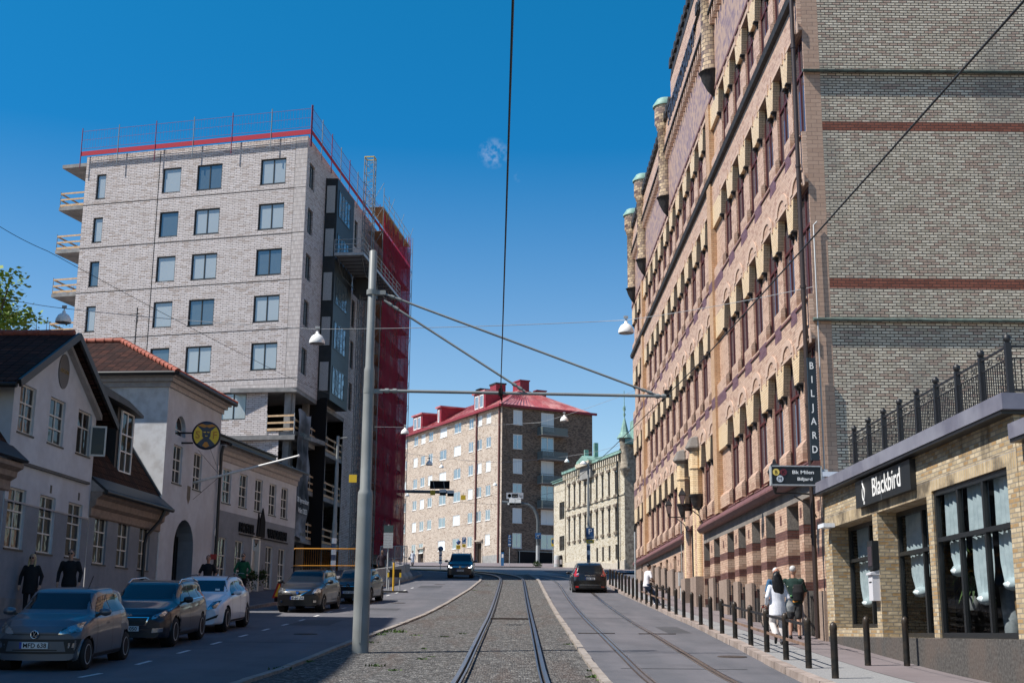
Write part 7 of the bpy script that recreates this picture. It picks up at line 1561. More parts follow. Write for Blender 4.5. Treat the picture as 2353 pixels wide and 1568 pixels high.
    rm_ = MB(); R3 = Matrix.Rotation(pi/2, 3, 'Y'); rm_.lathe([(wr_*.66, .10), (wr_*.60, .115), (wr_*.58, .06), (.0, .045)], 28, 1, (0, 0, 0), R3); rm_.lathe([(wr_*.67, .108), (wr_*.60, .118), (wr_*.58, .08)], 28, 0, (0, 0, 0), R3, caps=False); rm_.lathe([(.06, .05), (.055, .105), (.0, .11)], 12, 0, (0, 0, 0), R3)
    for k in range(S.get('spokes', 5)):
        a = 2*pi*k/S.get('spokes', 5); wv = .013 if S.get('spokes', 5) > 7 else .038; M_ = Matrix.Rotation(a, 4, 'X'); rm_.prism([(-wv*.6, .03), (wv*.6, .03), (wv, wr_*.62), (-wv, wr_*.62)], .07, .105, 'x', 0, M_)
    rme = rm_.mesh('rim', [C_rim, MT['matt']])
    for y in (yf, yr):
        for s in (1, -1):
            o = bpy.data.objects.new('wheel', tme); COL.objects.link(o); o.parent = t; o.location = (s*(W-.125), y, wr_); o.rotation_euler = (0, 0, 0 if s > 0 else pi)
            r = bpy.data.objects.new('rim', rme); COL.objects.link(r); r.parent = o
    ar = MB()
    for y in (yf, yr):
        for s in (1, -1): 
            ar.lathe([(ra+.0, -.22), (ra-.005, .01)], 26, 0, (s*(W*.955-.04), y, zc_), Matrix.Rotation(pi/2, 3, 'Y') if s > 0 else Matrix.Rotation(-pi/2, 3, 'Y'))
    ar.build_parts('wheel_arch', [MT['matt']], t)
    # glazing
    he, rs, re_, tl = S['glass']; zb_ = lambda y: lin(S['belt'], y); zt = lambda y: lin(S['top'], y)
    x1 = W*.80; x2 = S['wr']*.86; zlo = zt(he+.12)+.01; zhi = zt(rs)-.035
    patch('windscreen', [((-x1, zlo), (x1, zlo), (x2, zhi), (-x2, zhi))], 'f', C_glass, .004, 18, 10)
    side = []
    pil = S['pillars']                       # y positions of window edges along the belt and roof: [(y0b, y0t, y1b, y1t), ...]
    for (a, at_, b, bt_) in pil: side.append(((a, zb_(a)+.035), (b, zb_(b)+.035), (bt_, zt(max(rs, min(bt_, re_)))-.12 - S.get('roofdrop', .0)), (at_, zt(max(rs, min(at_, re_)))-.12)))
    for q in side: patch('side_window', [q], 's', C_glass, .005, 10, 6, None, True)
    if tl: patch('rear_window', [((-W*.74, tl[0]), (W*.74, tl[0]), (W*tl[2], tl[1]), (-W*tl[2], tl[1]))], 'b', C_glass, .005, 14, 8)
    # seats seen through the screen, as darker shapes, are left to the tint; trims
    zs = lin(S['sill'], L/2)
    for y in S.get('seams', ()):
        patch('door_seam', [((y-.006, zs+.12), (y+.006, zs+.12), (y+.006, zb_(y)), (y-.006, zb_(y)))], 's', C_trim, .003, 1, 12, None, True)
    patch('sill_trim', [((yf+ra+.02, zs+.02), (yr-ra-.02, zs+.02), (yr-ra-.02, zs+.10), (yf+ra+.02, zs+.10))], 's', C_trim, .006, 14, 2, None, True)
    for y in S.get('handles', ()): patch('handle', [((y, zb_(y)-.16), (y+.2, zb_(y)-.15), (y+.2, zb_(y)-.12), (y, zb_(y)-.13))], 's', body_m if not S.get('dark_handle') else C_trim, .03, 4, 2, None, True)
    mir = MB(); ym = S['mirror']
    for s in (1, -1): mir.lathe([(.01, -.10), (.07, -.08), (.095, 0), (.07, .08), (.01, .10)], 12, 0, (s*(W+.10), ym, zb_(ym)+.10), Matrix.Rotation(pi/2, 3, 'Y') @ Matrix.Diagonal((.85, 1.2, 1.15)).to_3x3()); mir.bar((s*W*.9, ym+.02, zb_(ym)+.03), (s*(W+.04), ym, zb_(ym)+.07), .05, .05, 1)
    mir.build('mirror', [S.get('mirror_mat', body_m), C_trim], t)
    mm = MB(); mm.quad((-.6, he+.65, zt(he)-.1), (.6, he+.65, zt(he)-.1), (.6, he+.65, zt(he)-.1), (-.6, he+.65, zt(he)-.1)) if 0 else None
    def plate(y, z, txt, front=True, w=.52, h=.115):
        p = MB(); s = -1 if front else 1; d = .025
        p.box(-w/2, w/2, min(0, s*d), max(0, s*d), 0, h, 0); p.box(-w/2, -w/2+.045, min(0, s*(d+.002)), max(0, s*(d+.002)), .0, h, 2) if front else p.box(w/2-.045, w/2, 0, d+.002, 0, h, 2)
        M_ = T(.02, s*(d+.004), .018) @ (I4 if front else RZ(pi)); text_into(p, txt, .115, M_, 1, .001, 'CENTER', 1.0, .002); p.build('number_plate', [C_plate, C_ink, C_eu], t, (0, y, z))
    return t, patch, plate, hit, mirrorx
def lamps(patch, q, mat=C_lamp, name='headlight', dirn='f', nx=8, nz=5, off=.010):
    patch(name, q, dirn, mat, off, nx, nz); patch(name, [tuple((-p[0], p[1]) for p in a) for a in q], dirn, mat, off, nx, nz)
def badge(t, x, y, z, r, kind, rot=0.):
    b = MB(); R_ = Matrix.Rotation(pi/2, 3, 'X')
    if kind == 'ringvw':
        b.lathe([(r, -.01), (r, .02), (r*.84, .02), (r*.84, -.01)], 24, 0, (0, 0, 0), R_, caps=False); b.lathe([(.001, .004), (r*.84, .004)], 24, 1, (0, 0, 0), R_)
        for p, q in (((-.38, .75), (-.02, .05)), ((.38, .75), (.02, .05)), ((-.80, .35), (-.40, -.70)), ((-.40, -.70), (0, 0)), ((0, 0), (.40, -.70)), ((.40, -.70), (.80, .35))): b.bar((p[0]*r, -.018, p[1]*r), (q[0]*r, -.018, q[1]*r), r*.16, .008, 0, (0, 1, 0))
    elif kind == 'shield': b.prism([(-r, r*.8), (r, r*.8), (r*.8, -.2*r), (0, -r*1.3), (-r*.8, -.2*r)], -.02, .0, 'y', 2); b.box(-r*1.0, r*1.0, -.022, -.02, r*.55, r*.8, 0)
    elif kind == 'diamond':
        for p, q in (((0, 1.35), (.8, 0)), ((.8, 0), (0, -1.35)), ((0, -1.35), (-.8, 0)), ((-.8, 0), (0, 1.35))): b.bar((p[0]*r, -.02, p[1]*r), (q[0]*r, -.02, q[1]*r), r*.42, .02, 0, (0, 1, 0))
    o = b.build('badge', [MT['chrome'], MT['matt'], plain('badge_blue', (.02, .12, .45), .35)], t, (x, y, z)); return o
def front_y(hit, x, z): return hit(Vector((x, -3, z)), Vector((0, 1, 0)))[0].y
def back_y(hit, x, z, L): return hit(Vector((x, L+3, z)), Vector((0, -1, 0)))[0].y
CX = -8.72
# 1 grey city car
P1 = paint('silver_grey_paint', (.10, .115, .14), .35, .35)
S = dict(L=3.54, W=.82, wr=.60, sill=[(0, .20), (.35, .17), (3.2, .18), (3.54, .24)], top=[(0, .70), (.06, .80), (.25, .92), (.78, 1.00), (.90, 1.03), (1.45, 1.40), (1.75, 1.465), (2.5, 1.475), (3.2, 1.40), (3.42, 1.28), (3.54, .70)], belt=[(0, .62), (.3, .80), (.8, .93), (1.5, .95), (3.0, 1.0), (3.54, .66)], plan=[(0, .84), (.12, .93), (.45, .99), (1.2, 1.), (2.6, 1.), (3.3, .95), (3.54, .86)], wheels=(.58, 3.0, .285), glass=(.85, 1.5, 3.1, None), pillars=[(1.12, 1.55, 1.98, 1.95), (2.04, 2.02, 2.98, 2.72)], seams=(1.05, 2.0, 2.95), handles=(1.7,), mirror=1.12, spokes=14)
t, patch, plate, hit, mx = make_car('parked_car', 'grey metallic small hatchback nearest the viewer with a round badge on its nose', 'car', (CX+.02, 24.42, gz(25.6)-.06), 0, S, P1, 'parked cars')
patch('bumper_frame', [((-.68, .32), (.68, .32), (.76, .58), (-.76, .58))], 'f', C_trim, .012, 16, 5); patch('lower_panel', [((-.54, .36), (.54, .36), (.50, .54), (-.50, .54))], 'f', P1, .020, 12, 4); lamps(patch, [((.40, .66), (.74, .70), (.75, .88), (.46, .76))]); patch('nose_line', [((-.44, .655), (.44, .655), (.44, .67), (-.44, .67))], 'f', C_trim, .008, 12, 1); lamps(patch, [((.57, .42), (.68, .43), (.68, .51), (.57, .51))], MT['chrome'], 'fog_light')
patch('lower_grille', [((-.40, .375), (.40, .375), (.40, .395), (-.40, .395))], 'f', C_trim, .025, 8, 1)
badge(t, 0, front_y(hit, 0, .66)-.03, .665, .075, 'ringvw'); plate(front_y(hit, 0, .46)-.03, .415, 'MFD 638')
m = MB(); m.tube([(.35, 1.8, 1.46), (.38, 1.98, 1.70)], .008, 5); m.build('antenna', [MT['matt']], t)
# 2 dark estate
P2 = paint('deep_blue_paint', (.008, .012, .022), .1, .35, .05)
S = dict(L=4.50, W=.89, wr=.66, sill=[(0, .22), (.4, .18), (4.1, .19), (4.5, .26)], top=[(0, .62), (.05, .72), (.3, .86), (1.0, .99), (1.18, 1.03), (1.95, 1.40), (2.3, 1.46), (3.2, 1.48), (3.9, 1.44), (4.25, 1.30), (4.42, .95), (4.5, .70)], belt=[(0, .58), (.4, .78), (1.2, .93), (2.2, .96), (3.9, 1.04), (4.5, .66)], plan=[(0, .78), (.15, .88), (.5, .97), (1.2, 1.), (3.2, 1.), (4.1, .95), (4.5, .84)], wheels=(.90, 3.55, .325), glass=(1.12, 2.0, 3.9, None), pillars=[(1.5, 2.05, 2.40, 2.42), (2.48, 2.5, 3.25, 3.20), (3.33, 3.28, 4.0, 3.82)], seams=(1.35, 2.44, 3.3), handles=(2.1, 3.0), mirror=1.5, mirror_mat=C_trim)
t, patch, plate, hit, mx = make_car('parked_car', 'dark blue estate car with silver roof rails behind the grey hatchback', 'car', (CX-.0, 30.35, gz(31.8)-.05), 0, S, P2, 'parked cars')
patch('grille_frame', [((-.40, .50), (.40, .50), (.46, .68), (-.46, .68))], 'f', MT['chrome'], .010, 12, 4); patch('grille', [((-.37, .515), (.37, .515), (.43, .665), (-.43, .665))], 'f', C_trim, .016, 12, 4); lamps(patch, [((.50, .62), (.74, .70), (.82, .86), (.52, .70))]); lamps(patch, [((.52, .33), (.74, .35), (.74, .44), (.54, .43))], MT['chrome'], 'fog_light'); patch('lower_intake', [((-.6, .24), (.6, .24), (.62, .34), (-.62, .34))], 'f', C_trim, .01, 12, 3)
plate(front_y(hit, 0, .42)-.03, .37, 'KLT 050'); m = MB(); text_into(m, 'KIA', .07, T(0, 0, 0), 0, .003, 'CENTER', 1.4, .002); m.build('badge', [MT['chrome']], t, (0, front_y(hit, 0, .72)-.02, .705))
m = MB()
for s in (1, -1): m.tube([(s*.62, 2.0, 1.40), (s*.61, 2.25, 1.50), (s*.60, 3.4, 1.52), (s*.60, 3.95, 1.43)], .018, 6)
m.build('roof_rail', [MT['chrome']], t); m = MB(); m.tube([(0, 3.7, 1.45), (0, 3.85, 1.66)], .007, 5); m.build('antenna', [MT['matt']], t); patch('chrome_line', [((1.55, .985), (3.95, 1.055), (3.95, 1.072), (1.55, 1.002))], 's', MT['chrome'], .008, 16, 1, None, True)
# 3 white estate
P3 = paint('white_car_paint', (.68, .70, .74), 0, .3, .05)
S = dict(S); S.update(L=4.60, W=.93, wr=.66, mirror_mat=None, top=[(0, .60), (.05, .72), (.3, .84), (1.1, 1.0), (1.3, 1.03), (2.05, 1.38), (2.4, 1.455), (3.2, 1.475), (3.9, 1.42), (4.3, 1.24), (4.5, .95), (4.6, .72)], belt=[(0, .58), (.4, .76), (1.2, .92), (2.2, .96), (3.9, 1.06), (4.6, .68)], plan=[(0, .80), (.15, .88), (.5, .96), (1.2, 1.), (3.2, 1.), (4.1, .95), (4.6, .84)], sill=[(0, .20), (.4, .18), (4.1, .19), (4.6, .26)], wheels=(.93, 3.70, .325), glass=(1.22, 2.1, 3.9, None), pillars=[(1.6, 2.15, 2.50, 2.5), (2.58, 2.58, 3.35, 3.28), (3.43, 3.36, 4.1, 3.85)], seams=(1.45, 2.54, 3.4), mirror=1.6); S.pop('mirror_mat')
t, patch, plate, hit, mx = make_car('parked_car', 'white estate car parked behind the dark blue one', 'car', (CX-.10, 36.25, gz(37.9)-.05), 0, S, P3, 'parked cars')
patch('grille', [((-.34, .48), (.34, .48), (.40, .68), (-.40, .68))], 'f', C_trim, .012, 10, 4); lamps(patch, [((.50, .58), (.74, .64), (.80, .84), (.62, .80))]); lamps(patch, [((.48, .28), (.76, .38), (.80, .47), (.50, .34))], C_trim, 'air_intake'); patch('lower_intake', [((-.4, .24), (.4, .24), (.42, .33), (-.42, .33))], 'f', C_trim, .01, 8, 3); plate(front_y(hit, 0, .42)-.03, .36, 'SXH 214')
m = MB()
for s in (1, -1): m.tube([(s*.62, 2.0, 1.39), (s*.61, 2.3, 1.475), (s*.60, 3.4, 1.50), (s*.60, 4.0, 1.40)], .016, 6)
m.build('roof_rail', [C_trim], t); m = MB(); m.box(.42, .55, 0, .01, 0, .06); m.build('windscreen_sticker', [MT['white']], t, (0, 1.42, 1.08)); m = MB(); m.lathe([(.03, 0), (.02, .05), (.0, .06)], 8); m.build('antenna', [P3], t, (0, 3.6, 1.46))
# 4 black estate with roof bars
P4 = paint('black_car_paint', (.006, .006, .007), 0, .35, .03)
S = dict(L=4.45, W=.87, wr=.62, sill=[(0, .24), (.4, .21), (4.1, .22), (4.45, .3)], top=[(0, .66), (.05, .76), (.25, .90), (.95, 1.03), (1.10, 1.07), (1.75, 1.46), (2.1, 1.54), (3.2, 1.56), (4.1, 1.52), (4.3, 1.40), (4.42, 1.0), (4.45, .72)], belt=[(0, .62), (.4, .84), (1.2, 1.0), (2.2, 1.02), (3.9, 1.06), (4.45, .7)], plan=[(0, .88), (.12, .93), (.4, .98), (1.2, 1.), (3.4, 1.), (4.2, .97), (4.45, .9)], wheels=(.80, 3.70, .31), glass=(1.04, 1.8, 4.0, None), pillars=[(1.45, 1.9, 2.25, 2.25), (2.33, 2.33, 3.15, 3.12), (3.25, 3.22, 4.15, 4.0)], seams=(1.3, 2.29, 3.2), handles=(2.0, 2.9), mirror=1.35, mirror_mat=C_trim, dark_handle=1, spokes=7)
t, patch, plate, hit, mx = make_car('parked_car', 'black estate car with roof bars and a blue shield badge on a chrome grille', 'car', (-7.92, 49.25, gz(50.6)-.06), radians(-3.5), S, P4, 'parked cars')
patch('grille_frame', [((-.10, .60), (.10, .60), (.50, .82), (-.50, .82))], 'f', MT['chrome'], .012, 12, 5); patch('grille', [((-.07, .625), (.07, .625), (.40, .785), (-.40, .785))], 'f', C_trim, .02, 12, 5); lamps(patch, [((.52, .68), (.80, .72), (.80, .90), (.60, .86))]); badge(t, 0, front_y(hit, 0, .74)-.04, .73, .065, 'shield'); plate(front_y(hit, 0, .52)-.03, .47, 'IF-64 UVI'); lamps(patch, [((.58, .36), (.68, .36), (.68, .44), (.58, .44))], MT['chrome'], 'fog_light', 'f', 4, 3)
m = MB()
for y in (2.0, 3.3): m.bar((-.72, y, 1.63), (.72, y, 1.63), .05, .03); [m.bar((s*.62, y, 1.5), (s*.62, y, 1.63), .05, .06, 0, (0, 1, 0)) for s in (1, -1)]
m.build('roof_bar', [C_trim], t)
# 5 dark hatch with diamond badge
P5 = paint('dark_slate_paint', (.010, .012, .016), .1, .35, .04)
S = dict(L=4.06, W=.865, wr=.62, sill=[(0, .2), (.4, .17), (3.7, .18), (4.06, .25)], top=[(0, .66), (.05, .76), (.3, .90), (.98, 1.0), (1.15, 1.03), (1.8, 1.37), (2.15, 1.44), (2.9, 1.445), (3.6, 1.34), (3.9, 1.1), (4.06, .7)], belt=[(0, .6), (.4, .82), (1.2, .94), (2.2, .97), (3.5, 1.04), (4.06, .66)], plan=[(0, .82), (.15, .9), (.5, .97), (1.2, 1.), (3.0, 1.), (3.8, .95), (4.06, .86)], wheels=(.82, 3.41, .315), glass=(1.09, 1.85, 3.5, None), pillars=[(1.45, 1.9, 2.3, 2.3), (2.38, 2.38, 3.3, 3.1)], seams=(1.3, 2.34, 3.2), handles=(2.0,), mirror=1.4, mirror_mat=C_trim)
t, patch, plate, hit, mx = make_car('parked_car', 'dark hatchback half hidden by the mast with a silver diamond badge', 'car', (-6.92, 56.5, gz(57.9)-.05), radians(-5), S, P5, 'parked cars')
patch('grille', [((-.50, .64), (.50, .64), (.52, .76), (-.52, .76))], 'f', C_trim, .012, 12, 3); patch('chrome_line', [((-.52, .70), (.52, .70), (.52, .715), (-.52, .715))], 'f', MT['chrome'], .02, 10, 1); lamps(patch, [((.52, .64), (.78, .70), (.80, .88), (.60, .80))]); badge(t, 0, front_y(hit, 0, .70)-.05, .70, .085, 'diamond'); plate(front_y(hit, 0, .48)-.03, .40, 'YXY 252'); patch('lower_intake', [((-.5, .26), (.5, .26), (.55, .38), (-.55, .38))], 'f', C_trim, .01, 10, 3)
# 6 people carrier driving toward the viewer
P6 = paint('graphite_paint', (.035, .037, .043), .4, .3)
S = dict(L=4.40, W=.90, wr=.68, sill=[(0, .22), (.4, .18), (4.1, .19), (4.4, .26)], top=[(0, .68), (.05, .80), (.3, .95), (.85, 1.06), (1.0, 1.10), (1.75, 1.56), (2.1, 1.65), (3.2, 1.68), (4.0, 1.62), (4.25, 1.3), (4.4, .72)], belt=[(0, .62), (.4, .86), (1.2, 1.02), (2.2, 1.04), (3.9, 1.06), (4.4, .7)], plan=[(0, .85), (.12, .92), (.45, .98), (1.2, 1.), (3.4, 1.), (4.2, .96), (4.4, .88)], wheels=(.88, 3.56, .325), glass=(.95, 1.8, 3.9, None), pillars=[(1.4, 1.85, 2.3, 2.3), (2.38, 2.38, 3.2, 3.15), (3.3, 3.25, 4.0, 3.9)], seams=(1.3, 2.34, 3.25), handles=(2.1, 3.0), mirror=1.35)
t, patch, plate, hit, mx = make_car('moving_van', 'graphite people carrier with lit headlights coming down the lane beside the tracks', 'car', (-3.38, 88.95, gz(90.3)-.06), 0, S, P6)
patch('grille', [((-.50, .68), (.50, .68), (.50, .78), (-.50, .78))], 'f', C_trim, .012, 12, 3)
for z in (.70, .735, .77): patch('grille_bar', [((-.50, z), (.50, z), (.50, z+.012), (-.50, z+.012))], 'f', MT['chrome'], .02, 10, 1)
lamps(patch, [((.52, .66), (.80, .70), (.84, .90), (.54, .80))]); _dr, _n1, _b1 = _new('daytime_light'); setp(_b1, (.9, .9, .9)); _b1.inputs['Emission Color'].default_value = (1, 1, 1, 1); _b1.inputs['Emission Strength'].default_value = 4.
lamps(patch, [((.56, .68), (.76, .70), (.76, .74), (.56, .715))], _dr, 'daytime_running_light', 'f', 5, 2, .018); lamps(patch, [((.72, .70), (.76, .70), (.78, .84), (.74, .83))], _dr, 'daytime_running_light', 'f', 2, 4, .018); badge(t, 0, front_y(hit, 0, .74)-.04, .74, .08, 'ringvw'); plate(front_y(hit, 0, .5)-.03, .45, 'PWG 871'); patch('lower_intake', [((-.6, .25), (.6, .25), (.62, .40), (-.62, .40))], 'f', C_trim, .01, 12, 3)
m = MB()
for s in (1, -1): m.tube([(s*.64, 2.0, 1.62), (s*.62, 2.3, 1.71), (s*.62, 3.8, 1.71), (s*.62, 4.0, 1.62)], .016, 6)
m.build('roof_rail', [C_trim], t)
# 7 black car driving away
P7 = paint('gloss_black_paint', (.005, .005, .006), 0, .3, .03)
S = dict(L=4.63, W=.945, wr=.66, sill=[(0, .26), (.4, .24), (4.3, .26), (4.63, .34)], top=[(0, .74), (.05, .86), (.3, 1.0), (1.1, 1.10), (1.3, 1.14), (2.05, 1.58), (2.4, 1.67), (3.3, 1.71), (4.0, 1.67), (4.25, 1.58), (4.45, 1.25), (4.56, 1.10), (4.63, .80)], belt=[(0, .68), (.4, .92), (1.3, 1.04), (2.2, 1.08), (3.9, 1.16), (4.4, 1.12), (4.63, .76)], plan=[(0, .84), (.15, .92), (.5, .98), (1.2, 1.), (3.5, 1.), (4.3, .97), (4.63, .90)], wheels=(.93, 3.70, .365), glass=(1.2, 2.1, 3.9, (1.16, 1.56, .60)), pillars=[(1.6, 2.15, 2.5, 2.5), (2.58, 2.58, 3.45, 3.4), (3.55, 3.5, 4.2, 3.95)], seams=(1.5, 2.54, 3.5), handles=(2.2, 3.2), mirror=1.6, pitch=.055)
t, patch, plate, hit, mx = make_car('moving_car', 'black tall car driving away in the tram lane with red tail lights', 'car', (4.24, 74.3, gz(72)-.06), pi, S, P7)
lamps(patch, [((.56, 1.02), (.80, .98), (.86, 1.12), (.66, 1.16))], C_red, 'tail_light', 'b', 6, 5, .014); lamps(patch, [((.68, 1.14), (.80, 1.12), (.74, 1.44), (.68, 1.46))], C_red, 'tail_light', 'b', 4, 6, .014); lamps(patch, [((.60, 1.05), (.70, 1.04), (.72, 1.10), (.64, 1.12))], C_lamp, 'reversing_light', 'b', 4, 3, .02)
yb_ = back_y(hit, 0, .9, 4.63); plate(yb_+.03, .83, 'MHR 404', False); m = MB(); text_into(m, 'VOLVO', .09, RZ(pi), 0, .003, 'CENTER', 1.9, .001); m.build('badge', [MT['chrome']], t, (0, back_y(hit, 0, 1.04, 4.63)+.02, 1.02)); patch('rear_skirt', [((-.78, .30), (.78, .30), (.80, .52), (-.80, .52))], 'b', C_trim, .012, 12, 4); lamps(patch, [((.60, .42), (.76, .42), (.76, .50), (.60, .50))], C_red, 'reflector', 'b', 3, 2, .02); patch('tailgate_line', [((-.56, .56), (.56, .56), (.56, .572), (-.56, .572))], 'b', MT['galv'], .012, 12, 1)
m = MB(); m.tube([(-.05, back_y(hit, 0, 1.17, 4.63)+.02, 1.15), (.25, back_y(hit, .2, 1.22, 4.63)+.03, 1.22)], .01, 4); m.build('wiper', [C_trim], t); m = MB(); m.lathe([(.05, 0), (.03, .06), (.0, .07)], 8); m.build('antenna', [P7], t, (0, 4.0, 1.67))
# ------------------------------------------------------------------ people
SKIN = mottled('skin', (.42, .24, .17), (.48, .29, .21), 12, .55); SKIN2 = mottled('skin_brown', (.10, .055, .038), (.14, .08, .055), 12, .55)
def cloth(name, c, c2=None, s=9.): return mottled(name, c, c2 or tuple(x*1.25 for x in c), s, .85, .003, bscale=30)
CB_ = cloth('black_cloth', (.010, .010, .012)); CW_ = cloth('white_linen', (.60, .62, .68), (.74, .75, .80)); CT_ = cloth('pale_trousers', (.50, .47, .46), (.64, .61, .60)); CD_ = cloth('denim', (.035, .065, .12), (.06, .10, .18)); CBL = cloth('blue_shirt', (.03, .09, .18), (.06, .15, .27)); CG_ = cloth('green_jacket', (.008, .075, .035), (.015, .11, .05)); CS_ = cloth('dark_shorts', (.025, .027, .03), (.06, .06, .06)); CGT = cloth('dark_green_tee', (.006, .022, .018), (.012, .035, .03)); COR = cloth('orange_cloth', (.50, .20, .03), (.6, .28, .06)); CGY = cloth('grey_bag', (.24, .25, .25), (.34, .35, .35)); SHB = plain('black_shoe', (.012, .012, .013), .5); SHW = plain('white_shoe', (.6, .62, .68), .5)
HBK = mottled('black_hair', (.006, .006, .007), (.018, .017, .018), 30, .45); HGY = mottled('grey_hair', (.38, .38, .38), (.55, .55, .55), 30, .6); HBL = mottled('blonde_hair', (.38, .27, .13), (.55, .42, .24), 30, .5); HBR = mottled('brown_hair', (.03, .018, .012), (.06, .035, .022), 30, .5)
class Fig:
    """volumes that are fused into one closed surface"""
    def __init__(s): s.mb = MB()
    def ell(s, c, r, n=14, M=None):
        pr = [(sin(pi*k/n), -cos(pi*k/n)) for k in range(n+1)]; pr[0] = (.001, -1); pr[-1] = (.001, 1)
        D = Matrix.Diagonal(r).to_3x3(); D = (M @ D) if M is not None else D
        s.mb.lathe([(a, b) for a, b in pr], 14, 0, c, D)
    def limb(s, pts, rs): 
        s.mb.tube(pts, rs, 12)
        for p, r in zip(pts, rs): s.ell(p, (r*.99, r*.99, r*.99), 8)
    def loft(s, secs, n=18):
        """secs: centre, half width x, half depth y"""
        rings = []
        for c, a, b in secs: rings.append([Vector(c)+Vector((a*cos(2*pi*k/n), b*sin(2*pi*k/n), 0)) for k in range(n)])
        vs = [p for r in rings for p in r]; s.mb.add(vs, [(i*n+k, i*n+(k+1) % n, (i+1)*n+(k+1) % n, (i+1)*n+k) for i in range(len(rings)-1) for k in range(n)]); s.mb.add(rings[0], [tuple(range(n))[::-1]]); s.mb.add(rings[-1], [tuple(range(n))])
    def build(s, name, mats, parent, vox=.016, smooth=3, pick=None):
        me0 = s.mb.mesh('tmp', [MT['white']]); o0 = bpy.data.objects.new('tmp', me0); COL.objects.link(o0)
        m = o0.modifiers.new('r', 'REMESH'); m.mode = 'VOXEL'; m.voxel_size = vox; m.use_smooth_shade = True
        if smooth: q = o0.modifiers.new('s', 'SMOOTH'); q.factor = .5; q.iterations = smooth
        bpy.context.view_layer.update(); dg = bpy.context.evaluated_depsgraph_get(); me = bpy.data.meshes.new_from_object(o0.evaluated_get(dg)); bpy.data.objects.remove(o0); bpy.data.meshes.remove(me0)
        me.name = name; me.materials.clear(); [me.materials.append(k) for k in mats]
        for p in me.polygons: p.use_smooth = True; p.material_index = 0
        if pick:
            for p in me.polygons: p.material_index = pick(p.center)
        o = bpy.data.objects.new(name, me); COL.objects.link(o); o.parent = parent; return o
def person(label, x, ytop, Y, H, rz, pose, col, hair, group=None, zoff=.12, ground=None, X=None):
    """pose: joints for a 1.75 m figure facing -y; col: top, bottom, shoe, skin"""
    px_ = at(x, ytop, Y); px_x = X if X is not None else px_.x
    t = thing('person', label, 'person', (px_x, Y, (ground if ground is not None else gz(Y)+zoff)), rz, group); k = H/1.75; t.scale = (k, k, k)
    J = dict(hip=.90, lean=0., lk=(-.10, -.02, .49), la=(-.11, .02, .085), rk=(.10, -.02, .49), ra_=(.11, .02, .085), le=(-.29, .03, 1.14), lw=(-.28, -.10, .90), re=(.29, .03, 1.14), rw=(.28, -.10, .90), lt=None, rt=None, build=1., short=None, sleeve=1., headturn=0., nod=0.); J.update(pose)
    b = J['build']; ln = J['lean']; P = Vector((0, 0, J['hip'])); C = Vector((0, ln*.5, J['hip']+.38)); S_ = Vector((0, ln*.9, J['hip']+.53)); Hd = S_+Vector((0, ln*.35-.015, .22)); Nk = S_+Vector((0, 0, .07))
    sL, sR = S_+Vector((-.175*b, 0, -.035)), S_+Vector((.175*b, 0, -.035)); hL, hR = P+Vector((-.095, 0, -.03)), P+Vector((.095, 0, -.03))
    lk, la, rk, ra2 = (Vector(J[q]) for q in ('lk', 'la', 'rk', 'ra_')); le, lw, re_, rw = (Vector(J[q]) for q in ('le', 'lw', 're', 'rw'))
    f = Fig(); f.loft([(P+Vector((0, 0, -.08)), .155*b, .10), (P, .165*b, .11), (P+Vector((0, ln*.2, .17)), .135*b, .095), (C, .165*b, .105), (S_+Vector((0, 0, -.03)), .17*b, .085), (S_+Vector((0, 0, .03)), .07, .06)])
    f.limb([Nk+Vector((0, 0, -.03)), Hd+Vector((0, 0, -.06))], [.056, .052]); f.ell(Hd, (.075, .095, .115)); f.ell(Hd+Vector((0, -.035, -.06)), (.052, .055, .05)); f.ell(Hd+Vector((0, -.098, -.012)), (.014, .02, .022), 8)
    for s in (-1, 1): f.ell(Hd+Vector((s*.078, .0, -.005)), (.012, .02, .03), 8)
    for (h, kn, an) in ((hL, lk, la), (hR, rk, ra2)): f.limb([h, kn, an], [.085*b, .055, .038]); 
    for s, (sh2, el, wr) in ((-1, (sL, le, lw)), (1, (sR, re_, rw))):
        f.limb([sh2, el, wr], [.052*b, .042, .027]); d = (wr-el).normalized(); side = d.cross(Vector((0, 1, 0))); side = side.normalized() if side.length > .1 else Vector((1, 0, 0)); pm = wr+d*.05
        f.mb.tube([wr, wr+d*.05, wr+d*.09], [.024, .032, .028], 8)
        nrm = d.cross(side)
        for q in range(4): o_ = side*(.026-.0175*q); fl = (.075, .082, .077, .06)[q]; cur = nrm*(.012+.006*q)*s; f.mb.tube([wr+d*.085+o_, wr+d*(.085+fl*.55)+o_+cur, wr+d*(.085+fl)*.98+o_+cur*2.2], [.0105, .0095, .008], 6)
        f.mb.tube([wr+d*.03+side*.026, wr+d*.065+side*.052, wr+d*.10+side*.050], [.012, .0105, .009], 6)
    f.build('body', [col['skin']], t, .0125, 2)
    g = Fig(); e = .018
    hq = .03 if J.get('hem', -.1) < -.15 else 0
    g.loft([(P+Vector((0, 0, J.get('hem', -.10))), .19*b+hq, .145+hq), (P+Vector((0, 0, .02)), .178*b+hq, .128+hq), (P+Vector((0, ln*.2, .17)), .152*b+J.get('loose', 0), .115+J.get('loose', 0)*.7), (C, .18*b+J.get('loose', 0)*.5, .125), (S_+Vector((0, 0, -.03)), .185*b, .10), (S_+Vector((0, 0, .045)), .072, .066)])
    sl = J['sleeve']
    for sh2, el, wr in ((sL, le, lw), (sR, re_, rw)):
        pts = [sh2, sh2.lerp(el, min(1, sl*2))] if sl <= .5 else [sh2, el, el.lerp(wr, min(1, (sl-.5)*2)*.97)]
        g.limb(pts, [.066*b, .060] if sl <= .5 else [.066*b, .056, .042])
    g.build('top', [col['top']], t, .018, 2)
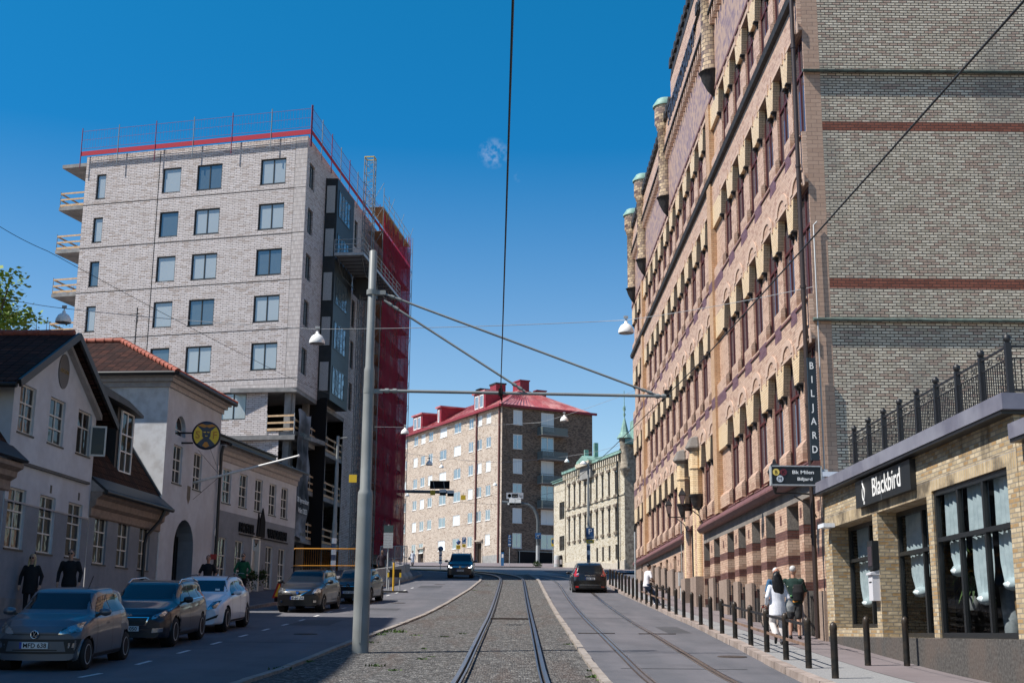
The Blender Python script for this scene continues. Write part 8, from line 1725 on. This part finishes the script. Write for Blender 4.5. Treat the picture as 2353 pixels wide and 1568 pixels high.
    q = Fig(); q.loft([(P+Vector((0, 0, -.13)), .16*b, .115), (P+Vector((0, 0, .05)), .17*b, .12)])
    for (h, kn, an) in ((hL, lk, la), (hR, rk, ra2)):
        if J['short']: q.limb([h, h.lerp(kn, J['short'])], [.10*b, .09])
        else: q.limb([h, kn, kn.lerp(an, .93)], [.100*b, J.get('flare', .066), J.get('flare', .066)*.92])
    q.build('trousers' if not J['short'] else 'shorts', [col['bottom']], t, .018, 2)
    for an, td in ((la, J['lt']), (ra2, J['rt'])):
        s_ = Fig(); td = Vector(td) if td else Vector((0, -1, 0)); td = td.normalized(); s_.limb([an+Vector((0, 0, -.03))-td*.05, an+Vector((0, 0, -.04))+td*.14], [.045, .036]); s_.build('shoe', [col['shoe']], t, .014, 2)
    hr = Fig(); kind = hair[1]
    if kind == 'long': hr.ell(Hd+Vector((0, .03, .03)), (.098, .105, .115)); hr.loft([(Hd+Vector((0, .07, .05)), .105, .06), (Hd+Vector((0, .085, -.10)), .145, .06), (Hd+Vector((-.01, .10, -.26)), .155, .05), (Hd+Vector((-.02, .11, -.38)), .13, .035), (Hd+Vector((-.03, .11, -.47)), .05, .02)])
    elif kind == 'straight': hr.ell(Hd+Vector((0, .025, .035)), (.088, .095, .10)); [hr.limb([Hd+Vector((s*.075, .02, .02)), Hd+Vector((s*.085, -.01, -.14)), Hd+Vector((s*.075, -.06, -.30))], [.032, .034, .02]) for s in (-1, 1)]; hr.limb([Hd+Vector((0, .07, 0)), Hd+Vector((0, .09, -.2))], [.07, .05])
    else: hr.ell(Hd+Vector((0, .022, .038)), (.083, .092, .090))
    # keep the face free
    cutz = Hd.z+.045
    o = hr.build('hair', [hair[0]], t, .014, 2); me = o.data; bm = bmesh.new(); bm.from_mesh(me)
    dl = [fc for fc in bm.faces if fc.calc_center_median().y < Hd.y-.045 and fc.calc_center_median().z < cutz and abs(fc.calc_center_median().x) < .07]
    bmesh.ops.delete(bm, geom=dl, context='FACES'); bm.to_mesh(me); bm.free()
    fm = MB()
    for s in (-1, 1): fm.lathe([(.001, -.006), (.012, 0), (.001, .006)], 8, 0, Hd+Vector((s*.032, -.088, .005)))
    fm.box(-.022, .022, -.006, .004, -.004, .004, 1, T(Hd.x, Hd.y-.088, Hd.z-.058)); fm.build('face', [plain('eye_dark', (.01, .008, .008), .3) if not bpy.data.materials.get('eye_dark') else bpy.data.materials['eye_dark'], bpy.data.materials.get('lip') or plain('lip', (.25, .08, .07), .5)], t)
    if J.get('glasses'):
        gm_ = MB()
        for s in (-1, 1): gm_.lathe([(.001, 0), (.028, .004), (.028, .008), (.001, .012)], 12, 0, Hd+Vector((s*.034, -.098, .006)), Matrix.Rotation(pi/2, 3, 'X')); gm_.tube([Hd+Vector((s*.06, -.09, .01)), Hd+Vector((s*.082, .01, .01))], .004, 4)
        gm_.build('sunglasses', [MT['black']], t)
    return t, dict(S=S_, P=P, Hd=Hd, C=C, rw=rw, lw=lw, sL=sL, sR=sR)
# the three on the right pavement
t, j = person('woman seen from behind in a loose white shirt and pale trousers with long black hair', 1783, 1309, 32.0, 1.70, pi+.08, dict(hem=-.20, loose=.03, flare=.085, rk=(.11, -.14, .52), ra_=(.11, .16, .22), rt=(0, -.4, -1), la=(-.10, .0, .085), re=(.27, .05, 1.15), rw=(.25, -.12, .98), le=(-.27, .06, 1.14), lw=(-.25, -.13, .96)), dict(top=CW_, bottom=CT_, shoe=SHB, skin=SKIN), (HBK, 'long'))
TW = t
bag = thing('handbag', 'grey drawstring shoulder bag hanging at the side of the woman in white', 'bag', (t.location.x+.28, 31.98, t.location.z+.93)); f = Fig(); f.loft([((0, 0, -.16), .12, .07), ((0, 0, -.02), .13, .08), ((0, 0, .12), .08, .05), ((0, 0, .17), .05, .03)]); f.build('body', [CGY], bag, .014, 2); m = MB(); m.tube([(0, .0, .15), (-.02, -.03, .30), (-.12, -.09, .52)], .016, 6); m.build('strap', [CGY], bag)
t, j = person('tall man with short white hair in a dark green patterned tee and dark shorts', 1820, 1284, 34.2, 1.84, pi-.35, dict(short=.85, sleeve=.42, build=1.12, re=(.27, -.08, 1.12), rw=(.16, -.30, 1.12), le=(-.28, -.04, 1.12), lw=(-.20, -.22, .98), hem=-.06), dict(top=CGT, bottom=CS_, shoe=SHB, skin=SKIN), (HGY, 'short'))
m = MB(); R = random.Random(4)
for k in range(16):
    a = R.uniform(.2, 2.6); z = R.uniform(1.0, 1.32); m.lathe([(.001, 0), (R.uniform(.015, .03), .004), (.001, .008)], 7, k % 2, (.205*cos(a), .125*sin(a)+.005, z), Matrix.Rotation(a-pi/2, 3, 'Z') @ Matrix.Rotation(-pi/2, 3, 'X'))
m.build('shirt_print', [cloth('leaf_print', (.10, .25, .10)), cloth('pale_print', (.5, .5, .35))], t)
f = Fig(); f.loft([((0, .0, .84), .185, .135), ((0, .0, .92), .19, .14)]); f.build('waist_shirt', [COR], t, .016, 2)
bp = thing('backpack', 'small black backpack slung on the back of the white haired man', 'bag', (t.location.x+.08, 34.02, t.location.z+1.18), pi-.35); f = Fig(); f.loft([((0, .0, -.22), .13, .07), ((0, .02, 0), .15, .09), ((0, 0, .2), .12, .06)]); f.build('body', [CB_], bp, .016, 2); m = MB(); [m.tube([(s*.1, -.03, .2), (s*.13, -.10, .27), (s*.14, -.2, .2)], .014, 5) for s in (1, -1)]; m.build('strap', [CB_], bp)
t, j = person('grey haired man in a blue shirt facing the viewer with a hand at his mouth', 1781, 1291, 35.6, 1.78, .25, dict(sleeve=.45, re=(.27, -.12, 1.12), rw=(.06, -.22, 1.36), le=(-.27, .02, 1.13), lw=(-.24, -.12, .95), glasses=1, build=1.1), dict(top=CBL, bottom=CD_, shoe=SHB, skin=mottled('tanned_skin', (.38, .17, .11), (.44, .21, .14), 12, .5)), (HGY, 'short'))
# man sitting on the far rail
t, j = person('man in a white polo shirt and jeans half sitting on the bollard rail', 1484, 1282, 55.6, 1.74, radians(115), dict(hip=.86, lean=-.10, sleeve=.42, lk=(-.10, -.32, .52), la=(-.10, -.55, .085), rk=(.10, -.30, .50), ra_=(.10, -.50, .085), re=(.27, -.10, 1.10), rw=(.10, -.30, 1.02), le=(-.27, -.10, 1.10), lw=(-.08, -.32, 1.00)), dict(top=cloth('white_polo', (.62, .61, .64), (.74, .73, .76)), bottom=CD_, shoe=SHW, skin=mottled('olive_skin', (.20, .11, .075), (.26, .15, .10), 12, .5)), (HBK, 'short'))
# left pavement
def lz(Y): return gz(Y)+.33
person('blonde woman in black with sunglasses on the left pavement behind the grey hatchback', 74, 1297, 37.5, 1.76, .1, dict(glasses=1, loose=.05, hem=-.25, build=1.0), dict(top=CB_, bottom=CB_, shoe=SHB, skin=SKIN), (HBL, 'straight'), ground=lz(37.5))
person('man in a black hoodie and sunglasses on the left pavement near the gabled house', 163, 1284, 38.5, 1.90, .1, dict(glasses=1, build=1.12), dict(top=CB_, bottom=CB_, shoe=SHB, skin=SKIN), (HBR, 'short'), ground=lz(38.5))
person('person in a dark top whose head shows above the white estate car', 478, 1300, 47.5, 1.76, .1, dict(sleeve=.45), dict(top=CB_, bottom=CD_, shoe=SHB, skin=mottled('red_skin', (.36, .17, .12), (.42, .21, .15), 12, .5)), (HBR, 'short'), ground=lz(47.5))
t, j = person('person in a green jacket and dark scarf pushing a bicycle by the hostel', 558, 1298, 53.0, 1.80, .05, dict(glasses=1, re=(.30, -.06, 1.12), rw=(.24, -.30, .96), le=(-.30, -.06, 1.12), lw=(-.24, -.30, .96)), dict(top=CG_, bottom=CB_, shoe=SHB, skin=SKIN), (HBR, 'short'), ground=lz(53))
f = Fig(); f.loft([((0, -.02, 1.42), .11, .10), ((0, -.03, 1.50), .09, .085)]); f.build('scarf', [CB_], t, .016, 2)
bicycle((t.location.x+.05, 52.1, lz(52.4)), radians(-90), 0, 'bicycle held by the person in the green jacket')
t, j = person('woman in a long white coat with a dark bag crossing the far street', 948, 1268, 143, 1.68, .3, dict(hem=-.45, loose=.03, la=(-.10, -.18, .085), ra_=(.10, .2, .1)), dict(top=CW_, bottom=CB_, shoe=SHB, skin=SKIN2), (HBK, 'short'), zoff=.02)
bag = thing('handbag', 'dark shoulder bag carried by the woman in the long white coat', 'bag', (t.location.x-.32, 142.9, t.location.z+.85)); f = Fig(); f.loft([((0, 0, -.15), .16, .08), ((0, 0, .05), .17, .09), ((0, 0, .15), .12, .05)]); f.build('body', [CB_], bag, .02, 2); m = MB(); m.tube([(0, 0, .12), (.12, 0, .5)], .02, 5); m.build('strap', [CB_], bag)
person('person in dark clothes walking behind the concrete barriers', 878, 1271, 80, 1.78, .2, dict(), dict(top=cloth('dark_plum', (.02, .012, .018)), bottom=CB_, shoe=SHB, skin=SKIN2), (HBK, 'short'), ground=gz(80)+.2)
